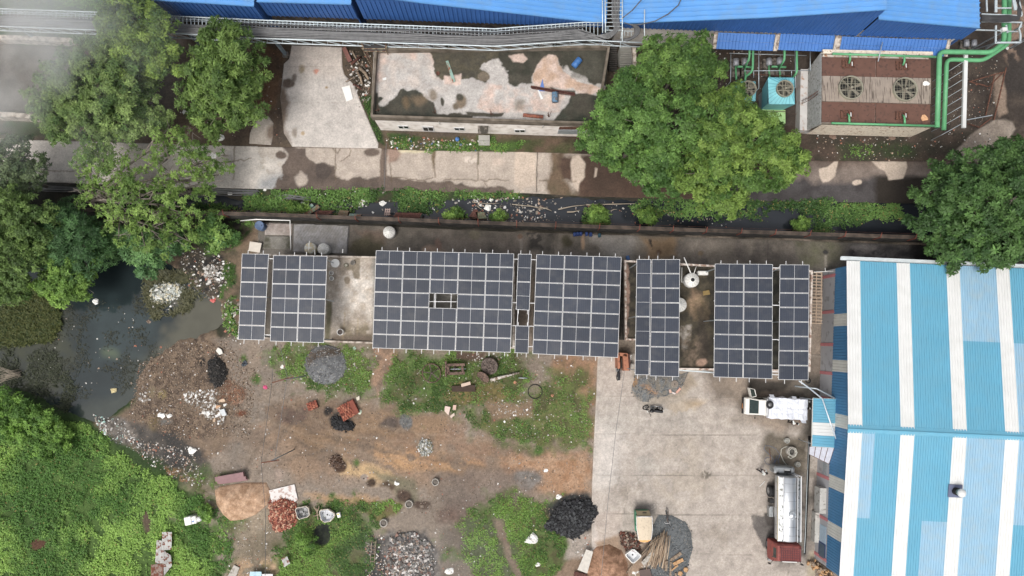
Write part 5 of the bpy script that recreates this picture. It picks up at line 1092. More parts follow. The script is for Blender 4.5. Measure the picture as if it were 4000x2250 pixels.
def tree(name,label,lobes,c1,c2,rad=.3,nl=9,dens=9.0,trunk=None,seed=1,cat='tree',lw=.34,group=None,limbs=True,sparse=0,zbase=0,inner=.18,clump=.5):
 g=np.random.default_rng(seed);LB=[]
 for(u,v,r,z) in lobes:x,y=G(u,v,z);LB.append((x,y,z,r*(HC-z)/FPX))
 tx,ty=(sum(l[0]*l[3] for l in LB)/sum(l[3] for l in LB),sum(l[1]*l[3] for l in LB)/sum(l[3] for l in LB)) if trunk is None else G(trunk[0],trunk[1],0)
 t=thing(name,label,cat,(tx,ty,0),0,group)
 cen,nrm,col=[],[],[]
 for(x,y,z,r) in LB:
  rz=r*.72;nc=max(5,int(5.5*(r/clump)**2*.55*(1-sparse)));k=0
  while k<nc:
   d=g.normal(size=3);d/=np.linalg.norm(d)
   if d[2]<-.35:continue
   k+=1;rr_=g.uniform(.6,1.14) if g.uniform()<.85 else g.uniform(1.1,1.32);c=np.array([x,y,z])+d*np.array([r,r,rz])*rr_;cr=clump*g.uniform(.6,1.35)
   tone=g.uniform(0,1)**1.2;m=max(3,int(dens*cr*cr*5.5));c1_=np.array(c1)*.8
   e=g.normal(size=(m,3));e/=np.linalg.norm(e,axis=1,keepdims=True);e[:,2]=np.abs(e[:,2])*.9-.15
   p=c+e*cr*g.uniform(.55,1.0,(m,1))*np.array([1,1,.7]);cen.append(p);nrm.append(e+d*.4+np.array([0,0,.6]));col.append(np.tile(c1_*(1-tone)+np.array(c2)*1.08*tone,(m,1))*(1+g.normal(0,.1,(m,1))))
  ni=int(inner*dens*r*r*6)
  if ni:
   e=g.normal(size=(ni,3));e/=np.linalg.norm(e,axis=1,keepdims=True);p=np.array([x,y,z])+e*np.array([r,r,rz])*g.uniform(.3,.8,(ni,1));cen.append(p);nrm.append(e+np.array([0,0,1.]));col.append(np.tile(np.array(c1),(ni,1)))
 cen=np.concatenate(cen);nrm=np.concatenate(nrm);col=np.concatenate(col);ok=cen[:,2]>zbase+.15;cen,nrm,col=cen[ok],nrm[ok],col[ok]
 V,F,c=rosettes(cen,nrm,rad*g.uniform(.7,1.25,len(cen)),nl,col,seed+9,lw)
 npmesh('crown',V,F,m_leaf,c,t)
 mb=MB().m(m_bark);zt_=min(l[2] for l in LB)*.55;R0=.07+.008*sum(l[3] for l in LB)
 mb.tube([(tx,ty,zbase-.3),(tx+.05,ty,zt_*.5),(tx,ty+.05,zt_)],[R0*1.3,R0,R0*.85],9)
 mb.build('trunk',t)
 if limbs:
  for(x,y,z,r) in LB:
   mb=MB().m(m_bark);a=V3((tx,ty,zt_*.9));b=V3((x,y,z));mid=a.lerp(b,.5)+V3((g.uniform(-.2,.2),g.uniform(-.2,.2),.3));mb.tube([a,mid,b],[R0*.6,R0*.4,R0*.2],6)
   nb=3 if not sparse else 6
   for _ in range(nb):
    d=V3(g.normal(size=3)).normalized();d.z=abs(d.z)*.6;e_=b+d*r*.95;s=mid.lerp(b,g.uniform(.3,1));mb.tube([s,s.lerp(e_,.5)+V3((0,0,.1)),e_],[R0*.22,R0*.14,.015],5)
    if sparse:
     for _ in range(2):d2=V3(g.normal(size=3))*.5;d2.z=abs(d2.z)*.5;s2=s.lerp(e_,g.uniform(.4,.95));mb.tube([s2,s2+d2*.6,s2+d2*1.1],[.03,.02,.01],4)
   mb.build('limb',t)
 return t
yel,mid_,drk=C(122,152,52),C(90,126,48),C(62,96,44)
o=lambda*L:[(x*1.5528,y*1.5528,r*1.5528,z) for x,y,r,z in L]
tree('neem_tree','bright yellow green tree in front of the blue factory, topmost on the left',o((340,45,62,7.5),(395,90,50,7),(300,60,45,6.5),(350,130,62,6.8),(400,160,42,5.6),(320,105,50,7.2),(360,190,40,4.6)),mid_,C(140,168,50),.36,9,9,seed=11)
tree('neem_tree','hazy olive green tree at the left behind the smoke, between the two low walls',o((230,160,60,5.6),(180,220,72,5.8),(270,230,78,6.4),(140,260,58,4.8),(220,300,70,5.4),(330,260,62,5.2),(300,320,55,4.4),(380,300,45,4),(150,320,40,4)),C(94,130,58),C(134,160,78),.28,8,10,seed=12)
tree('neem_tree','star leaved green tree between the cable bridge and the road left of the driveway',o((550,110,52,6),(590,150,60,6.4),(510,185,48,5.6),(560,220,62,6.4),(620,200,45,5.5),(610,260,50,5),(540,290,48,4.5),(500,240,40,4.6)),C(84,118,44),C(120,150,60),.42,10,6.5,seed=13,lw=.24)
tree('straggly_tree','sparse tree with bare grey branches hanging over the road and boundary wall',o((260,400,62,4.6),(330,440,60,5.2),(440,390,62,5),(500,430,48,4.2),(380,500,72,5.6),(300,500,60,4.6),(460,520,58,4.6),(380,580,66,4.4),(310,560,46,3.8),(450,590,44,3.6),(230,390,40,4),(420,350,40,4.4),(540,400,34,3.8),(550,440,32,3.6),(520,480,34,3.8),(230,480,40,3.8),(490,350,34,4)),C(96,134,46),C(130,162,62),.26,7,4.6,(395,800),seed=14,lw=.36,sparse=.45,inner=.05,clump=.5)
tree('leafy_tree','grey green tree cut by the left edge beside the road',o((20,400,60,5.5),(70,420,45,5),(10,470,60,5),(60,470,40,4.4),(-40,430,60,5)),C(76,100,60),C(104,124,76),.26,8,8,seed=15)
tree('leafy_tree','broad tree filling the left edge above the pond',o((20,530,66,6),(70,570,60,5.8),(10,610,70,6),(60,650,60,5.2),(0,700,60,4.8),(-50,560,70,5),(40,730,40,4),(95,610,40,4.6)),C(80,112,44),C(114,144,62),.27,8,9,seed=16)
tree('feathery_tree','dark blue green feathery tree beside the pond',o((160,570,52,4.2),(200,600,52,4.2),(140,620,50,4.4),(210,650,50,3.8),(250,600,32,3),(170,540,30,3)),C(62,102,54),C(88,132,70),.4,12,5,seed=17,lw=.14)
tree('leafy_tree','bright green tree leaning over the upper left pond shore',o((140,690,50,4),(190,680,46,3.6),(160,730,40,3.2),(210,720,36,3),(120,650,36,3.6)),C(92,134,42),C(132,172,56),.25,8,10,seed=18,clump=.45)
tree('compound_leaf_tree','pale green tree with hanging fronds over the upper pond edge',o((350,620,36,2.8),(370,660,34,2.4),(330,600,30,2.6),(400,620,34,2.4),(260,625,30,2.2),(300,600,30,2.2),(430,600,30,2.0)),C(84,130,72),C(120,166,88),.45,12,5.5,seed=19,lw=.2,clump=.45,limbs=False)
tree('sapling','small bright sapling in the shade left of the pond inlet',o((235,575,14,1.6),(215,610,14,1.4),(250,590,12,1.3)),C(96,140,52),C(120,166,64),.32,9,8,seed=20,clump=.3,limbs=False)
tree('papaya_plant','yellow green papaya like plant against the boundary wall',o((540,545,14,1.8),(530,575,20,1.6),(560,590,20,1.5),(585,600,14,1.2),(545,610,18,1.0),(500,590,20,1.2)),C(88,138,62),C(140,176,72),.42,9,6,seed=21,clump=.3,limbs=False)
tree('neem_tree','tall bright green tree between the office and the fan towers, upper crown',o((1660,138,42,6.4),(1730,128,44,6.4),(1700,175,60,7.2),(1640,190,46,6.2),(1770,160,38,5.8),(1750,210,50,6.6)),C(78,118,40),C(110,146,52),.32,9,9,seed=22)
tree('neem_tree','broad green tree reaching from the office corner over the road',o((1590,220,50,7),(1540,280,48,6),(1600,300,70,7.6),(1500,350,42,5.4),(1560,360,54,6),(1650,390,58,6.4),(1700,300,66,7.8),(1620,440,46,5),(1680,450,40,4.6),(1520,390,36,4.6)),C(72,114,40),C(104,144,54),.33,9,9,seed=23)
tree('neem_tree','yellow tinged tree over the road right of the broad green tree',o((1790,300,58,7.4),(1850,310,56,7),(1900,350,58,6.8),(1960,380,50,6),(1810,390,66,7.4),(1760,440,52,6),(1880,430,58,6),(1830,490,42,4.8),(1960,440,40,5),(1990,400,38,4.8),(1780,490,34,4.4),(1850,260,38,6)),C(82,124,40),C(124,154,50),.33,9,9,seed=24)
tree('mango_tree','large dark green tree at the right edge above the striped warehouse',[(a,b,r*.88,z) for a,b,r,z in o((2400,436,50,6),(2460,420,60,6.8),(2540,410,60,6.8),(2370,490,60,6.4),(2450,500,76,8),(2540,500,76,8),(2350,560,54,5.6),(2430,590,66,6.8),(2520,600,72,7.2),(2380,630,46,5),(2470,640,48,5.4),(2600,560,70,7),(2600,440,60,6))],C(58,96,40),C(86,124,52),.36,9,8.5,seed=25)
for i,(lb,L) in enumerate((('leafy bush at the lower left pond corner',o((20,1010,26,1.2),(60,1040,30,1.4),(100,1060,32,1.6),(130,1090,26,1.2),(10,1060,30,1.2),(60,1090,26,1))),('small leafy bush standing in the weeds below the pond bush',o((150,1110,26,1),(110,1130,24,.9),(160,1080,20,.9))),('light green shrub beside the two concrete basins',o((765,1355,11,.9),(785,1370,13,.9),(775,1390,11,.8))),('lone bright broadleaf plant in the big grass field',o((515,1282,10,.6),(520,1300,9,.6))))):
 tree('shrub',lb,L,C(84,130,38),C(128,172,54),.26,8,12,seed=40+i,cat='shrub',clump=.34,limbs=False)
for i,(u,v,r,lb) in enumerate(((1778,840,34,'fern like bush at the wall right of the rusty sheets'),(1955,850,24,'yellow green bush at the wall beside the green crate lid'),(2332,850,46,'wide leafy bush against the boundary wall in the middle of the canal'),(2532,850,38,'bush with yellow tips against the wall right of the wide bush'),(3135,880,30,'round bush standing in the dark canal water'),(1160,818,36,'leafy bush hugging the wall left of the rusty crates'))):
 tree('wall_bush',lb,[(u-r*.5,v,r*.6,.6),(u+r*.5,v+2,r*.6,.6),(u,v-r*.4,r*.55,.7),(u,v+4,r*.6,.9)],C(76,118,36),C(132,168,58),.3,8,12,seed=60+i,cat='bush',clump=.32,limbs=False,lw=.26)
mb=MB().m(mat('dead_branch',C(150,138,120),.95))
for k in range(26):
 a=rr.uniform(-.5,.5)+math.pi;c=V3(G3(75,1465,.1));L=rr.uniform(1.0,2.4);d=V3((math.cos(a),math.sin(a),.25));m=c+d*L*.5+V3((0,rr.uniform(-.15,.15),.15));mb.tube([c+V3((rr.uniform(-.3,.3),rr.uniform(-.5,.5),0)),m,c+d*L],[.03,.022,.01],4)
tag(mb.build('fallen_branch'),'fan of bare grey twigs lying on the left pond shore','branch')
# ground cover built from small blades where the ground is green
def ground_cover(name,label,dens,region,seed,L=(.1,.24),lift=.25,c1=C(64,100,30),c2=C(116,160,56),thr=.25,yellow=.04,flat=.75):
 g=np.random.default_rng(seed);P_=np.array(region);lo=P_.min(0);hi=P_.max(0);W=np.array(Gs([(lo[0],lo[1]),(hi[0],lo[1]),(lo[0],hi[1]),(hi[0],hi[1])]))
 x0,y0=W.min(0);x1,y1=W.max(0);n=int((x1-x0)*(y1-y0)*dens);x=g.uniform(x0,x1,n);y=g.uniform(y0,y1,n)
 j,i=gidx(x,y);gd_=GG[j,i];u,v=PX(x,y,0.);ins=sdf(region,u,v)>0
 cl=fbm(x*1.3,y*1.3,seed%17,5);keep=ins&(gd_>.12)&(gd_*np.clip((cl-.28)*4,.15,1.3)>g.uniform(thr,1.2,n));x,y,j,i,gd_=x[keep],y[keep],j[keep],i[keep],gd_[keep];n=len(x)
 h=fbm(x*.5,y*.5,seed%11+4,3);z=np.maximum(GH[j,i],-.18)+g.uniform(0,1,n)**1.6*lift*np.clip(gd_,.2,1.3)*(h*1.8)
 tone=np.clip((fbm(x*.28,y*.28,seed%9+2,5)-.5)*4.2+.5+g.normal(0,.2,n),0,1)[:,None];col=np.array(c1)*(1-tone)+np.array(c2)*tone
 br_=(g.uniform(size=n)<yellow)[:,None];col=np.where(br_,np.array(C(150,140,70)),col)
 th=g.uniform(0,6.28,n);el=g.uniform(-.1,flat,n);d=np.stack([np.cos(th)*np.cos(el),np.sin(th)*np.cos(el),np.sin(el)],1)
 LL=g.uniform(L[0],L[1],n);V,F=leafquads(np.stack([x,y,z],1),d,np.tile([0.,0,1],(n,1))+g.normal(0,.3,(n,3)),LL,LL*g.uniform(.3,.6,n),g.uniform(.1,.4,n))
 o=npmesh(name,V,F,m_leaf,np.repeat(col*(1+g.normal(0,.12,(n,1))),6,0));tag(o,label,'ground plants',kind='stuff');return o
ground_cover('grass','dense bright green weeds covering the lower left field',330,O((-60,980),(640,1060),(640,1480),(-60,1480)),71,(.1,.23),.26,c1=C(84,130,42),c2=C(150,192,70),yellow=.015,flat=.55)
ground_cover('grass','green weeds around the grey gravel heap and old machinery',330,O((680,860),(1500,860),(1500,1140),(680,1050)),72,(.08,.18),.16,c1=C(78,112,42),c2=C(124,160,64))
ground_cover('grass','bright green creepers and grass at the bottom centre',330,O((680,1230),(1500,1230),(1500,1480),(680,1480)),73,(.1,.2),.18,c1=C(74,112,38),c2=C(128,168,60))
ground_cover('canal_plants','green water plants and grass along the canal',300,[(350,720),(3800,740),(3800,950),(350,860)],74,(.12,.28),.35,thr=.02,c1=C(62,98,38),c2=C(108,150,60))
ground_cover('grass','strips of grass on the soil in the upper part',260,[(-100,-60),(4100,-60),(4100,700),(-100,560)],75,(.1,.22),.25)
ground_cover('grass','scattered green weeds on the bank left of the solar arrays',260,[(700,860),(1080,860),(1080,1420),(700,1420)],76,(.1,.2),.2)
def pondweed(poly,n,c1,c2,seed,L=(.12,.3),z=-.165,thr=.5,ns=60,label='',name='water_weeds',el=(-.05,.12)):
 g=np.random.default_rng(seed);P_=np.array(poly);lo,hi=P_.min(0),P_.max(0);u=g.uniform(lo[0],hi[0],n);v=g.uniform(lo[1],hi[1],n)
 k=(sdf(poly,u,v)>0)&(fbm(u/ns,v/ns,seed%13,5)>thr+g.normal(0,.05,n));u,v=u[k],v[k];x,y=np.array([G(a,b,0) for a,b in zip(u,v)]).T;n=len(x)
 tone=g.uniform(0,1,(n,1));col=np.array(c1)*(1-tone)+np.array(c2)*tone;th=g.uniform(0,6.28,n);e_=g.uniform(el[0],el[1],n);d=np.stack([np.cos(th)*np.cos(e_),np.sin(th)*np.cos(e_),np.sin(e_)],1);LL=g.uniform(*L,n)
 V,F=leafquads(np.stack([x,y,z+g.uniform(0,.03,n)],1),d,np.tile([0.,0,1],(n,1)),LL,LL*.25,np.zeros(n));return tag(npmesh(name,V,F,m_leaf,np.repeat(col,6,0)),label,'water plants',kind='stuff')
pondweed([(200,1200),(560,1150),(620,1400),(460,1560),(200,1560),(130,1400)],7000,C(46,52,42),C(66,68,50),81,label='brown green weeds just under the pond surface',thr=.52)
pondweed([(-60,1080),(200,1100),(240,1260),(200,1330),(-60,1360)],20000,C(62,80,38),C(108,112,56),82,(.2,.5),thr=.36,ns=50,label='tall yellow green reeds on the left pond shore',name='reeds',el=(.1,.9))
pondweed([(-60,1330),(200,1350),(300,1520),(260,1620),(-60,1500)],7000,C(50,58,42),C(72,78,52),83,(.15,.4),thr=.5,label='drowned weeds at the lower left pond shore',el=(0,.5))
pondweed([(560,1060),(760,1060),(800,1160),(740,1210),(600,1250),(560,1160)],6500,C(74,78,52),C(108,106,70),84,(.2,.5),thr=.46,ns=40,label='dry reeds around the litter island in the pond',name='reeds',el=(0,.6))
# HEAPS, RUBBLE, LITTER
m_scrap=attrmat('scrap',.75,((8,.12),),0,.4);m_heap=attrmat('heap_soil',.95,((6,.2),(24,.25)),.03)
CUBE=np.array([[a,b,c] for c in(-1,1) for a,b in((-1,-1),(1,-1),(1,1),(-1,1))],float)
CF=np.array([[3,2,1,0],[4,5,6,7],[0,1,5,4],[1,2,6,5],[2,3,7,6],[3,0,4,7]])
def rocks(x,y,z,size,cols,seed,flat=(.4,.9),jit=.28,tilt=.5,aspect=(.5,1)):
 g=np.random.default_rng(seed);n=len(x);V=np.tile(CUBE,(n,1,1))+g.normal(0,jit,(n,8,3))
 V*=np.stack([size,size*g.uniform(*aspect,n),size*g.uniform(*flat,n)],1)[:,None]/2
 th=g.uniform(0,6.28,n);c,s=np.cos(th),np.sin(th);tx=g.normal(0,tilt,n);ct,st=np.cos(tx),np.sin(tx)
 X,Y,Z=V[...,0],V[...,1],V[...,2];Y2=Y*ct[:,None]-Z*st[:,None];Z2=Y*st[:,None]+Z*ct[:,None]
 V=np.stack([X*c[:,None]-Y2*s[:,None]+x[:,None],X*s[:,None]+Y2*c[:,None]+y[:,None],Z2+z[:,None]],-1)
 F=(np.arange(n)[:,None,None]*8+CF[None]).reshape(-1,4);return V.reshape(-1,3),F,np.repeat(cols,8,0)
def pick(pal,n,g,var=.12):
 P_=np.array(pal)[g.integers(0,len(pal),n)];return np.clip(P_*(1+g.normal(0,var,(n,1))),.003,1)
def inpoly(poly,n,g,edge=0,u0=None):
 P_=np.array(poly,float);lo,hi=P_.min(0),P_.max(0);u=g.uniform(lo[0],hi[0],n*3);v=g.uniform(lo[1],hi[1],n*3);d=sdf(poly,u,v);k=np.nonzero(d>edge*g.uniform(0,1,n*3))[0][:n]
 return u[k],v[k],d[k]
def g2(u,v,z=0.0):
 dx=(u-2000)/FPX;dy=-(v-1125)/FPX;wz=dy*ST-CT;s=(HC-z)/(-wz);return s*dx,s*(dy*CT+ST)
def heap(name,label,cat,poly,h,c1,c2,n=0,size=(.08,.2),pal=None,seed=1,z=.0,kind='stuff',steep=.9,part='rubble',jit=.28,flat=(.4,.9),mark=None):
 W=np.array(Gs(poly,z));dm=max(.2,float(sdf(W,*np.array([[W[:,0].mean()],[W[:,1].mean()]]))[0]))
 hf=lambda d:h*np.clip(1-(1-np.clip(d/(dm*steep),0,1))**1.7,0,1)
 def ops(s):
  s.p(poly,c1,2,5,c2=c2,cs=16)
  if mark:mark(s)
 o=sheet(name,poly,z+.02,c1,ops,.07,m=m_heap,kind=None,hfun=lambda d,X,Y:hf(d)*(.85+.3*fbm(X*1.5,Y*1.5,seed))+.05*min(1,h*3)*(fbm(X*5,Y*5,seed+3)-.5),edge=-.06)
 tag(o,label,cat,kind=kind)
 if n:
  g=np.random.default_rng(seed);u,v,_=inpoly(poly,n,g,-4);u=u+g.normal(0,5,len(u))*(g.uniform(size=len(u))<.25);v=v+g.normal(0,5,len(v))*(g.uniform(size=len(v))<.25);x,y=g2(u,v,z);d=sdf(W,x,y);zz=z+hf(np.maximum(d,0))*.95+.02+g.uniform(0,.06,len(x));sz=g.uniform(*size,len(x))*g.uniform(.6,1.2,len(x))
  V,F,c=rocks(x,y,zz,sz,pick(pal or[c1,c2],len(x),g),seed,jit=jit,flat=flat);r=npmesh(part,V,F,m_scrap,c);r.parent=o
  if part!='rubble' or 1:r['kind']='stuff'
 return o
heap('sand_mound','pale orange sand mound beside the maroon steel boxes','sand heap',[(838,1915),(860,1900),(960,1885),(1040,1885),(1058,1920),(1045,1970),(1000,2010),(950,2030),(900,2036),(870,2010),(845,1970)],.75,C(196,160,128),C(164,128,96),seed=3,kind=None)
heap('sand_mound','rounder brown sand mound in front of the corrugated sheets at the bottom','sand heap',[(2300,2170),(2330,2135),(2380,2125),(2430,2150),(2452,2200),(2456,2260),(2440,2320),(2330,2330),(2300,2280),(2290,2220)],1.0,C(176,134,104),C(134,98,72),seed=4,kind=None,z=.05)
heap('gravel_heap','round grey gravel heap ringed by green weeds','gravel heap',ell(1272,1425,82,78,22),.5,C(122,124,126),C(100,102,104),700,(.03,.12),[C(122,124,126),C(98,98,100),C(150,148,144)],5,mark=lambda s:s.p([(1190,1370),(1330,1360),(1340,1385),(1230,1400),(1200,1440)],C(84,74,64),6,10,c2=C(112,100,90),cs=12))
heap('gravel_heap','flat grey gravel patch under the panels beside the millstone','gravel heap',[(2478,1448),(2560,1460),(2660,1462),(2690,1450),(2680,1480),(2650,1530),(2600,1548),(2545,1555),(2530,1572),(2510,1570),(2480,1545),(2466,1515),(2478,1480)],.12,C(112,116,118),C(128,120,108),700,(.03,.1),[C(112,116,118),C(90,94,98),C(138,134,130)],6,z=.07,mark=lambda s:[s.p([(2500,1500),(2530,1500),(2570,1530),(2560,1545),(2540,1530)],C(150,122,98),4,6),s.p([(2465,1470),(2490,1470),(2485,1500),(2470,1510)],C(150,118,84),4,6)])
heap('gravel_heap','dark grey gravel spread under the pile of wooden poles','gravel heap',[(2570,2010),(2625,2012),(2680,2040),(2700,2080),(2708,2140),(2690,2200),(2680,2250),(2620,2330),(2500,2330),(2540,2240),(2530,2140),(2548,2060)],.16,C(104,108,110),C(92,96,98),1600,(.03,.09),[C(104,108,110),C(84,88,92),C(130,128,122)],7,z=.07)
heap('coal_heap','big black coal heap at the yard edge','coal heap',[(2130,2060),(2170,2000),(2200,1960),(2250,1950),(2310,1960),(2332,1985),(2325,2020),(2300,2060),(2260,2090),(2230,2100),(2180,2080)],.5,C(46,46,48),C(34,34,36),1500,(.06,.26),[C(46,46,50),C(32,32,34),C(66,68,70)],8)
heap('coal_heap','black coal heap between the two brick stacks','coal heap',[(1292,1635),(1330,1625),(1370,1650),(1384,1665),(1376,1680),(1340,1682),(1300,1670)],.25,C(48,46,46),C(34,34,36),420,(.05,.16),[C(48,48,50),C(34,34,36)],9)
heap('ash_heap','small black ash heap on the garbage bank near the pond','ash heap',[(812,1410),(850,1395),(880,1420),(888,1460),(870,1500),(845,1515),(825,1490),(812,1450)],.3,C(42,40,40),C(58,54,50),450,(.05,.15),[C(42,40,40),C(30,30,30),C(70,66,62)],10)
bk=[C(158,84,60),C(134,68,50),C(112,58,44),C(176,108,80)]
heap('brick_rubble','heap of broken red bricks at the white slab','brick rubble',[(1052,1965),(1080,1960),(1100,1940),(1130,1945),(1155,1970),(1165,2000),(1160,2040),(1130,2060),(1090,2078),(1070,2070),(1055,2020)],.5,C(128,72,54),C(104,62,48),900,(.1,.22),bk+[C(190,150,120)],11,jit=.14,flat=(.35,.6))
heap('brick_rubble','dark brown brick rubble between the auto rickshaw and the white sink','brick rubble',[(2420,2085),(2440,2078),(2470,2085),(2490,2110),(2500,2140),(2480,2160),(2450,2150),(2430,2120)],.25,C(104,72,58),C(78,60,50),330,(.1,.22),[C(112,62,46),C(90,62,50),C(70,54,46),C(150,132,116)],12,jit=.16,flat=(.35,.6),z=.07)
heap('rubble_heap','grey heap of broken stones and waste at the bottom centre','rubble heap',[(1530,2100),(1560,2080),(1620,2075),(1650,2110),(1690,2130),(1695,2180),(1690,2230),(1650,2300),(1530,2300),(1515,2200),(1520,2150)],.35,C(96,94,92),C(70,66,64),1500,(.05,.26),[C(124,122,118),C(98,94,92),C(156,150,146),C(76,70,66),C(206,200,194),C(134,100,86),C(150,132,116)],13)
heap('rubble_heap','knee high heap of tangled wire scrap alone on the orange soil','scrap heap',ell(1662,1748,28,32),.25,C(130,124,112),C(104,100,92),420,(.03,.16),[C(176,176,168),C(112,116,110),C(140,130,100),C(200,200,200)],14,flat=(.1,.3))
heap('soil_heap','dark brown soil heap on the bare yard','soil heap',ell(1312,1802,26,26),.25,C(92,68,50),C(70,50,38),200,(.04,.12),[C(92,68,50),C(64,48,38),C(130,110,96)],15)
heap('litter_island','pale litter pile standing in the pond reeds','litter pile',[(585,1150),(605,1120),(650,1108),(700,1110),(722,1130),(700,1155),(660,1180),(620,1185),(595,1175)],.15,C(70,70,62),C(96,94,84),750,(.05,.26),[C(214,214,208),C(180,184,176),C(150,156,150),C(200,190,160),C(90,90,80)],16,z=-.17,flat=(.15,.5))
def litter(label,areas,seed,name='litter'):
 g=np.random.default_rng(seed);A=[]
 for poly,n,size,pal,flat in areas:
  if size[1]>.14:n=int(n*.55);size=(size[0]*.7,size[1]*.72)
  elif pal[0]==wh_[0]:n=int(n*.6)
  u,v,_=inpoly(poly,n,g);x,y=g2(u,v,0);z=np.maximum(gz(x,y),-.17)+.02;A.append(rocks(x,y,z,g.uniform(*size,len(x))*g.uniform(.5,1.3,len(x)),pick(pal,len(x),g,.1),int(g.integers(9999)),flat=flat,tilt=.25))
 off=0;Vs,Fs,Cs=[],[],[]
 for V,F,c in A:Vs.append(V);Fs.append(F+off);Cs.append(c);off+=len(V)
 return tag(npmesh(name,np.concatenate(Vs),np.concatenate(Fs),m_scrap,np.concatenate(Cs)),label,'litter',kind='stuff')
wh_=[C(226,224,220),C(196,192,186),C(160,154,146),C(134,126,116)];mix=wh_+[C(176,150,128),C(150,132,114),C(120,110,100),C(160,100,76)];drk_=[C(80,68,56),C(60,52,46),C(104,88,74),C(128,108,92)]
FL=(.05,.4)
YD=[(600,1350),(800,1310),(1040,1340),(1400,1350),(2330,1400),(2310,2100),(1900,2050),(1500,2000),(1080,1960),(1060,2260),(900,2260),(820,1960),(560,1760),(480,1640)]
litter('small stones, clods and scraps scattered over the dirt yard',[(YD,6000,(.03,.08),drk_[2:]+[C(150,128,108),C(140,124,108),C(92,78,66)],(.2,.7)),(YD,1500,(.03,.11),mix,FL),(YD,260,(.08,.2),mix,FL),([(540,1420),(700,1330),(880,1330),(1000,1450),(980,1700),(700,1720),(500,1620)],6000,(.03,.11),drk_[2:]+[C(140,116,92),C(140,120,98),C(86,68,54)],(.2,.7)),([(540,1420),(700,1330),(880,1330),(960,1450),(980,1700),(700,1720),(500,1620)],700,(.04,.16),mix,FL)],21)
litter('white plastic litter and rags dumped on the bank by the pond',[([(715,1530),(850,1520),(845,1570),(880,1620),(820,1640),(760,1590),(715,1570)],420,(.08,.3),wh_,FL),([(780,1590),(880,1560),(900,1640),(860,1660),(800,1640)],90,(.15,.45),wh_+[C(200,170,140)],FL),([(690,990),(800,960),(900,1020),(890,1130),(830,1180),(740,1140)],800,(.05,.26),wh_+drk_+mix+drk_+[C(60,60,60)],FL),([(790,1040),(870,1030),(880,1100),(810,1110)],200,(.1,.34),wh_,FL),([(860,1180),(930,1170),(940,1330),(880,1340)],200,(.06,.3),mix,FL),([(540,1540),(570,1530),(590,1570),(545,1575)],50,(.1,.3),wh_,FL),([(360,1620),(480,1640),(560,1740),(520,1760),(430,1720)],420,(.04,.17),wh_+[C(150,180,170),C(110,110,110)],FL),([(360,1620),(400,1630),(420,1700),(390,1690)],90,(.1,.3),wh_+[C(150,190,180)],FL),([(480,1700),(760,1760),(800,1900),(700,1880),(560,1800)],800,(.03,.14),mix+[C(50,48,46)],FL),([(100,1200),(600,1200),(600,1560),(150,1500)],130,(.05,.2),mix,FL),([(580,1190),(700,1180),(680,1220),(620,1230)],60,(.08,.24),wh_,FL)],22)
litter('litter and stones on the grass strips beside the solar arrays',[([(1100,1350),(1480,1360),(1450,1500),(1300,1560),(1100,1480)],500,(.04,.2),mix,FL),([(1480,1400),(2050,1380),(2300,1420),(2320,1740),(1900,1680),(1600,1600),(1480,1560)],900,(.03,.17),mix,FL),([(1840,1370),(1990,1380),(1980,1420),(1850,1410)],120,(.08,.25),mix,FL),([(1920,1560),(2060,1560),(2060,1610),(1930,1620)],90,(.06,.24),wh_,FL),([(1420,2090),(1500,2090),(1520,2260),(1430,2260)],500,(.05,.2),mix+[C(50,60,70),C(40,40,40)],FL),([(1700,2050),(2000,2050),(2000,2250),(1700,2250)],260,(.04,.16),mix,FL),([(2220,2080),(2320,2080),(2340,2180),(2260,2200)],150,(.04,.14),mix,FL),([(880,1990),(1060,1980),(1060,2250),(860,2250)],350,(.03,.16),mix,FL)],23)
litter('rubbish floating and stranded along the canal',[([(1840,770),(2140,770),(2150,860),(1960,880),(1840,840)],560,(.05,.28),mix,FL),([(1300,740),(1900,750),(1900,840),(1300,830)],130,(.08,.3),wh_,FL),([(2150,770),(2900,790),(2900,890),(2150,870)],320,(.04,.2),mix,FL),([(1000,740),(1300,750),(1300,830),(1000,820)],60,(.06,.24),wh_,FL)],24)
litter('rubbish beside the office and under the trees',[([(1500,530),(1880,545),(1880,590),(1520,580)],360,(.05,.26),mix+[C(60,110,170)],FL),([(1345,200),(1450,200),(1440,400),(1400,420),(1360,330)],500,(.05,.3),drk_+mix,FL),([(700,400),(1100,180),(1100,560),(700,540)],260,(.05,.2),mix+drk_,FL),([(3180,530),(3700,540),(3650,640),(3200,620)],400,(.04,.18),drk_+mix,FL),([(2780,200),(3120,200),(3000,500),(2800,400)],350,(.05,.2),drk_+mix,FL),([(3700,220),(3900,220),(3880,560),(3700,560)],500,(.04,.16),drk_+mix,FL),([(2500,130),(2800,140),(2800,240),(2500,230)],250,(.06,.26),mix,FL)],25)
litter('grit and small scraps on the concrete yard and road',[([(2330,1400),(3160,1400),(3150,2250),(2320,2250)],260,(.02,.08),mix,FL),([(1000,560),(2150,600),(2150,740),(1000,730)],160,(.02,.1),mix+drk_,FL)],26)
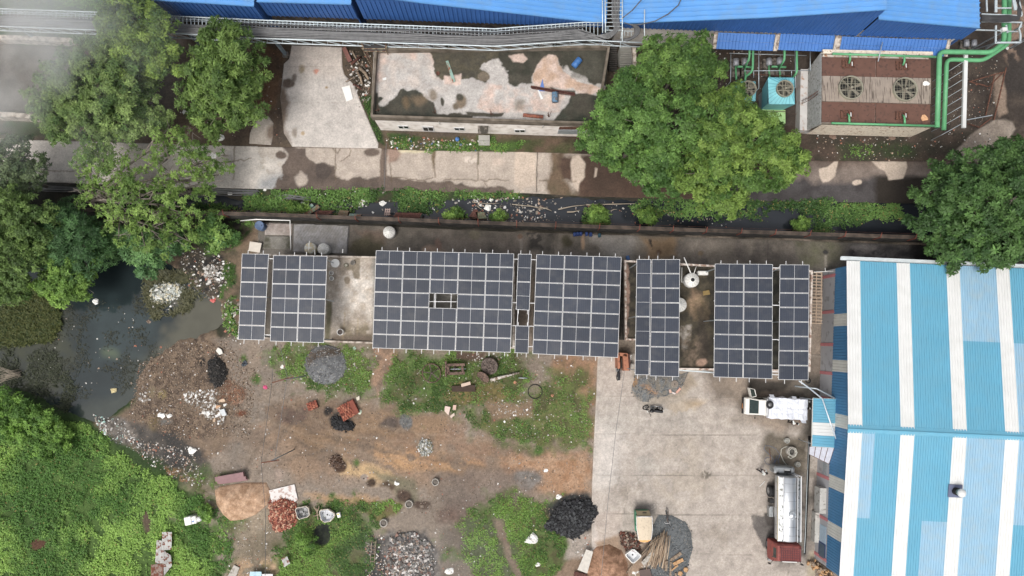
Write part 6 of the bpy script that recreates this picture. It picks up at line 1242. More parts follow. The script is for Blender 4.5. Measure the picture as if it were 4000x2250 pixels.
# SMALL THINGS
m_wood=mat('old_wood',C(150,130,108),.9,0,.25,4,rgb2=C(104,88,72),thr=.55);m_wood2=mat('sawn_log',C(190,146,96),.9,0,.25,5,rgb2=C(110,74,46),thr=.6)
m_concl=mat('pale_concrete',C(178,172,162),.95,0,.15,3,rgb2=C(140,132,120),thr=.6,bump=.01);m_plw=mat('white_plastic',C(236,234,228),.4,0,.06,3);m_bluep=mat('blue_plastic',C(50,110,176),.4,0,.15,4)
m_maroon=mat('maroon_paint',C(136,96,98),.6,0,.15,3);m_redr=mat('dark_rust_sheet',C(84,48,40),.9,0,.25,5,rgb2=C(112,72,56),thr=.58);m_mint=mat('faded_mint_paint',C(128,160,146),.7,0,.2,1.2,rgb2=C(134,84,58),thr=.58)
def gp(u,v,z=0.0,on=None):return V3(G3(u,v,z))
def qslab(name,label,cat,pts,z,th,mm,**k):
 P_=[gp(u,v,z) for u,v in pts];a=sum(P_[i].x*P_[(i+1)%len(P_)].y-P_[(i+1)%len(P_)].x*P_[i].y for i in range(len(P_)))
 if a<0:P_=P_[::-1]
 return tag(MB().m(mm).loft([[p-V3((0,0,th)) for p in P_],P_]).build(name),label,cat,**k)
def ring(u,v,rpx,label,h=.35,z=0,fill=C(112,104,96),th=.07,mm=None,name='concrete_ring',cat='concrete ring',group=None,fz=.6):
 c=gp(u,v,z+h);r=rpx*.0234;t=thing(name,label,cat,(c.x,c.y,z),0,group);MB().m(mm or m_concl).lathe((c.x,c.y,z),[(r*.97,0),(r,h*.9),(r*.98,h),(r-th,h),(r-th*1.1,h*.1)],24,cap=False).build('ring_wall',t)
 MB().m(mat('ring_fill%d'%int(sum(fill)*100),fill,.9,0,.3,6)).cyl((c.x,c.y,z+.02),r-th*.9,h*fz,20).build('fill',t);return t
for(u,v,r,lb) in((1700,1884,14,'concrete ring standing alone right of the white scrap pieces'),(1597,1970,15,'concrete ring beside the dark soil patch, largest of the four in the yard'),(1498,2044,15,'concrete ring at the right edge of the green bushes'),(1567,2200,11,'smallest concrete ring sitting on the grey rubble heap'),(1549,2243,14,'concrete ring at the bottom edge of the photo below the rubble ring')):ring(u,v,r,lb,group='concrete rings in the dirt yard')
for(u,v,r,lb) in((3076,1722,10,'pale round tub beside the canopy, nearest to the person'),(3118,1815,10,'pale round tub behind the tanker next to the drain')):ring(u,v,r,lb,.3,.07,C(160,158,150),.04,mat('pale_tub',C(176,176,168),.7),'tub','tub','round tubs behind the tanker')
ring(3094,1764,18,'large grey well ring with the pale hose coiled in it',.5,.07,C(96,94,90),.09,None,'well_ring','well ring',fz=.4)
ring(1053+275,1297,12,'white rimmed bucket full of scrap on the pale roof',.4,zr,C(90,80,76),.04,m_plw,'bucket','bucket');ring(1293,1066,8,'small white bucket on the roof, upper of two beside the left array',.25,zr,C(170,166,160),.03,m_plw,'bucket','bucket');ring(1294,1087,8,'small white bucket on the roof, lower of two beside the left array',.25,zr,C(170,170,168),.03,m_plw,'bucket','bucket')
ring(1377,1026,9,'grey round pot on the wet roof patch',.2,zr,C(112,108,100),.04,mat('pot_grey',C(140,134,126),.7),'pot','pot');ring(1351,1036,8,'round pot with a pale cap left of the grey pot',.2,zr,C(190,186,170),.05,mat('pot_olive',C(120,116,92),.7),'pot','pot')
c=gp(1309,1028,zr+.5);tag(MB().m(m_plw).lathe((c.x,c.y,zr),[(.34,0),(.36,.42),(.38,.44),(.38,.5),(.35,.52),(.3,.5)],28).build('drum'),'white round drum with a flat lid on the pale roof','drum')
c=gp(2637,1500,.35);t=thing('millstone','stack of two round grey millstones on the gravel','millstone',(c.x,c.y,.07));m_ms=mat('mill_stone',C(140,128,116),.9,0,.15,6)
MB().m(m_ms).lathe((c.x,c.y,.07),[(.33,0),(.34,.2),(.31,.24),(.24,.24),(.23,.21),(.2,.21),(.19,.25),(.1,.25),(.09,.2),(.05,.2)],28).build('stone',t);MB().m(m_black).cyl((c.x,c.y,.275),.045,.01,12).build('eye',t)
def tank(u,v,z,r,h,label,hole=None,mm=None):
 c=gp(u,v,z+h);t=thing('water_tank',label,'water tank',(c.x,c.y,z));mm=mm or m_plw;mb=MB().m(mm)
 mb.lathe((c.x,c.y,z),[(r,0),(r,h*.25),(r*1.02,h*.27),(r,h*.3),(r,h*.52),(r*1.02,h*.54),(r,h*.57),(r,h*.78),(r*.96,h*.84),(r*.4,h*.97),(r*.36,h)],32);mb.build('tank_body',t);rb=MB().m(mat('tank_rib',C(206,204,196),.5))
 for k in range(12):a=k*math.pi/6;d=V3((math.cos(a),math.sin(a),0));rb.bar(V3((c.x,c.y,z+h*.965))+d*r*.42,V3((c.x,c.y,z+h*.86))+d*r*.92,.05,.02)
 rb.build('rib',t);MB().m(m_black if hole else mm).cyl((c.x,c.y,z+h*.97),r*(.26 if hole else .34),h*.06,20).build('lid' if not hole else 'opening',t);return t
T1=tank(2706,1093,zr,.62,1.1,'white water tank with an open black hatch on the mossy roof',True);mb=MB().m(m_plw);mb.tube([gp(2672,1005,4.6),gp(2698,1066,4.6)],.05,8);mb.tube([gp(2720,1040,4.4),gp(2710,1070,4.6)],.03,6);mb.tube([gp(2664,1045,3.9),gp(2663,1102,3.9),gp(2685,1102,3.9)],.03,6);mb.build('pipe',T1)
tank(2657,1190,zr,.62,1.05,'white water tank half hidden by the panels below the open one');tank(1518,905,.03,.55,1.0,'white water tank standing alone in the lane near the boundary wall');tank(1208,968,.25,.52,1.0,'yellowed water tank on the grey slab behind the parapet',None,mat('yellowed_plastic',C(226,206,160),.5,0,.1,2,rgb2=C(236,234,226),thr=.52));tank(1260,971,.25,.52,1.0,'clean white water tank right of the yellowed one')
c=gp(2747,1066,zr+.45);t=thing('roof_cooler','small white oblong box tank right of the open water tank','box tank',(c.x,c.y,zr));MB().m(m_plw).bbox((c.x,c.y,zr+.22),(.9,.36,.44),.05).build('box_body',t);MB().m(mat('tank_rib',C(206,204,196))).box((c.x-.38,c.y,zr+.45),(.1,.3,.02)).build('end_cap',t)
mb=MB().m(m_plw);mb.tube([gp(940,862,1.2),gp(1000,857,2.2),gp(1133,861,2.2),gp(1136,975,2.2)],.05,8);mb.tube([gp(1229,978,4.0),gp(1230,997,4.0)],.05,8);mb.tube([gp(1205,978,3.3),gp(1209,941,3.3)],.05,8);mb.tube([gp(1338,988,3.9),gp(1339,973,3.9)],.05,8);tag(mb.build('white_pipe'),'white plastic pipe bent around the slab at the left end of the lane','pipe')
tag(MB().m(m_plw).tube([gp(3180,1063,2),gp(3268,1058,2)],.03,6).tube([gp(3223,1046,2),gp(3224,1062,2)],.03,6).build('white_pipe'),'thin white pipe crossing the gap to the warehouse corner','pipe')
def drum(u,v,z,label,rz=0,lying=False,mm=None,r=.29,h=.88,name='drum'):
 c=gp(u,v,z+(r if lying else h));mm=mm or m_bluep;prof=[(r*.96,0),(r,.03),(r,h*.32),(r*1.03,h*.34),(r,h*.36),(r,h*.65),(r*1.03,h*.67),(r,h*.69),(r,h*.97),(r*.95,h),(r*.9,h-.02)]
 M=(Matrix.Rotation(rz,3,'Z')@Matrix.Rotation(math.pi/2,3,'Y')) if lying else Matrix.Identity(3);t=thing(name,label,'barrel',(c.x,c.y,z));o=V3((c.x,c.y,z+r))-(M@V3((0,0,h/2))) if lying else V3((c.x,c.y,z))
 MB().m(mm).lathe(o,prof,20,mtx=M).build('barrel_body',t);MB().m(m_black).lathe(o+M@V3((r*.55,0,h)),[(.04,-.01),(.04,.02)],8,mtx=M).build('bung',t)
drum(2253,245,z0,'blue plastic barrel lying on the dark corner of the office roof',R(50),True);drum(2168,380,z0,'rusty blue steel barrel lying beside the girders on the office roof',R(90),True,mat('rusty_blue',C(84,122,150),.7,0,.2,3,rgb2=C(100,80,66),thr=.55));drum(1012,880,.0,'big dusty blue barrel at the lane corner beside the boundary wall',0,False,mat('dusty_blue',C(84,108,144),.7,0,.2,3),.42,.95)
jc=['leftmost jerrycan of the left trio','middle jerrycan of the left trio','right jerrycan of the left trio','left jerrycan of the pair','right jerrycan of the pair','single teal jerrycan apart from the others']
for i,(u,v) in enumerate(((2245,915),(2257,914),(2269,913),(2292,914),(2308,916),(2342,919))):
 c=gp(u,v,.3);t=thing('jerrycan',('blue ' if i<5 else '')+jc[i]+' at the boundary wall','jerrycan',(c.x,c.y,.03),0,'jerrycans along the boundary wall');mm=mat('deep_blue_plastic',C(34,66,130),.45) if i<5 else mat('teal_plastic',C(40,90,108),.5)
 MB().m(mm).bbox((c.x,c.y,.23),(.26,.36,.4),.05).build('can_body',t);MB().m(mm).cyl((c.x,c.y+.1,.43),.04,.06,10).build('cap',t);MB().m(mm).tube([(c.x,c.y+.02,.43),(c.x,c.y,.49),(c.x,c.y-.1,.49),(c.x,c.y-.13,.43)],.018,6).build('handle',t)
c=gp(2453,1007,.3);t=thing('bucket','single bright blue bucket at the parapet corner in the lane','bucket',(c.x,c.y,.03));MB().m(m_bluep).bbox((c.x,c.y,.2),(.3,.4,.36),.05,.3).build('bucket_body',t);MB().m(m_bluep).tube([(c.x-.13,c.y,.38),(c.x,c.y+.05,.5),(c.x+.13,c.y,.38)],.015,5).build('handle',t)
c=gp(1786,543,.2);tag(MB().m(mat('blue_bag',C(60,120,190),.4,0,.2,5)).lathe((c.x,c.y,0),[(.1,0),(.2,.08),(.21,.18),(.14,.28),(.03,.32)],14).build('plastic_bag'),'round blue plastic bag in the litter strip below the office','bag')
for(a,b,w,lb) in(((2073,338),(2246,367),.16,'upper rusty steel girder of the two lying on the office roof'),((2076,343),(2245,371),.14,'lower rusty steel girder of the two lying on the office roof')):tag(MB().m(m_redr).bar(gp(*a,z0+.12),gp(*b,z0+.12),w,.14).build('girder'),lb,'girder')
tag(MB().m(mat('blue_scrap',C(84,120,190),.6)).loft([[gp(2118,310,z0+.05),gp(2105,356,z0+.05),gp(2128,357,z0+.05)],[gp(2119,309,z0+.09),gp(2106,355,z0+.09),gp(2129,356,z0+.09)]]).build('metal_sheet'),'pointed blue metal sheet under the girders on the office roof','metal sheet')
qslab('metal_sheet','narrow white metal strip left of the fallen barrel','metal sheet',[(2099,350),(2104,348),(2122,385),(2113,388)],z0+.06,.03,m_white)
qslab('green_beam','faded green steel beam with a rusty end on the office roof','beam',[(1741,239),(1751,236),(1779,317),(1768,321)],z0+.12,.1,m_mint);c0,c1_=gp(2043,449,z0+.3),gp(2122,457,z0+.3);tag(MB().m(mat('orange_rust',C(150,84,58),.8,0,.25,4,rgb2=C(120,70,56),thr=.5)).tube([c0,c1_],.16,14).build('rusty_pipe'),'short thick rusty pipe at the south edge of the office roof','pipe')
qslab('white_scrap','small white scrap on the pink left part of the office roof','scrap',[(1494,306),(1508,301),(1508,312),(1495,313)],z0+.03,.02,m_white);c=gp(1710,286,z0+.1);tag(MB().m(m_rust).lathe((c.x,c.y,z0),[(.17,0),(.17,.1),(.14,.1),(.13,.02)],18).build('roof_pipe'),'round rusty pipe stub on the office roof','pipe stub')
for i,(u,v) in enumerate(((1477,435),(1697,443),(1919,450),(2144,457))):
 mb=MB().m(m_rust);
 for k in range(6):b=gp(u+rr.uniform(-4,4),v,zt);mb.tube([b,b+V3((rr.uniform(-.25,.25),rr.uniform(-.1,.4),.5))],.02,4)
 tag(mb.build('rebar_cluster'),'tuft of rusty rebar on the office parapet, number counted nowhere' if 0 else['tuft of rusty rebar at the left corner of the office parapet','tuft of rusty rebar above the second office window','tuft of rusty rebar above the office door','tuft of rusty rebar right of the thick rusty pipe'][i],'rebar','rebar tufts on the office parapet')
qslab('foam_board','white foam board lying on the driveway edge','board',[(1335,341),(1366,333),(1379,387),(1353,396)],.14,.07,m_plw)
for i,(a,b,w,mm,lb) in enumerate((((1343,185),(1368,240),.4,mat('red_rust_plate',C(130,84,74),.85,0,.2,4),'flat reddish steel plate at the top of the driveway debris'),((1375,200),(1402,250),.12,m_wood,'thin weathered plank beside the reddish plate'),((1405,265),(1440,310),.32,m_wood,'thick short log in the driveway debris'),((1372,250),(1408,222),.26,m_redr,'dark curved trunk piece in the driveway debris'),((1350,320),(1395,298),.1,m_wood,'forked branch end touching the driveway'),((1395,280),(1415,330),.26,m_wood,'leaning brown log in the middle of the driveway debris'),((1410,185),(1445,235),.1,m_redr,'thin rusty bar beside the office corner'),((1380,330),(1412,350),.2,m_redr,'dark short log at the lower end of the driveway debris'))):
 tag((MB().m(mm).bar(gp(*a,.3),gp(*b,.2),w,.06) if i in(0,1) else MB().m(mm).tube([gp(*a,.25),gp((a[0]+b[0])/2+3,(a[1]+b[1])/2-3,.32),gp(*b,.2)],[w/2,w/2*.9,w/2*.7],8)).build('debris_plate' if i==0 else 'log'),lb,'debris')
def cab(name,label,pts,z,th,mm,mm2,hgt=.45):
 P_=[gp(u,v,z) for u,v in pts];t=thing(name,label,'scrap cabinet',(P_[3].x,P_[3].y,0),0,'scrap metal pieces along the canal wall');MB().m(mm).quad(P_[3],P_[2],P_[1],P_[0],.04).build('sheet',t);
 MB().m(mm2).loft([[p-V3((0,0,hgt)) for p in P_[::-1]],[p-V3((0,0,.045)) for p in P_[::-1]]]).build('frame',t)
cab('scrap_cabinet','brown rusty sheet cabinet lying right of the slanted green beams',[(1240,822),(1308,822),(1280,843),(1226,833)],.7,.04,m_redr,m_mint);cab('scrap_cabinet','square cabinet with a brown green lid against the canal wall',[(1326,821),(1363,823),(1353,850),(1316,848)],.8,.04,mat('olive_rust',C(112,92,66),.8,0,.2,4,rgb2=C(92,116,100),thr=.62),m_dark);cab('scrap_cabinet','pale green cabinet lid right of the square one',[(1366,834),(1412,836),(1404,852),(1358,849)],.7,.04,m_mint,m_dark)
cab('scrap_cabinet','long dark red rusty cabinet with a green front in the canal',[(1546,830),(1650,832),(1638,858),(1532,856)],.7,.04,m_redr,m_mint,.6);cab('scrap_cabinet','small rusty cabinet half in the bush',[(1852,816),(1866,818),(1866,852),(1832,846)],.6,.04,m_redr,m_wood);cab('scrap_cabinet','green brown cabinet lid right of the fern bush',[(1858,827),(1892,829),(1902,853),(1866,855)],.6,.04,mat('olive_green_rust',C(104,112,84),.8,0,.2,4,rgb2=C(104,74,56),thr=.55),m_mint,.3)
tag(MB().m(m_mint).bar(gp(1172,838,.6),gp(1222,799,.5),.3,.08).build('beam'),'slanted pale green beam leaning at the canal wall','beam');tag(MB().m(mat('green_rust_beam',C(128,88,60),.8,0,.3,4,rgb2=C(110,130,106),thr=.52)).bar(gp(1192,840,.65),gp(1245,805,.5),.36,.08).build('beam'),'slanted half rusty beam right of the pale green one','beam')
pal=thing('pallet','small pinkish wooden pallet standing against the canal wall','pallet',gp(1512,838,0));mb=MB().m(mat('pink_wood',C(176,150,140),.9))
for k in range(3):mb.bar(gp(1507+k*8,815,.8),gp(1502+k*8,841,.5),.09,.03)
for k in range(3):mb.bar(gp(1504,819+k*9,.76-k*.1),gp(1525,819+k*9,.76-k*.1),.08,.03)
mb.build('slat',pal)
for i,(a,b,w) in enumerate((((2180,818),(2290,800),.06),((2290,800),(2480,795),.07),((2215,828),(2265,821),.08),((2110,810),(2155,824),.07),((2000,798),(2130,812),.05),((1850,790),(1950,794),.04),((2385,824),(2410,818),.05),((2060,800),(2120,818),.04),((1862,803),(1885,818),.04))):
 tag(MB().m(mat('driftwood',C(170,156,136),.9)).tube([gp(*a,.0),gp((a[0]+b[0])/2,(a[1]+b[1])/2-3+i%3*3,.05),gp(*b,-.02)],[w,w*.8,w*.5],5).build('driftwood'),['pale branch left of the longest one in the canal','longest pale branch in the canal, ending at the wide bush','short thick pale branch below the longest one','pale branch slanting out of the canal rubbish','thin pale branch across the canal rubbish','thin pale branch at the left end of the canal rubbish','short pale branch between the wide bush and the yellow tipped one','thin pale branch slanting down in the canal rubbish','tiny pale stick above the green cabinet lid'][i],'branch','dead branches in the canal')
for(poly,n,lb) in(([(790,742),(1010,752)],9,'bundle of dark pipes along the road edge behind the sparse tree'),([(1085,762),(1215,778)],7,'bundle of grey conduits crossing the canal grass'),([(120,732),(330,742)],8,'bundle of dark cables at the left end of the road edge')):
 mb=MB().m(mat('old_conduit',C(110,110,110),.7,0,.2))
 for k in range(n):o_=rr.uniform(-8,8);mb.tube([gp(poly[0][0]+rr.uniform(-8,8),poly[0][1]+k*3-n+o_*.3,.1),gp((poly[0][0]+poly[1][0])/2,(poly[0][1]+poly[1][1])/2+k*3-n+rr.uniform(-4,4),.15),gp(poly[1][0]+rr.uniform(-8,8),poly[1][1]+k*2.4-n,.1)],.035,5)
 tag(mb.build('conduit_bundle'),lb,'conduits')
def rag(u,v,s,label,mm=None,seed=0,z=None,name='plastic_sheet',cat='plastic sheet',group=None,h=.5):
 g=random.Random(seed+int(u));c=gp(u,v,z or 0);zz=max(gzf(c.x,c.y),-.17) if z is None else z;n=9;r1=[(c.x+s*g.uniform(.6,1.1)*math.cos(k*6.283/n),c.y+s*g.uniform(.4,1)*math.sin(k*6.283/n),zz+g.uniform(0,.08)) for k in range(n)]
 r2=[(c.x+(p[0]-c.x)*g.uniform(.4,.75),c.y+(p[1]-c.y)*g.uniform(.4,.75),zz+s*h*g.uniform(.3,1)) for p in r1];mb=MB().m(mm or m_plw);mb.loft([[(p[0],p[1],zz-.02) for p in r1],r1,r2,[(c.x+(p[0]-c.x)*.3,c.y+(p[1]-c.y)*.3,zz+s*h*g.uniform(.4,.9)) for p in r2]]);return tag(mb.build(name),label,cat,group)
for u,v,s,lb in((1180,797,.35,'crumpled greenish white sheet in the canal near the slanted beams'),(1414,788,.4,'white plastic sheet stranded on the canal grass, left of the pair'),(1493,794,.35,'white plastic sheet on the canal grass, right of the pair'),(1905,810,.4,'white rag in the canal rubbish beside the cabinet lid'),(1918,779,.25,'small white rag at the road edge above the canal rubbish'),(897,756,.26,'white bundle on the dark pipes by the road'),(1035,741,.18,'tiny white rag at the canal grass corner'),(724,437,.3,'white rag at the foot of the middle tree, left'),(962,465,.3,'white rag by the small concrete path'),(858,540,.45,'largest white rag on the soil above the road'),(833,608,.4,'white plastic sheet on the road under the sparse branches'),(368,1178,.34,'white foam block floating near the pond trees'),(632,1623,.36,'smooth white lump on the garbage bank'),(2078,2107,.7,'big white tarpaulin bundle in the weeds by the coal heap'),(2182,1941,.32,'white sack at the tip of the coal heap'),(1758,2231,.5,'white sack at the bottom centre beside the grass'),(1548,1888,.3,'torn white mint sheet beside the drain puddle'),(1101,1433,.22,'dull white sack in the weeds left of the gravel heap'),(2100,2205,.25,'white rag on the footpath near the bottom'),(2132,1838,.24,'white rag on the orange soil beside the burnt patch'),(2477,2240,.35,'white bag at the bottom beside the brown tray, left'),(2495,2234,.3,'white bag at the bottom beside the brown tray, right'),(2514,2212,.28,'white bag above the brown tray'),(660,1625,.3,'transparent rag beside the smooth white lump'),(750,1758,.45,'long twisted white rag on the dark mud')):rag(u,v,s,lb,seed=3)
for u,v,s,mm,lb in((1036,1514,.26,C(214,70,124),'bright pink plastic bag on the mud'),(440,1525,.36,C(214,196,140),'yellowish board floating in the pond'),(830,1172,.3,C(210,96,88),'red and white bag on the bank left of the arrays'),(577,1255,.24,C(120,100,84),'flat brown board floating in the pond'),(878,1452,.2,C(210,206,140),'yellow green bowl on the black ash heap'),(1384,1361,.2,C(160,190,170),'mint plastic bag at the edge of the pale roof house'),(1405,1608,.28,C(200,214,190),'pale green torn sack beside the big brick stack'),(1222,1382,.4,C(112,84,60),'heap of brown cardboard on the gravel heap rim'),(2094,2070,.14,C(214,214,110),'tiny yellow bag above the tarpaulin bundle'),(955,1420,.35,C(50,60,70),'dark bag of clothes on the mud below the first array'),(850,1588,.3,C(206,160,120),'orange cardboard piece on the litter bank'),(3935,188,.18,C(226,226,220),'white bag under the pipe rack')):rag(u,v,s,lb,mat('bag_%d'%int(u),mm,.6,0,.15,5),4,name='bag',cat='bag')
for u,v,lb in((2158,1545,'orange brown clay lump on the grass, alone'),(2011,1494,'pink stone block'),):rag(u,v,.18,lb if u>2100 else 'pinkish broken block behind the old machinery',mat('clay',C(190,130,96),.9),8,name='stone',cat='stone')
for i,(pts,c_,lb) in enumerate((([(1738,1586),(1760,1590),(1752,1622),(1736,1606)],C(214,190,176),'large pale pink stone slab in the grass'),([(1770,1582),(1783,1582),(1780,1602),(1768,1600)],C(206,172,154),'small pinkish block right of the large slab'),([(1758,1625),(1774,1612),(1776,1622),(1762,1634)],C(206,186,170),'long pale stone piece below the large slab'),([(1391,1553),(1404,1546),(1404,1562),(1394,1565)],C(206,196,176),'upright beige stone right of the brick stack'),([(2640,1532),(2655,1513),(2661,1520),(2645,1537)],C(214,160,140),'pink brick leaning below the millstone'),([(2613,1523),(2620,1521),(2625,1534),(2616,1536)],C(210,170,150),'pink stone at the gravel rim'),([(2626,1530),(2640,1536),(2636,1541),(2626,1536)],C(220,206,200),'white stone between the two pink ones'),([(851,1358),(864,1365),(870,1380),(856,1386),(843,1370)],C(220,216,206),'folded white newspaper on the mud near the first array'),([(855,1602),(875,1597),(885,1622),(868,1626)],C(200,204,206),'grey corrugated scrap at the end of the litter bank'))):
 qslab('stone' if i<7 else 'scrap_sheet',lb,'stone' if i<7 else 'scrap',pts,.2 if i<4 else .22,.18,mat('stonec%d'%i,c_,.9,0,.1,5))
bm_=[mat('brick_%d'%i,c_,.9,0,.15,6) for i,c_ in enumerate(bk)]
proto={}
def brick(x,y,z,rz,k,lb,grp):
 if k not in proto:b=MB().m(bm_[k]).box((0,0,0),(.23,.11,.075));o=b.build('brick');proto[k]=o
 else:o=proto[k].copy();SC.collection.objects.link(o)
 o.location=(x,y,z);o.rotation_euler=(rr.uniform(-.06,.06),rr.uniform(-.06,.06),rz);tag(o,lb,'brick',grp)
def stack(u,v,nx,ny,ang,hs,lb,grp):
 c=gp(u,v,.3)
 for i in range(nx):
  for j in range(ny):
   h=hs(i,j);
   if h<=0:continue
   lx=(i-(nx-1)/2)*.235;ly=(j-(ny-1)/2)*.125;x=c.x+lx*math.cos(ang)-ly*math.sin(ang);y=c.y+lx*math.sin(ang)+ly*math.cos(ang)
   for q_ in range(h-1 if h>1 and(i in(0,nx-1) or j in(0,ny-1)) and False else h-1,h):brick(x+rr.uniform(-.01,.01),y+rr.uniform(-.01,.01),.04+.08*q_,ang+rr.uniform(-.08,.08)+(math.pi/2 if rr.random()<.12 else 0),rr.choice((0,0,1,3,2)),lb,grp)
 o=MB().m(bm_[1]).box((c.x,c.y,.04*max(1,hs(nx//2,ny//2))-.06),(nx*.235-.08,ny*.125-.06,.08*max(1,hs(nx//2,ny//2)-1)),rz=ang).build('brick_block');tag(o,'solid lower courses of the '+('bigger' if nx>4 else 'smaller')+' brick stack','bricks')
stack(1361,1602,6,13,R(-62),lambda i,j:(5+(i*3+j)%2 if j<9 else 4-(j-9)) if not(i>3 and j>10) else 0,'orange red brick laid on the bigger brick stack','bricks in the bigger stack')
stack(1219,1585,4,6,R(20),lambda i,j:3+(i+j)%2,'orange red brick laid on the smaller brick stack','bricks in the smaller stack')
qslab('slab','large white stained slab above the brick heap','slab',[(1050,1916),(1150,1892),(1163,1952),(1140,1968),(1062,1966)],.1,.08,mat('white_stained_slab',C(214,208,204),.85,0,.08,2,rgb2=C(184,160,150),thr=.56,edge=.02));qslab('slab','square cream slab at the corner above the first array','slab',[(976,943),(1022,950),(1014,987),(970,980)],.4,.06,mat('cream_slab',C(206,196,182),.85,0,.08,3));qslab('board','long pale board lying at the bottom left','board',[(888,2253),(914,2207),(935,2218),(918,2262)],.12,.05,m_concl)
def basin(pts,z,h,label,rim,inner,hole=True,ins=.1):
 P_=[gp(u,v,z+h) for u,v in pts];a=sum(P_[i].x*P_[(i+1)%len(P_)].y-P_[(i+1)%len(P_)].x*P_[i].y for i in range(len(P_)));P_=P_ if a>0 else P_[::-1];c=sum(P_,V3())/len(P_);t=thing('basin',label,'basin',(c.x,c.y,z));f=lambda p,k,zz:V3((c.x+(p.x-c.x)*k,c.y+(p.y-c.y)*k,zz))
 MB().m(rim).loft([[f(p,.92,z) for p in P_],[f(p,1,z+h) for p in P_],[f(p,1-ins,z+h+.01) for p in P_]],cap=False).build('rim',t);MB().m(inner).loft([[f(p,1-ins,z+h+.01) for p in P_],[f(p,.62,z+h*.35) for p in P_]],cap=False).add([f(p,.62,z+h*.35) for p in P_],[tuple(range(len(P_)))]).build('bowl',t)
 if hole:MB().m(m_black).cyl((c.x,c.y,z+h*.36),.05 if h<.5 else .07,.01,12).build('drain_hole',t)
m_bin=mat('basin_grey',C(160,160,160),.8,0,.25,2,rgb2=C(92,92,90),thr=.5,edge=.03)
basin([(1152,1992),(1158,1984),(1195,1977),(1205,1985),(1210,2012),(1202,2020),(1168,2030),(1160,2022)],0,.5,'square cement basin beside the brick heap',mat('basin_rim',C(206,196,180),.9,0,.2,4,rgb2=C(140,110,80),thr=.6),m_bin);basin([(1246,2000),(1252,1992),(1280,1988),(1306,2005),(1308,2018),(1290,2038),(1266,2042),(1252,2030)],0,.5,'rounded cement basin in the weeds right of the square one',mat('basin_rim',C(206,196,180)),mat('basin_pale',C(190,192,196),.7,0,.15,2,rgb2=C(100,100,98),thr=.6,edge=.03))
basin([(2443,2166),(2469,2146),(2480,2147),(2505,2170),(2504,2176),(2478,2200),(2469,2200),(2445,2174)],.07,.6,'white square sink with a black drain hole beside the pole pile',m_plw,mat('sink_inner',C(206,208,210),.5,0,.1,2,rgb2=C(120,120,104),thr=.62),ins=.09)
c=gp(1322,2013,.4);t=thing('jerrycan','white and yellow can beside the rounded basin','jerrycan',(c.x,c.y,0));MB().m(m_plw).bbox((c.x,c.y,.2),(.3,.44,.36),.04,.3).build('can_body',t);MB().m(mat('yellow_label',C(222,190,60),.5)).box((c.x-.03,c.y+.08,.385),(.18,.12,.01),rz=.3).build('label',t)
for k,(a,b) in enumerate((((1228,1982),(1242,2004)),((1236,1986),(1243,2030)),((1223,2017),(1250,2008)),((1246,1978),(1240,2000)))):tag(MB().m(m_wood).bar(gp(*a,.15+.04*k),gp(*b,.2+.04*k),.1,.05).build('plank'),['grey plank standing steepest at the rounded basin','long grey plank touching the rounded basin side','grey plank lying flat to the left of the rounded basin','shortest grey plank at the rounded basin'][k],'plank','planks at the rounded basin')
for i,(a,b,w) in enumerate((((843,1872),(953,1852),.42),((850,1882),(962,1866),.3),((856,1888),(968,1872),.16))):tag(MB().m(m_maroon).bar(gp(*a,.45-.12*i),gp(*b,.45-.12*i),w,.3-.06*i).build('steel_channel'),['widest maroon steel channel of the three by the sand mound','middle maroon steel channel by the sand mound','narrowest maroon steel channel by the sand mound'][i],'steel channel')
ang=R(12)
for i,(u,v,w,d,h,lb) in enumerate(((733,2036,.62,.72,.75,'bigger white plastic box of the two standing in the grass field'),(755,2032,.5,.66,.65,'smaller white plastic box with a blue label in the grass field'),(777,2028,.42,.42,.6,'white plastic bucket right of the two white boxes'))):
 c=gp(u,v,h);t=thing('plastic_box' if i<2 else 'bucket',lb,'box' if i<2 else 'bucket',(c.x,c.y,0))
 if i<2:MB().m(m_plw).bbox((c.x,c.y,h/2),(w,d,h),.05,ang).build('box_body',t);MB().m(m_frame).box((c.x,c.y,h+.01),(w*.8,.05,.02),rz=ang).build('lid_rib',t)
 else:MB().m(m_plw).cyl((c.x,c.y,0),.19,h,20,.22).build('bucket_body',t);MB().m(m_frame).cyl((c.x,c.y,h),.2,.03,20).build('lid',t)
 if i==1:MB().m(m_bluep).box((c.x,c.y-.1,h+.01),(.2,.12,.01),rz=ang).build('label',t)
m_rcor=mat('rusty_corrugated',C(176,176,172),.6,.2,.2,2,rgb2=C(122,66,44),thr=.56,edge=.03)
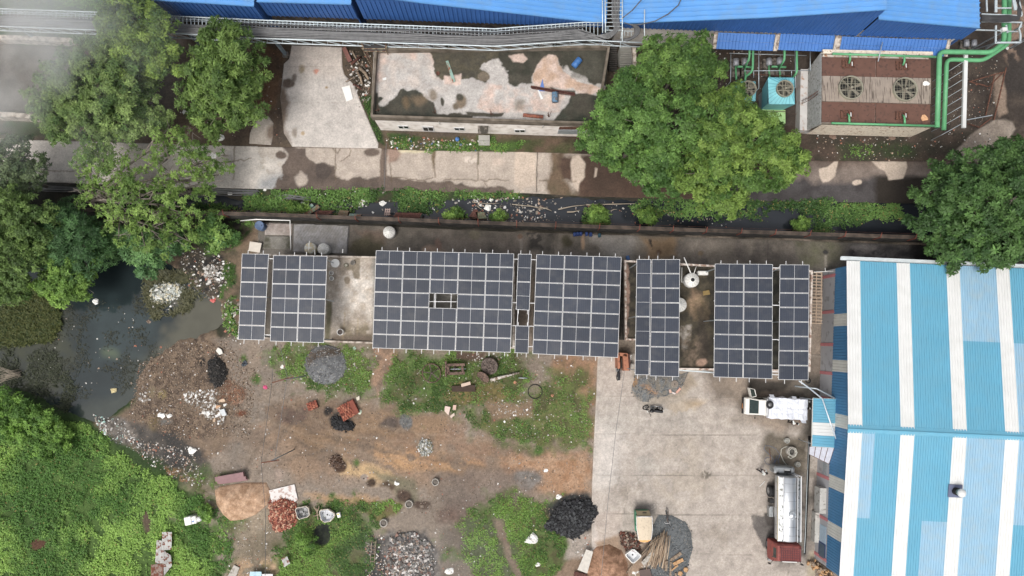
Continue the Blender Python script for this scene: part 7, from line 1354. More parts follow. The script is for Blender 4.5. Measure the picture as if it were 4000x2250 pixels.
for i,(A,mm,lb) in enumerate((([(633,2078),(672,2078),(670,2146),(634,2150)],m_rcor,'uppermost grey corrugated sheet in the grass field'),([(612,2110),(640,2112),(640,2200),(606,2200)],m_rcor,'middle corrugated sheet with a rusty lower half'),([(640,2150),(668,2170),(672,2210),(640,2250)],m_rcor,'crooked corrugated sheet right of the rusty one'),([(590,2206),(640,2200),(636,2290),(588,2290)],mat('very_rusty_corrugated',C(150,130,118),.8,0,.25,2.5,rgb2=C(122,66,44),thr=.48,edge=.03),'lowest and rustiest corrugated sheet cut by the bottom edge'),([(1099,2182),(1122,2173),(1134,2200),(1110,2216)],m_rcor,'small bent corrugated sheet in the bottom centre weeds'),([(2290,2146),(2317,2155),(2294,2240),(2256,2226)],mat('pale_fibre_sheets',C(206,200,190),.8,0,.15,3),'stack of pale corrugated fibre sheets beside the brown sand mound'),([(976,2233),(1022,2233),(1020,2290),(974,2290)],mat('light_blue_sheet',C(170,206,222),.5,0,.1),'light blue ribbed sheet cut by the bottom edge'),([(1023,2242),(1066,2242),(1064,2290),(1022,2290)],m_white,'white ribbed sheet cut by the bottom edge'))):
 z_=.55-.03*(i%4);P_=[gp(u,v,z_) for u,v in A];b_=MB().m(mm);ribbed(b_,P_[3],P_[2],P_[1],P_[0],.11,.03,top=.5);tag(b_.build('corrugated_sheet'),lb,'corrugated sheet')
qslab('tray','dark brown metal tray at the bottom beside the white bags','tray',[(2497,2228),(2538,2221),(2552,2270),(2504,2276)],.3,.12,mat('brown_tray',C(92,74,68),.7));qslab('brown_sheet','rusty brown sheet under the fibre sheets at the bottom','metal sheet',[(2244,2232),(2292,2244),(2300,2290),(2236,2290)],.2,.04,m_redr);qslab('slab','grey white board leaning on the pole pile','board',[(2530,2170),(2548,2153),(2558,2166),(2534,2182)],.5,.04,m_concl);qslab('slab','lower grey board leaning on the pole pile','board',[(2505,2196),(2528,2172),(2541,2186),(2514,2209)],.4,.04,m_concl)
for i in range(38):
 k=i/37;x1=2548+k*70+rr.uniform(-8,8);y1=2072+abs(k-.7)*50+rr.uniform(-8,26);x0_=2515+k*85+rr.uniform(-12,12);y0_=2205+rr.uniform(-14,22);h=.15+.45*math.sin(math.pi*min(max(k,.05),.95))*rr.uniform(.4,1)
 a,b=gp(x1,y1,h+.12),gp(x0_,y0_,h);m_=a.lerp(b,.5)+V3((rr.uniform(-.06,.06),0,.04));w=rr.uniform(.035,.065)
 tag(MB().m(mat('pole_wood%d'%(i%3),[C(160,136,110),C(134,112,90),C(176,156,132)][i%3],.9,0,.2,4)).tube([a,m_,b],[w*.8,w,w],6).build('wooden_pole'),'weathered wooden pole lying in the fan shaped pole pile','pole','poles of the wood pile')
for i,(a,b) in enumerate((((2560,2100),(2445,2240)),((2580,2098),(2530,2135)),((2530,2150),(2480,2200)),((2548,2110),(2500,2185)))):tag(MB().m(m_wood).tube([gp(*a,.75),gp(*b,.3)],[.045,.06],6).build('wooden_pole'),['longest cross pole, reaching the white sink','short cross pole at the tip of the wood pile','lowest cross pole beside the two grey boards','steepest cross pole on the wood pile'][i],'pole','cross poles of the wood pile')
for i,(a,b,w,mm) in enumerate((((2618,2190),(2660,2160),.28,m_wood),((2630,2205),(2668,2185),.3,m_wood2),((2605,2190),(2600,2230),.24,m_wood),((2620,2230),(2648,2208),.12,m_wood2),((2540,2190),(2562,2200),.14,m_wood),((2620,2195),(2618,2250),.16,m_wood),((2640,2238),(2640,2260),.18,m_wood))):tag(MB().m(mm).bar(gp(*a,.3+.05*(i%3)),gp(*b,.28+.05*(i%3)),w,.1).build('plank'),['wide grey plank pointing up right from the pole pile','brown wide plank right of the pole pile','grey upright plank in the foot of the pole pile','thin brown plank below the wide brown one','short grey plank at the left foot of the pole pile','longest upright plank in the foot of the pole pile','grey plank nearest the log slices'][i],'plank','broken planks of the wood pile')
for i,(u,v,lb) in enumerate(((2679,2225,'round log slice nearest the clean concrete'),(2657,2240,'round log slice left of the other slice'))):c=gp(u,v,.2);tag(MB().m(m_wood2).lathe((c.x,c.y,.07),[(.2,0),(.22,.1),(.21,.2),(.17,.21)],16).build('log_slice'),lb,'log')
for i in range(70):
 k=rr.random();u=3165+k*80+rr.uniform(-10,12);v=2186+k*58+rr.uniform(-4,34)*(.6+.4*k);c=gp(u,v,rr.uniform(.1,.7));a_=rr.uniform(0,3.14);L=rr.uniform(.2,.38);r_=rr.uniform(.06,.12);d=V3((math.cos(a_),math.sin(a_),rr.uniform(-.3,.5)))*L/2
 tag(MB().m(m_wood2 if i%3 else m_wood).tube([c-d,c+d],r_,8,True,False).build('firewood_log'),'split firewood log in the heap at the warehouse wall','log','firewood logs at the warehouse wall')
for i,(v0,v1) in enumerate(((1064,1160),(1163,1262))):
 t=thing('formwork_pallet',['upper','lower'][i]+' wooden slatted frame lying in the gap beside the warehouse','wooden frame',gp(3185,v1,0),0,'wooden slatted frames beside the warehouse');mb=MB().m(mat('pallet_wood',C(176,152,128),.9,0,.2,4));zz=1.9
 for u in(3169,3190,3210):mb.bar(gp(u,v0,zz),gp(u-3,v1,zz),.08,.06)
 n=9
 for k in range(n):v=v0+(v1-v0)*k/(n-1);mb.bar(gp(3168,v,zz+.05),gp(3212,v+2,zz+.05),.09,.04)
 mb.build('slat',t);mb=MB().m(m_wood)
 for u,v in((3171,v0+4),(3208,v0+4),(3169,v1-4),(3206,v1-4)):p=gp(u,v,zz);mb.bar(V3((p.x,p.y,0)),p,.07)
 mb.build('leg',t)
p=[gp(*q_,1.6) for q_ in((2414,1382),(2452,1382),(2456,1446),(2440,1449),(2430,1440),(2416,1436))]
bw=thing('brick_shelter','small orange plastered brick box beside the parked black motorcycle','brick box',(p[0].x,p[0].y,0));m_or=mat('orange_plaster',C(176,112,80),.9,0,.12,2,rgb2=C(130,84,64),thr=.62);mbx=MB().m(m_or)
for a,b,w in(((2416,1380),(2418,1440),.22),((2443,1382),(2447,1448),.45),((2416,1384),(2450,1386),.3)):A_,B_=gp(*a,1.6),gp(*b,1.6);mbx.bar(V3((A_.x,A_.y,.8)),V3((B_.x,B_.y,.8)),w,1.6)
mbx.build('wall',bw);MB().m(m_bcop).box(gp(2431,1420,.5),(.42,.9,.9)).build('block',bw);A_,B_=gp(2453,1382,1.3),gp(2453,1448,1.3);MB().m(mat('dark_brick',C(96,62,54),.9,0,.2)).bar(V3((A_.x+.1,A_.y,.65)),V3((B_.x+.1,B_.y,.65)),.22,1.3).build('side_wall',bw)
tag(MB().m(m_plw).tube([gp(2465,1386,1.2),gp(2457,1418,.4)],.06,8).build('white_pipe'),'short white pipe leaning beside the orange brick box','pipe');c=gp(2468,1428,.7);tag(MB().m(m_concl).lathe((c.x,c.y,.07),[(.2,0),(.22,.55),(.17,.6),(.1,.58)],18).build('bucket'),'grey lidded bucket in the corner by the orange brick box','bucket')
gt=MB().m(m_galw);A_,B_=gp(2654,1446,3.4),gp(2790,1456,3.4);gt.bar(A_,B_,.1,.1);gt.bar(A_-V3((0,-.28,0)),B_-V3((0,-.28,0)),.06,.1);tag(gt.build('roof_gutter'),'pale metal gutter between the last two big arrays','gutter')
qslab('roof_hatch','yellow brown slab on the mossy roof','slab',[(2746,1138),(2770,1133),(2774,1150),(2748,1154)],zr+.12,.1,mat('yellow_moss',C(150,124,66),.9,0,.2,4))
for i,(a,b,lb) in enumerate((((1062,1495),(1145,1472),'upper rusty cross arm pole of the thin power line'),((1020,1808),(1090,1797),'lower rusty cross arm pole of the thin power line'))):
 A_,B_=gp(*a,6.2),gp(*b,6.2);M_=A_.lerp(B_,.5);t=thing('power_pole',lb,'pole',(M_.x,M_.y,0),0,'power line poles on the dirt yard');MB().m(m_rust).bar(A_,B_,.1,.08).build('cross_arm',t);MB().m(m_galv).tube([(M_.x,M_.y,0),(M_.x,M_.y,6.2)],[.06,.045],8).build('pole',t)
for i,(pts,lb) in enumerate((([(1066,1440),(1062,1495),(1020,1808),(1037,2000),(1036,2290)],'left thin wire of the power line over the dirt yard'),([(1093,1345),(1122,1476),(1072,1800)],'right thin pale wire between the two cross arms'),([(2440,1445),(2405,1690),(2375,1960),(2345,2290)],'thin pale wire hanging over the concrete yard'),([(1509,560),(1500,738)],'thin wire crossing the road below the office'))):
 P_=[gp(u,v,6.1) for u,v in pts] if i<3 else[gp(u,v,4) for u,v in pts];tag(MB().m(m_cab3 if i else m_cab_).tube(P_,.018,4,False).build('wire'),lb,'wire')
 # old machinery
m_iron=mat('rusty_cast_iron',C(122,96,82),.85,.1,.25,4,rgb2=C(84,66,58),thr=.5);m_iron2=mat('grey_iron',C(112,98,90),.8,.2,.2,4,rgb2=C(78,66,60),thr=.5)
c=gp(1686,1457,.5);t=thing('flywheel','big rusty spoked flywheel leaning in the weeds','flywheel',(c.x,c.y,0));Mx=Matrix.Rotation(R(22),3,'Y')@Matrix.Rotation(R(-14),3,'X');MB().m(m_iron).torus((c.x,c.y,.5),.86,.055,40,8,Mx).build('rim',t);mb=MB().m(m_iron2)
for k in range(5):d=Mx@V3((math.cos(k*1.2566+.5),math.sin(k*1.2566+.5),0));mb.bar(V3((c.x,c.y,.5)),V3((c.x,c.y,.5))+d*.86,.09,.06)
mb.build('spoke',t);MB().m(m_iron2).lathe((c.x,c.y,.5),[(.12,-.1),(.12,.1),(.05,.1)],14,mtx=Mx).build('hub',t)
t=thing('engine_frame','rusty rectangular machine frame between the flywheel and the pulley','machine frame',gp(1776,1450,0));mb=MB().m(m_iron)
for a,b,w,h in(((1744,1426),(1816,1424),.24,.3),((1752,1459),(1816,1457),.26,.3),((1742,1412),(1742,1472),.14,.5),((1750,1424),(1752,1460),.24,.3),((1806,1424),(1808,1458),.2,.28),((1732,1424),(1728,1450),.07,.1),((1736,1415),(1741,1412),.06,.1)):mb.bar(gp(*a,.55),gp(*b,.55),w,h)
mb.build('frame',t);MB().m(m_galv).tube([gp(1760,1442,.5),gp(1820,1441,.5)],.04,8).build('shaft',t);c=gp(1776,1442,.45);MB().m(m_iron2).lathe((c.x,c.y,.2),[(.2,0),(.2,.2),(.08,.22),(.07,.3)],14).build('piston',t)
c=gp(1912,1430,.45);t=thing('pulley','large grey iron pulley wheel lying behind the perforated disc','pulley',(c.x,c.y,0));Mx=Matrix.Rotation(R(14),3,'X')@Matrix.Rotation(R(-10),3,'Y');MB().m(m_iron2).lathe((c.x,c.y,.35),[(.78,-.25),(.8,.0),(.78,.1),(.6,.1),(.56,.02),(.35,.0),(.32,.16),(.22,.18),(.2,.05),(.1,.05)],32,mtx=Mx).build('wheel',t);mb=MB().m(m_black)
for k in range(7):d=Mx@V3((math.cos(k*.9+.4)*.46,math.sin(k*.9+.4)*.46,.03));mb.lathe(V3((c.x,c.y,.35))+d,[(.045,0),(.045,.012)],10,mtx=Mx)
mb.build('hole',t)
c=gp(1887,1473,.35);t=thing('perforated_disc','flat rusty disc with holes leaning on the pulley','disc',(c.x,c.y,0));Mx=Matrix.Rotation(R(38),3,'Z')@Matrix.Rotation(R(48),3,'Y');Mx=Matrix.Rotation(R(-38),3,'Z')@Matrix.Rotation(R(52),3,'X');MB().m(m_iron).lathe((c.x,c.y,.35),[(.62,-.04),(.64,.0),(.62,.04),(.1,.04)],30,mtx=Mx).build('plate',t);mb=MB().m(m_black)
for k in range(8):
 r_=.4 if k%2 else .22;d=Mx@V3((math.cos(k*.785)*r_,math.sin(k*.785)*r_,.045));mb.lathe(V3((c.x,c.y,.35))+d,[(.04,0),(.04,.01)],8,mtx=Mx)
mb.build('hole',t)
tag(MB().m(mat('peeling_log',C(196,190,180),.9,0,.25,3,rgb2=C(130,110,90),thr=.5)).tube([gp(1916,1484,.25),gp(1960,1473,.3),gp(2030,1455,.22)],[.16,.14,.08],8).build('log'),'pale peeling log pointing right from the perforated disc','log');tag(MB().m(m_galv).tube([gp(2026,1476,.15),gp(2060,1477,.15)],.05,8).build('metal_rod'),'short grey pipe in the grass right of the peeling log','pipe')
qslab('burnt_plank_block','dark burnt block of boards below the old machinery','boards',[(1764,1508),(1855,1504),(1858,1530),(1766,1530)],.25,.25,mat('burnt_board',C(70,54,44),.95,0,.3,4));tag(MB().m(mat('pale_split_log',C(206,180,160),.9,0,.15)).bar(gp(1802,1506,.35),gp(1838,1496,.4),.28,.1).build('board'),'pale split board on top of the dark burnt block','board')
mb=MB().m(m_wood)
for dv in(0,16):mb.bar(gp(1453+dv,2112,.3),gp(1446+dv,2200,.15),.05)
for k in range(6):mb.bar(gp(1452-k*1.2,2118+k*15,.3-.025*k),gp(1470-k*1.2,2118+k*15,.3-.025*k),.04)
tag(mb.build('ladder'),'grey ladder lying on black soil right of the green bushes','ladder')
tag(MB().m(m_black).torus(gp(2090,1530,.06),.64,.035,36,6).build('hoop'),'thin dark wire hoop lying in the grass','hoop');tag(MB().m(m_black).torus(gp(3157,1487,.6),.2,.06,24,8).build('tyre'),'small tyre hanging at the right corner of the last array','tyre')
mb=MB().m(mat('hose',C(190,188,176),.5));S=[(3076,1820),(3060,1800),(3050,1775),(3052,1755),(3066,1746),(3090,1744),(3108,1752),(3114,1768),(3108,1782),(3095,1784),(3084,1775),(3082,1760),(3092,1752),(3104,1756),(3110,1770),(3104,1784),(3088,1791),(3078,1785),(3090,1775)]
P_=[gp(u,v,.12+(.5 if i>5 else 0)) for i,(u,v) in enumerate(S)];mb.tube(P_,.035,7);tag(mb.build('hose'),'pale thick hose looping from the tanker into the well ring','hose')
mb=MB().m(mat('blue_rope',C(92,108,136),.7));mb.tube([gp(u,v,.1) for u,v in((3048,1830),(3040,1800),(3046,1775),(3030,1752),(3008,1742),(2990,1741),(2984,1752),(2996,1768),(3014,1782),(3026,1800),(3028,1830),(3022,1832))],.018,5);mb.tube([gp(u,v,.11) for u,v in((3030,1838),(3020,1820),(3030,1800),(3046,1785),(3044,1778),(3034,1782),(3028,1800),(3012,1816),(2994,1812),(2986,1800),(2992,1788),(3006,1786))],.018,5);tag(mb.build('rope'),'thin blue grey rope tangled on the concrete left of the hose','rope')
tag(MB().m(m_rust).bar(gp(3006,1752,.1),gp(3010,1800,.1),.05).build('rusty_rod'),'thin rusty rod lying inside the rope loop','rod');tag(MB().m(m_white).bar(gp(2968,1900,.1),gp(2988,1880,.1),.04).build('white_stick'),'thin white stick on the yard below the standing person','stick');tag(MB().m(m_galv).tube([gp(3105,1508,2.2),gp(3190,1518,3.0),gp(3262,1556,3.2)],.07,6).build('cable_duct'),'sagging cable duct behind the diagonal drain pipe','cable')
o=qslab('drain','x','x',[(3157,1703),(3168,1703),(3148,2166),(3140,2166)],.085,.06,mat('drain_water',C(20,20,20),.3));del o['label'];del o['category'];o['kind']='structure';tag(MB().m(m_galw).tube([gp(3160,1720,.15),gp(3152,1900,.15),gp(3146,2080,.15),gp(3142,2160,.15)],.03,6).build('water_pipe'),'thin pale pipe running along the black drain','pipe')
rag(3618,327,.34,'white plastic sheet on the fan deck of the cooling tower',m_plw,5,zq+.1,h=.2);rag(3610,462,.36,'orange brown bag on the cooling tower lid',mat('tan_bag',C(214,160,110),.7),6,zq+.06,name='bag',cat='bag',h=.3)
for u,v,lb in((3255,533,'crumpled beige sack on the soil left of the other, below the cooling tower'),(3485,538,'larger crumpled beige sack below the cooling tower')):rag(u,v,.38,lb,mat('beige_sack',C(128,104,88),.9),7,name='sack',cat='sack',h=.3)
tag(MB().m(m_galv).tube([gp(3447,165,4.6),gp(3430,240,4.4)],.05,8).build('metal_rod'),'grey pipe lying from the lean-to roof onto the cooling tower','pipe')
# VEHICLES
m_tyre=mat('tyre_rubber',C(40,40,42),.85,0,.1,8);m_rim=mat('steel_rim',C(150,150,150),.5,.4,.1,6);m_trim=mat('black_trim',C(30,30,32),.6);m_head=mat('lamp_glass',C(220,220,214),.15)
def wheel(par,x,y,r=.36,w=.22,side=1,rot=0):
 Mx=Matrix.Rotation(rot,3,'Z')@Matrix.Rotation(math.pi/2,3,'X');wl=MB().m(m_tyre).lathe((x,y,r),[(r*.62,-w/2),(r*.92,-w/2),(r,-w*.35),(r,w*.35),(r*.92,w/2),(r*.62,w/2)],24,cap=False,mtx=Mx).build('wheel',par,local=True)
 MB().m(m_rim).lathe((x,y,r),[(r*.62,-w*.42),(r*.5,-w*.25),(r*.2,-w*.3),(r*.12,-w*.5),(.01,-w*.5)],20,cap=False,mtx=Mx).lathe((x,y,r),[(r*.62,w*.42),(r*.5,w*.25),(r*.2,w*.3),(r*.12,w*.5),(.01,w*.5)],20,cap=False,mtx=Mx).build('rim',wl,local=True);return wl
def prof(mb,secs,smooth=False):
 rings=[]
 for x,wb,wt,zb,zt_,sh in secs:rings.append([(x,-wb,zb),(x,wb,zb),(x,wb,zb+(zt_-zb)*sh),(x,wt,zt_-.04),(x,wt-.06,zt_),(x,-wt+.06,zt_),(x,-wt,zt_-.04),(x,-wb,zb+(zt_-zb)*sh)])
 return mb.loft(rings,True,True,smooth)
 # small pickup with tarpaulin load
a,b=gp(2913,1586,1.2),gp(3150,1600,1.3);h_=math.atan2(a.y-b.y,a.x-b.x);cpt=a.lerp(b,.5);Lp=(a-b).length
pk=thing('pickup_truck','white mini pickup with its door open and a white tarpaulin over the load','pickup truck',(cpt.x,cpt.y,.07),h_)
m_cw=mat('white_car_paint',C(232,230,222),.3,0,.04,2,rgb2=C(200,180,160),thr=.74);m_ws=mat('windscreen',C(40,56,54),.05,0,.3,3)
F_=Lp/2
mb=MB().m(m_cw);prof(mb,[(F_,.62,.56,.45,.85,.6),(F_-.06,.74,.68,.4,.98,.6),(F_-.3,.78,.72,.38,1.12,.6),(F_-.95,.78,.66,.38,1.78,.45),(F_-1.1,.78,.67,.38,1.83,.42),(F_-1.55,.78,.67,.38,1.82,.42),(F_-1.6,.78,.66,.38,1.7,.45)]);mb.build('cab',pk,True)
mb=MB().m(m_ws);mb.quad((F_-.32,-.62,1.16),(F_-.32,.62,1.16),(F_-.93,.56,1.78),(F_-.93,-.56,1.78),.01);mb.build('windscreen',pk,True)
for s in(-1,1):MB().m(m_ws).quad((F_-.75,s*.775,1.1),(F_-1.5,s*.78,1.1),(F_-1.5,s*.70,1.62),(F_-1.0,s*.70,1.62),.012).build('side_window',pk,True)
MB().m(m_trim).bbox((F_+.02,0,.45),(.12,1.45,.28),.03).build('bumper',pk,True);MB().m(mat('orange_plate',C(224,140,60),.5)).box((F_+.09,.05,.5),(.02,.45,.12)).build('number_plate',pk,True)
for s in(-1,1):MB().m(m_head).bbox((F_-.04,s*.6,.78),(.12,.26,.16),.03).build('headlight',pk,True)
MB().m(m_trim).bar((F_-.85,.78,1.2),(F_-.8,.98,1.25),.03).box((F_-.8,1.0,1.28),(.05,.14,.2)).build('mirror',pk,True)
MB().m(m_trim).bar((-F_+.2,-.35,.42),(F_-.4,-.35,.42),.1).bar((-F_+.2,.35,.42),(F_-.4,.35,.42),.1).build('chassis',pk,True)
MB().m(m_cw).box((-.85,0,.75),(Lp-1.75,1.62,.5)).build('load_bed',pk,True);mb=MB().m(m_frame)
for k in range(4):mb.bar((F_-1.72,-.72+.0,.9+k*.25),(F_-1.72,.72,.9+k*.25),.04)
for k in range(5):mb.bar((F_-1.72,-.72+k*.36,.8),(F_-1.72,-.72+k*.36,1.7),.04)
for k in range(3):mb.bar((F_-1.65-k*.12,-.7,1.66),(F_-1.65-k*.12,.7,1.66),.04)
mb.build('headboard_rack',pk,True)
door=MB().m(m_cw).loft([[(F_-.55,-.80,.5),(F_-.35,-1.62,.5),(F_-.31,-1.61,.5),(F_-.5,-.8,.5)],[(F_-.55,-.80,1.1),(F_-.35,-1.62,1.1),(F_-.31,-1.61,1.1),(F_-.5,-.8,1.1)]]);door.bar((F_-.53,-.82,1.1),(F_-.72,-.95,1.68),.05).bar((F_-.72,-.95,1.68),(F_-.55,-1.55,1.68),.05).bar((F_-.55,-1.55,1.68),(F_-.34,-1.6,1.1),.05);dro=door.build('door',pk,True);MB().m(m_ws).quad((F_-.53,-.84,1.1),(F_-.35,-1.58,1.1),(F_-.55,-1.52,1.66),(F_-.71,-.97,1.66),.01).build('pane',dro,True)
for x,s in((F_-.75,-1),(F_-.75,1),(-F_+.95,-1),(-F_+.95,1)):wheel(pk,x,s*.68,.31,.18,s)
m_tarp=mat('white_tarpaulin',C(226,230,240),.55,0,.07,2.5,bump=.04,bscale=2.5)
nx_,ny_=64,40;X0,X1=-F_-.02,F_-1.95;gx,gy=np.meshgrid(np.linspace(0,1,nx_),np.linspace(-1.25,1.25,ny_));ew=.92
yy=np.clip(gy,-1,1)*ew;dz=np.maximum(np.abs(gy)-1,0)/.25;ex_=np.clip((gx-.03)/.94,0,1);xx=X0+(X1-X0)*ex_;dzx=(np.maximum(.03-gx,0)/.03*.7+np.maximum(gx-.97,0)/.03*.6)
nz_=fbm(xx*1.4+3,yy*1.4,5,5);cre=np.abs(fbm(xx*2.2,yy*2.2,8,4)-.5)
zz_=1.52+.28*(nz_-.5)-.35*np.clip(.06-cre,0,1)*3-.05*np.cos(yy*2)-.75*dz**.9-dzx*.8+.04*np.sin(xx*5);yy=yy+np.sign(gy)*dz*.07*(1+np.sin(xx*7));xx=xx+.08*(fbm(gy*3,gx*3,4,3)-.5)*(np.abs(gx-.5)>.44)
a_=(np.arange(ny_-1)[:,None]*nx_+np.arange(nx_-1)[None,:]).ravel();tp=npmesh('tarpaulin',np.stack([xx.ravel(),yy.ravel(),zz_.ravel()],1),np.stack([a_,a_+1,a_+nx_+1,a_+nx_],1),m_tarp,None,None,True);tp.parent=pk
tag(tp,'creased white tarpaulin tied over the load')
mb=MB().m(mat('tie_rope',C(170,174,186),.8))
for k in range(7):x=X0+.4+k*.48;mb.tube([(x,-.98,1.0),(x+.03,-.9,1.56),(x,0,1.62),(x-.03,.9,1.56),(x,.98,1.0)],.007,4)
mb.tube([(X0+.2,0,1.61),(X1-.3,.05,1.63)],.007,4);mb.build('tie_rope',pk,True)
for(x,y,r_) in((X1-.25,-1.05,.22),(X0+1.2,-1.0,.2),(X0+.35,.98,.25)):mb=MB().m(m_tarp);mb.loft([[(x-r_,y-.1,1.3),(x+r_,y-.12,1.28),(x+r_*.7,y+.2,1.56),(x-r_*.8,y+.2,1.54)],[(x-r_,y-.1,1.33),(x+r_,y-.12,1.31),(x+r_*.7,y+.2,1.6),(x-r_*.8,y+.2,1.58)]]);mb.build('tarpaulin_flap',pk,True)
Mi=Matrix.Rotation(R(-12),3,'Y');sp=MB().m(m_tyre).torus((F_-1.9,-.28,1.82),.26,.1,28,10,Mi).build('spare_wheel',pk,True);MB().m(m_rim).lathe((F_-1.9,-.28,1.82),[(.19,-.02),(.17,.03),(.08,.0),(.06,.05),(.01,.05)],20,mtx=Mi).build('rim',sp,True)
# milk tanker
a,b=gp(3090,1868,2.85),gp(3088,2118,2.85);h_=math.atan2(b.y-a.y,b.x-a.x);Lt=(a-b).length
tk=thing('tanker_truck','steel tanker truck with a red cab parked along the warehouse drain','tanker truck',(*(a.lerp(b,.5)).xy,.07),h_)
m_st=mat('brushed_steel',C(206,210,214),.28,.75,.08,1.2);m_st2=mat('dull_steel',C(160,164,166),.45,.6,.2,2,rgb2=C(96,96,92),thr=.6);m_red=mat('faded_red_paint',C(150,70,62),.6,0,.12,2,rgb2=C(126,62,56),thr=.6)
rings=[];zc_=1.85;ry,rz_=.98,.92
for x,k in((-Lt/2-.06,.8),(-Lt/2,.97),(-Lt/2+.04,1),(Lt/2-.04,1),(Lt/2,.97),(Lt/2+.1,.75)):rings.append([(x,ry*k*math.sin(t_),zc_+rz_*k*math.cos(t_)) for t_ in[2*math.pi*j/40 for j in range(40)]])
tb=MB().m(m_st).loft(rings,True,True,True).build('tank',tk,True)
mb=MB().m(m_st2)
for x in np.linspace(-Lt/2+.5,Lt/2-.5,7):mb.tube([(x,.99*math.sin(t_),zc_+.93*math.cos(t_)) for t_ in np.linspace(-1.5,1.5,14)],.014,5)
mb.build('weld_band',tb,True)
mb=MB().m(m_frame)
for s in(-1,1):mb.bar((-Lt/2-.1,s*.98,2.55),(Lt/2+.02,s*.98,2.55),.07,.06);mb.bar((-Lt/2-.1,s*.62,2.72),(Lt/2+.02,s*.62,2.72),.04,.05)
mb.build('walkway_rail',tk,True);mb=MB().m(m_st2);mb.quad((-Lt/2,.62,2.66),(Lt/2,.62,2.66),(Lt/2,.97,2.54),(-Lt/2,.97,2.54),.02);mb.quad((-Lt/2,-.97,2.54),(Lt/2,-.97,2.54),(Lt/2,-.62,2.66),(-Lt/2,-.62,2.66),.02);mb.build('walkway',tk,True)
mb=MB().m(m_trim)
for k in range(6):
 for s in(-1,1):mb.cyl((-Lt/2+.6+k*.95,s*.66,2.68),.05,.04,8)
mb.build('bolt',tk,True)
MB().m(m_st).lathe((.45,.12,zc_+rz_-.04),[(.3,0),(.3,.1),(.26,.14),(.1,.2),(.04,.22)],24).torus((.45,.12,zc_+rz_+.07),.3,.03,24,6).bar((.1,.12,zc_+rz_+.17),(.8,.12,zc_+rz_+.17),.04).bar((.45,-.22,zc_+rz_+.16),(.45,.46,zc_+rz_+.16),.03).build('manhole',tk,True)
mb=MB().m(m_st2);mb.bbox((-Lt/2-.45,-.1,1.1),(.62,1.85,1.1),.12);mb.build('rear_cabinet',tk,True);MB().m(m_trim).box((-Lt/2-.4,.15,1.67),(.3,.6,.04)).m(m_white).box((-Lt/2-.5,.1,1.7),(.08,.5,.03)).build('valve',tk,True);mb=MB().m(m_frame)
for y in(.55,.95):mb.bar((-Lt/2-.15,y,.6),(-Lt/2-.15,y,2.7),.05)
for k in range(6):mb.bar((-Lt/2-.15,.55,.8+k*.33),(-Lt/2-.15,.95,.8+k*.33),.035)
mb.build('ladder',tk,True)
MB().m(m_trim).bar((-Lt/2-.6,-.42,.8),(Lt/2+1.2,-.42,.8),.14,.22).bar((-Lt/2-.6,.42,.8),(Lt/2+1.2,.42,.8),.14,.22).build('chassis',tk,True)
MB().m(m_trim).box((Lt/2-.05,0,1.0),(.1,1.9,.5)).m(m_st2).box((.6,-1.02,.8),(.9,.35,.5)).build('fuel_box',tk,True)
xc=Lt/2+.35;mb=MB().m(m_red);prof(mb,[(xc-.05,1.12,.98,.55,2.45,.5),(xc+.05,1.15,1.02,.5,2.62,.5),(xc+1.15,1.15,1.02,.5,2.62,.5),(xc+1.35,1.14,.95,.5,2.5,.48),(xc+1.62,1.12,1.05,.5,1.5,.7),(xc+1.68,1.05,1.0,.55,1.4,.7)]);cab_=mb.build('cab',tk,True)
MB().m(m_ws).quad((xc+1.66,.9,1.52),(xc+1.66,-.9,1.52),(xc+1.39,-.86,2.38),(xc+1.39,.86,2.38),.02).build('windscreen',tk,True)
for s in(-1,1):MB().m(m_ws).quad((xc+.35,s*1.14,1.6),(xc+1.25,s*1.14,1.6),(xc+1.15,s*1.06,2.35),(xc+.35,s*1.06,2.35),.02).build('side_window',tk,True)
mb=MB().m(mat('roof_rack_paint',C(96,48,56),.6))
for k in range(9):y=-.78+k*.195;mb.bar((xc+.2,y,2.74),(xc+1.15,y,2.74),.03)
for k in range(6):x=xc+.2+k*.19;mb.bar((x,-.8,2.76),(x,.8,2.76),.03)
for s in(-1,1):mb.bar((xc+.15,s*.84,2.95),(xc+1.2,s*.84,2.95),.04);mb.bar((xc+.15,s*.84,2.62),(xc+.15,s*.84,2.95),.04);mb.bar((xc+1.2,s*.84,2.62),(xc+1.2,s*.84,2.95),.04)
mb.bar((xc+1.2,-.84,2.95),(xc+1.2,.84,2.95),.04);mb.build('roof_rack',tk,True);MB().m(m_head).bar((xc+1.34,-.62,2.62),(xc+1.34,.62,2.62),.1,.06).build('sun_visor',tk,True);MB().m(m_st2).bbox((xc+1.78,0,.62),(.2,2.3,.3),.04).build('bumper',tk,True)
for s in(-1,1):MB().m(m_head).bbox((xc+1.7,s*.85,.95),(.1,.3,.2),.03).build('headlight',tk,True);MB().m(m_trim).bar((xc+1.4,s*1.1,1.9),(xc+1.75,s*1.4,1.95),.03).box((xc+1.78,s*1.42,1.8),(.06,.18,.34)).build('mirror',tk,True)
for x in(xc+.55,-Lt/2+1.6):
 for s in(-1,1):wheel(tk,x,s*.98,.5,.28,s)
for s in(-1,1):wheel(tk,-Lt/2+1.6,s*.68,.5,.26,s);MB().m(m_frame if s>0 else m_trim).box((-Lt/2+2.35,s*1.02,.95),(.35,.36,.5)).build('mudguard',tk,True)
MB().m(mat('yellow_stripe',C(206,180,60),.5)).bar((-Lt/2,-1.0,2.46),(Lt/2,-1.0,2.46),.03,.05).bar((-Lt/2,1.0,2.46),(Lt/2,1.0,2.46),.03,.05).build('side_stripe',tk,True)
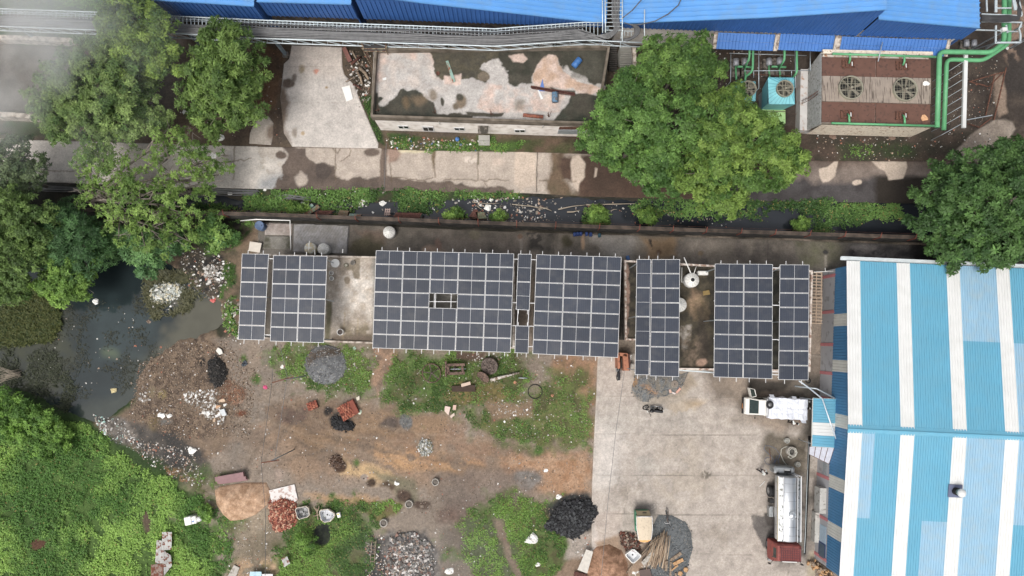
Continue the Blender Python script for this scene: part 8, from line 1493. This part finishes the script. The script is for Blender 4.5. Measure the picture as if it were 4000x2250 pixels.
# auto rickshaw
a,b=gp(2512,2003,1.2),gp(2515,2112,1.2);h_=math.atan2(b.y-a.y,b.x-a.x);ar=thing('auto_rickshaw','three wheeled auto rickshaw with a beige canopy and green body','auto rickshaw',(*(a.lerp(b,.5)).xy,.07),h_)
m_gr=mat('green_body_paint',C(44,130,92),.4,0,.1,2);m_bei=mat('beige_canopy',C(206,188,160),.7,0,.05,3,rgb2=C(190,172,146),thr=.6);m_yel=mat('orange_yellow_paint',C(240,166,84),.4,0,.05)
mb=MB().m(m_gr);prof(mb,[(-1.3,.6,.56,.3,.85,.7),(-1.22,.66,.62,.25,.95,.7),(-.3,.68,.64,.25,.95,.7),(-.2,.66,.6,.25,.6,.7),(.5,.62,.56,.25,.5,.7),(.7,.5,.46,.25,1.0,.7),(1.1,.3,.26,.3,1.05,.7),(1.25,.2,.16,.4,.9,.7)]);mb.build('body',ar,True)
def can_(x,w,z):return[(x,-w,z-.28),(x,-w*1.02,z-.12),(x,-w*.88,z-.02),(x,-w*.4,z+.03),(x,w*.4,z+.03),(x,w*.88,z-.02),(x,w*1.02,z-.12),(x,w,z-.28)]
MB().m(m_bei).loft([can_(-1.05,.66,1.68),can_(-.95,.68,1.72),can_(0,.68,1.76),can_(.7,.6,1.74),can_(1.0,.53,1.7)],True).build('canopy',ar,True)
mb=MB().m(m_frame)
for s in(-1,1):mb.tube([(-1.05,s*.64,1.62),(-.95,s*.68,1.64),(0,s*.69,1.67),(.7,s*.6,1.66),(1.0,s*.53,1.62)],.025,6)
mb.tube([(-1.0,-.6,1.72),(-1.0,.6,1.72)],.04,6);mb.build('canopy_piping',ar,True)
MB().m(mat('beige_flap',C(184,166,128),.8)).quad((-1.08,.6,1.45),(-1.08,-.6,1.45),(-1.32,-.58,.95),(-1.32,.58,.95),.03).build('rear_flap',ar,True);MB().m(m_black).box((-1.22,.1,1.22),(.04,.35,.18),rot=Matrix.Rotation(R(-26),3,'Y')).build('rear_window',ar,True)
mb=MB().m(m_yel);mb.loft([[(1.0,-.52,1.64),(1.0,-.3,1.71),(1.0,.3,1.71),(1.0,.52,1.64)],[(1.12,-.44,1.56),(1.2,-.24,1.58),(1.2,.24,1.58),(1.12,.44,1.56)],[(1.14,-.44,1.4),(1.24,-.24,1.38),(1.24,.24,1.38),(1.14,.44,1.4)]],False,False);mb.build('front_hood',ar,True);MB().m(m_bei).tube([(.98,-.58,1.35),(1.2,-.34,1.33),(1.3,0,1.32),(1.2,.34,1.33),(.98,.58,1.35)],.035,6).build('hood_rim',ar,True);MB().m(m_ws).quad((1.22,.4,1.36),(1.22,-.4,1.36),(1.1,-.34,.98),(1.1,.34,.98),.01).build('windscreen',ar,True)
mb=MB().m(m_trim)
for x,y in((-1.0,.62),(-1.0,-.62),(-.1,.64),(-.1,-.64),(.85,.5),(.85,-.5)):mb.bar((x,y,.6),(x,y,1.6),.035)
mb.box((-.75,0,.75),(.5,1.1,.2));mb.box((.25,0,.6),(.35,.6,.15));mb.build('seat',ar,True);MB().m(m_trim).tube([(.85,-.3,1.1),(.95,0,1.15),(.85,.3,1.1)],.02,6).build('handlebar',ar,True);wheel(ar,1.25,0,.22,.12);wheel(ar,-.8,.56,.22,.12);wheel(ar,-.8,-.56,.22,.12)
for s in(-1,1):MB().m(mat('tail_lamp',C(170,40,36),.3)).box((-1.31,s*.5,.75),(.03,.12,.1)).build('tail_lamp',ar,True)
# motorcycles
m_bp=mat('black_gloss_paint',C(26,26,30),.2);m_seat=mat('seat_vinyl',C(40,40,44),.7);m_chr=mat('chrome',C(190,190,190),.2,.9)
def motorcycle(label,loc,rz,lean,steer=0,group=None):
 t=thing('motorcycle',label,'motorcycle',(*loc,.07),rz,group);t.rotation_euler=(lean,0,rz);r=.3
 for x,st in((.66,steer),(-.62,0)):
  Mx=Matrix.Rotation(st,3,'Z')@Matrix.Rotation(math.pi/2,3,'X');w=MB().m(m_tyre).torus((x,0,r),r-.045,.048,28,8,Mx).build('wheel',t,True);mb=MB().m(m_chr)
  for k in range(5):d=Mx@V3((math.cos(k*1.2566),math.sin(k*1.2566),0));mb.bar(V3((x,0,r)),V3((x,0,r))+d*(r-.08),.02)
  mb.lathe((x,0,r),[(.06,-.05),(.06,.05)],12,mtx=Mx);mb.torus((x,0,r),r-.09,.012,24,5,Mx);mb.build('rim',w,True)
 MB().m(m_bp).loft([[(x,w*c_,z+h*s_) for c_,s_ in[(math.cos(j*math.pi/6),math.sin(j*math.pi/6)) for j in range(12)]] for x,w,z,h in((.38,.05,.76,.05),(.3,.13,.78,.11),(.1,.15,.78,.12),(-.08,.1,.76,.07),(-.12,.05,.74,.03))],True,True,True).build('fuel_tank',t,True)
 MB().m(m_seat).loft([[(x,w*c_,z+h*s_) for c_,s_ in[(math.cos(j*math.pi/5),math.sin(j*math.pi/5)) for j in range(10)]] for x,w,z,h in((-.08,.08,.74,.04),(-.2,.13,.76,.06),(-.55,.13,.79,.06),(-.78,.1,.82,.05),(-.84,.05,.82,.02))],True,True,True).build('seat',t,True)
 MB().m(m_bp).loft([[(x,-w,z),(x,w,z),(x,w*.8,z+.16),(x,-w*.8,z+.16)] for x,w,z in((-.1,.1,.55),(-.5,.11,.58),(-.85,.07,.66))]).build('side_cowl',t,True);MB().m(m_st2).box((.08,0,.4),(.34,.26,.3)).m(m_trim).cyl((.16,0,.5),.1,.18,12).build('engine',t,True)
 MB().m(m_chr).tube([(.3,-.1,.4),(.25,-.14,.22),(-.3,-.17,.24),(-.8,-.19,.36)],[.02,.025,.045,.05],8).build('exhaust',t,True);MB().m(m_trim).bar((.36,0,.7),(-.1,0,.45),.05).bar((-.1,0,.45),(-.62,.08,.3),.04).bar((-.1,0,.45),(-.62,-.08,.3),.04).build('frame',t,True)
 sx,sy=math.cos(steer),math.sin(steer);mb=MB().m(m_chr)
 for s in(-1,1):mb.bar((.42-s*sy*.08,s*.08*sx,.92),(.66-s*sy*.07,s*.07*sx,r),.035)
 mb.build('fork',t,True);mb=MB().m(m_trim);mb.tube([(.34-(-.36)*sy*-1-.05,-.36*sx,.98),(.42,-.12*sx,.96),(.42,.12*sx,.96),(.34-.36*sy,.36*sx,.98)],.02,6)
 for s in(-1,1):mb.bar((.42-s*sy*.2,s*.2*sx,.98),(.44-s*sy*.3,s*.3*sx,1.12),.015);mb.box((.44-s*sy*.3,s*.3*sx,1.14),(.03,.11,.07))
 mb.build('handlebar',t,True);MB().m(m_head).lathe((.5,0,.86),[(.09,0),(.1,.08),(.05,.12)],14,mtx=Matrix.Rotation(math.pi/2,3,'Y')).build('headlight',t,True);MB().m(m_bp).tube([(.42+.0,0,r+.28),(.66,0,r+.36),(.92,0,r+.2)],.05,6).build('front_mudguard',t,True);MB().m(m_white).box((-.92,0,.62),(.03,.16,.12)).build('number_plate',t,True);return t
p_=gp(2410,1448,.5);motorcycle('black motorcycle parked close to the orange brick box',p_.xy,R(92),R(8),.2);p_=gp(2551,1586,.35);motorcycle('black motorcycle leaning far over below the gravel patch',p_.xy,R(176),R(-34),.5)
p_=gp(3176,1572,.4);motorcycle('motorcycle mostly hidden under the blue canopy, upper one',p_.xy,R(178),R(6),0,'motorcycles under the canopy');p_=gp(3178,1595,.4);motorcycle('motorcycle mostly hidden under the blue canopy, lower one',p_.xy,R(184),R(6),.2,'motorcycles under the canopy')
# bicycle
p_=gp(2618,2020,.5);by=thing('bicycle','old black bicycle with a white handlebar leaning over the gravel','bicycle',(*p_.xy,.1),R(-80));by.rotation_euler=(R(26),0,R(-80));r=.33
for x,st in((.52,.25),(-.52,0)):
 Mx=Matrix.Rotation(st,3,'Z')@Matrix.Rotation(math.pi/2,3,'X');w=MB().m(m_tyre).torus((x,0,r),r-.02,.02,30,6,Mx).build('wheel',by,True);mb=MB().m(m_chr)
 for k in range(9):d=Mx@V3((math.cos(k*.698),math.sin(k*.698),0));mb.bar(V3((x,0,r)),V3((x,0,r))+d*(r-.03),.006)
 mb.build('spokes',w,True)
MB().m(m_rust).tube([(-.52,0,r),(-.1,0,.3),(.38,0,.75),(-.22,0,.78),(-.1,0,.3)],.018,6).tube([(-.52,0,r),(-.22,0,.78)],.014,6).tube([(.38,0,.85),(.52,0,r)],.016,6).build('frame',by,True);MB().m(m_seat).loft([[(-.36,-.09,.86),(-.36,.09,.86),(-.36,.07,.9),(-.36,-.07,.9)],[(-.1,-.03,.87),(-.1,.03,.87),(-.1,.02,.9),(-.1,-.02,.9)]]).build('saddle',by,True);MB().m(m_frame).tube([(.2,-.26,.98),(.34,-.2,.97),(.38,0,.93),(.34,.2,.97),(.2,.26,.98)],.016,6).build('handlebar',by,True);MB().m(m_trim).bar((-.72,0,.68),(-.34,0,.68),.14,.02).build('carrier',by,True);MB().m(m_trim).bar((-.1,-.12,.25),(-.1,.12,.35),.03).build('pedal',by,True)
# PEOPLE
m_skin=mat('skin',C(120,82,62),.6,0,.06);m_hair=mat('black_hair',C(22,20,20),.7);m_shirt=mat('pale_shirt',C(226,230,226),.8,0,.06,6);m_trou=mat('dark_trousers',C(44,42,50),.85,0,.1)
def skin(name,par,joints,edges,mt,root=0,sub=2):
 me=bpy.data.meshes.new(name);me.from_pydata([j[0] for j in joints],edges,[]);me.materials.append(mt);o=bpy.data.objects.new(name,me);SC.collection.objects.link(o)
 md=o.modifiers.new('skin','SKIN');md.use_smooth_shade=True;sv=me.skin_vertices[0].data
 for i,(p,rr_) in enumerate(joints):sv[i].radius=(rr_,rr_) if not isinstance(rr_,tuple) else rr_;sv[i].use_root=(i==root)
 o.modifiers.new('sub','SUBSURF').levels=sub;o.modifiers['sub'].render_levels=sub
 if par is not None:o.parent=par
 return o
def person(label,loc,rz,arms,legs,shirt=m_shirt,trou=m_trou,bend=0.0,hgt=1.0):
 t=thing('person',label,'person',(*loc,.07),rz);B=lambda x,y,z:(x+bend*max(0,z-.9),y,z)
 hip=(0,0,.92);chest=B(.0,0,1.25);neck=B(.02,0,1.45);hd=B(.04,0,1.53);top=B(.05,0,1.62)
 J=[(hip,(.15,.11)),(B(0,0,1.08),(.13,.1)),(chest,(.16,.11)),(neck,.055),(hd,.075),(B(.05,0,1.6),.095),(B(.045,0,1.68),.075)];E=[(0,1),(1,2),(2,3),(3,4),(4,5),(5,6)];S=[]
 for s,aj in((1,arms[0]),(-1,arms[1])):
  sh=B(0,s*.19,1.38);J.append((sh,.06));n=len(J)-1;E.append((2,n));pr=n;pts=[sh]
  for k,(p,r_) in enumerate(zip(aj,(.045,.033,.03))):J.append(((sh[0]+p[0],sh[1]+p[1],sh[2]+p[2]),r_));E.append((pr,len(J)-1));pr=len(J)-1;pts.append(J[-1][0])
  S.append(pts)
  w=V3(pts[-1]);f=(V3(pts[-1])-V3(pts[-2])).normalized();sd=f.cross(V3((0,0,1))).normalized() if abs(f.z)<.95 else V3((0,1,0))
  for q,(o_,L) in enumerate(((-.03,.075),(-.01,.085),(.01,.08),(.03,.065))):b0=w+f*.05+sd*o_;J+=[(tuple(b0),.011),(tuple(b0+f*L*.6),.0095),(tuple(b0+f*L-V3((0,0,.02))),.008)];n=len(J);E+=[(pr,n-3),(n-3,n-2),(n-2,n-1)]
  b0=w+f*.01+sd*.04*s;J+=[(tuple(b0),.012),(tuple(b0+f*.04+sd*.03*s),.009)];n=len(J);E+=[(pr,n-2),(n-2,n-1)]
 Lg_=[]
 for s,lj in((1,legs[0]),(-1,legs[1])):
  h0=(0,s*.09,.88);J.append((h0,.085));E.append((0,len(J)-1));pr=len(J)-1;pts=[h0]
  for p,r_ in zip(lj,(.06,.04,.035)):J.append(((p[0],s*.09+p[1],p[2]),r_));E.append((pr,len(J)-1));pr=len(J)-1;pts.append(J[-1][0])
  Lg_.append(pts)
 skin('body',t,J,E,m_skin)
 JS=[((hip[0],0,.86),(.165,.125)),(B(0,0,1.08),(.155,.12)),(B(0,0,1.28),(.175,.125)),(B(0.01,0,1.41),(.085,.075))];ES=[(0,1),(1,2),(2,3)]
 for pts in S:JS+=[(pts[0],.075),(pts[1],.06),(tuple(V3(pts[1]).lerp(V3(pts[2]),.25)),.058)];n=len(JS);ES+=[(2,n-3),(n-3,n-2),(n-2,n-1)]
 skin('shirt',t,JS,ES,shirt);JT=[((0,0,.93),(.15,.12))];ET=[]
 for pts in Lg_:JT+=[(pts[0],.1),(pts[1],.075),(pts[2],.06)];n=len(JT);ET+=[(0,n-3),(n-3,n-2),(n-2,n-1)]
 skin('trousers',t,JT,ET,trou);hx=B(.03,0,1.66)
 MB().m(m_hair).lathe((hx[0]-.012,0,1.585),[(.102,0),(.108,.05),(.1,.1),(.07,.14),(.02,.16)],16).build('hair',t,True)
 mb=MB().m(m_skin).lathe((B(.0,0,1.6)[0]+.145,0,1.575),[(.018,0),(.012,.03),(.004,.05)],8)
 for s in(-1,1):mb.lathe((hx[0]-.01,s*.1,1.57),[(.012,0),(.022,.03),(.01,.06)],8)
 mb.build('nose_and_ears',t,True);mb=MB().m(m_white)
 for s in(-1,1):mb.box((B(0,0,1.6)[0]+.138,s*.035,1.61),(.012,.022,.012))
 mb.m(mat('lip',C(110,60,54),.6)).box((B(0,0,1.55)[0]+.135,0,1.545),(.012,.05,.012));mb.build('eyes_and_mouth',t,True);mb=MB().m(m_trim)
 for pts in Lg_:p=V3(pts[-1]);mb.bbox((p.x+.06,p.y,.035),(.26,.09,.07),.02)
 mb.build('shoe',t,True);return t
p_=gp(3083,1650,0);person('person in a pale shirt reaching towards the tarpaulin at the pickup rear',p_.xy,R(75),([(.18,.08,-.05),(.42,.04,.02),(.5,.03,.03)],[(.1,-.12,-.2),(.3,-.1,-.1),(.38,-.1,-.08)]),([(.03,.02,.48),(-.02,.06,.1),(0,.06,.06)],[(.02,-.02,.48),(.02,-.08,.1),(.02,-.08,.06)]),trou=mat('brown_trousers',C(84,70,62),.85),bend=.1)
p_=gp(2964,1833,0);person('person in a white shirt and dark trousers walking behind the tanker',p_.xy,R(-25),([(.05,.05,-.26),(.18,.04,-.44),(.22,.04,-.5)],[(-.04,-.06,-.26),(.1,-.05,-.48),(.14,-.05,-.53)]),([(.12,0,.5),(.1,.0,.1),(.12,0,.06)],[(-.02,0,.48),(-.2,0,.14),(-.22,0,.08)]),bend=.12)
# SMOKE
def smoke(name,pts_box,dens,scale,label,seed,ctr,rad,colr=(.95,.96,.97)):
 (x0,y0,z0_),(x1,y1,z1_)=pts_box;b=MB();m=bpy.data.materials.new(name+'_volume');m.use_nodes=True;nt=m.node_tree;N=nt.nodes;L=nt.links;N.remove(N['Principled BSDF']);pv=N.new('ShaderNodeVolumePrincipled');pv.inputs['Color'].default_value=(*colr,1);pv.inputs['Anisotropy'].default_value=.2
 tc=N.new('ShaderNodeTexCoord');nz=N.new('ShaderNodeTexNoise');nz.inputs['Scale'].default_value=scale;nz.inputs['Detail'].default_value=3;nz.inputs['Distortion'].default_value=.6;L.new(tc.outputs['Object'],nz.inputs['Vector'])
 mr=N.new('ShaderNodeMapRange');mr.inputs[1].default_value=.4;mr.inputs[2].default_value=.75;L.new(nz.outputs[0],mr.inputs[0])
 vs=N.new('ShaderNodeVectorMath');vs.operation='SUBTRACT';L.new(tc.outputs['Object'],vs.inputs[0]);vs.inputs[1].default_value=ctr;vd=N.new('ShaderNodeVectorMath');vd.operation='DIVIDE';L.new(vs.outputs[0],vd.inputs[0]);vd.inputs[1].default_value=rad;ln=N.new('ShaderNodeVectorMath');ln.operation='LENGTH';L.new(vd.outputs[0],ln.inputs[0])
 fr_=N.new('ShaderNodeMapRange');fr_.inputs[1].default_value=1;fr_.inputs[2].default_value=.15;fr_.inputs[3].default_value=0;fr_.inputs[4].default_value=dens;fr_.interpolation_type='SMOOTHSTEP';L.new(ln.outputs['Value'],fr_.inputs[0]);mu=N.new('ShaderNodeMath');mu.operation='MULTIPLY';L.new(mr.outputs[0],mu.inputs[0]);L.new(fr_.outputs[0],mu.inputs[1]);L.new(mu.outputs[0],pv.inputs['Density']);L.new(pv.outputs[0],N['Material Output'].inputs['Volume'])
 o=b.m(m).box(((x0+x1)/2,(y0+y1)/2,(z0_+z1_)/2),(x1-x0,y1-y0,z1_-z0_)).build(name);tag(o,label,'smoke',kind='stuff');return o
c_=gp(0,230,14);smoke('smoke',((c_.x-16,c_.y-18,10.5),(c_.x+17,c_.y+20,18)),.5,.13,'thin grey smoke drifting over the trees and pit at the top left',1,(c_.x,c_.y,14),(15,11,4.2))
c_=gp(1640,2190,2);smoke('smoke',((c_.x-11,c_.y-4,1.2),(c_.x+12,c_.y+6,3.4)),.16,.35,'faint grey smoke over the rubble heap at the bottom centre',2,(c_.x,c_.y,2.2),(11,5.5,1.2))
for o in list(SC.collection.objects):
 if o.type=='MESH' and o.parent is None and not o.children and not o.get('kind') and tuple(o.location)==(0,0,0) and len(o.data.vertices) and not o.modifiers:
  n=len(o.data.vertices);co=np.empty(n*3,np.float32);o.data.vertices.foreach_get('co',co);co=co.reshape(-1,3);c=(co.max(0)+co.min(0))/2;c[2]=co[:,2].min();o.data.vertices.foreach_set('co',(co-c).ravel());o.location=c.tolist();o.data.update()
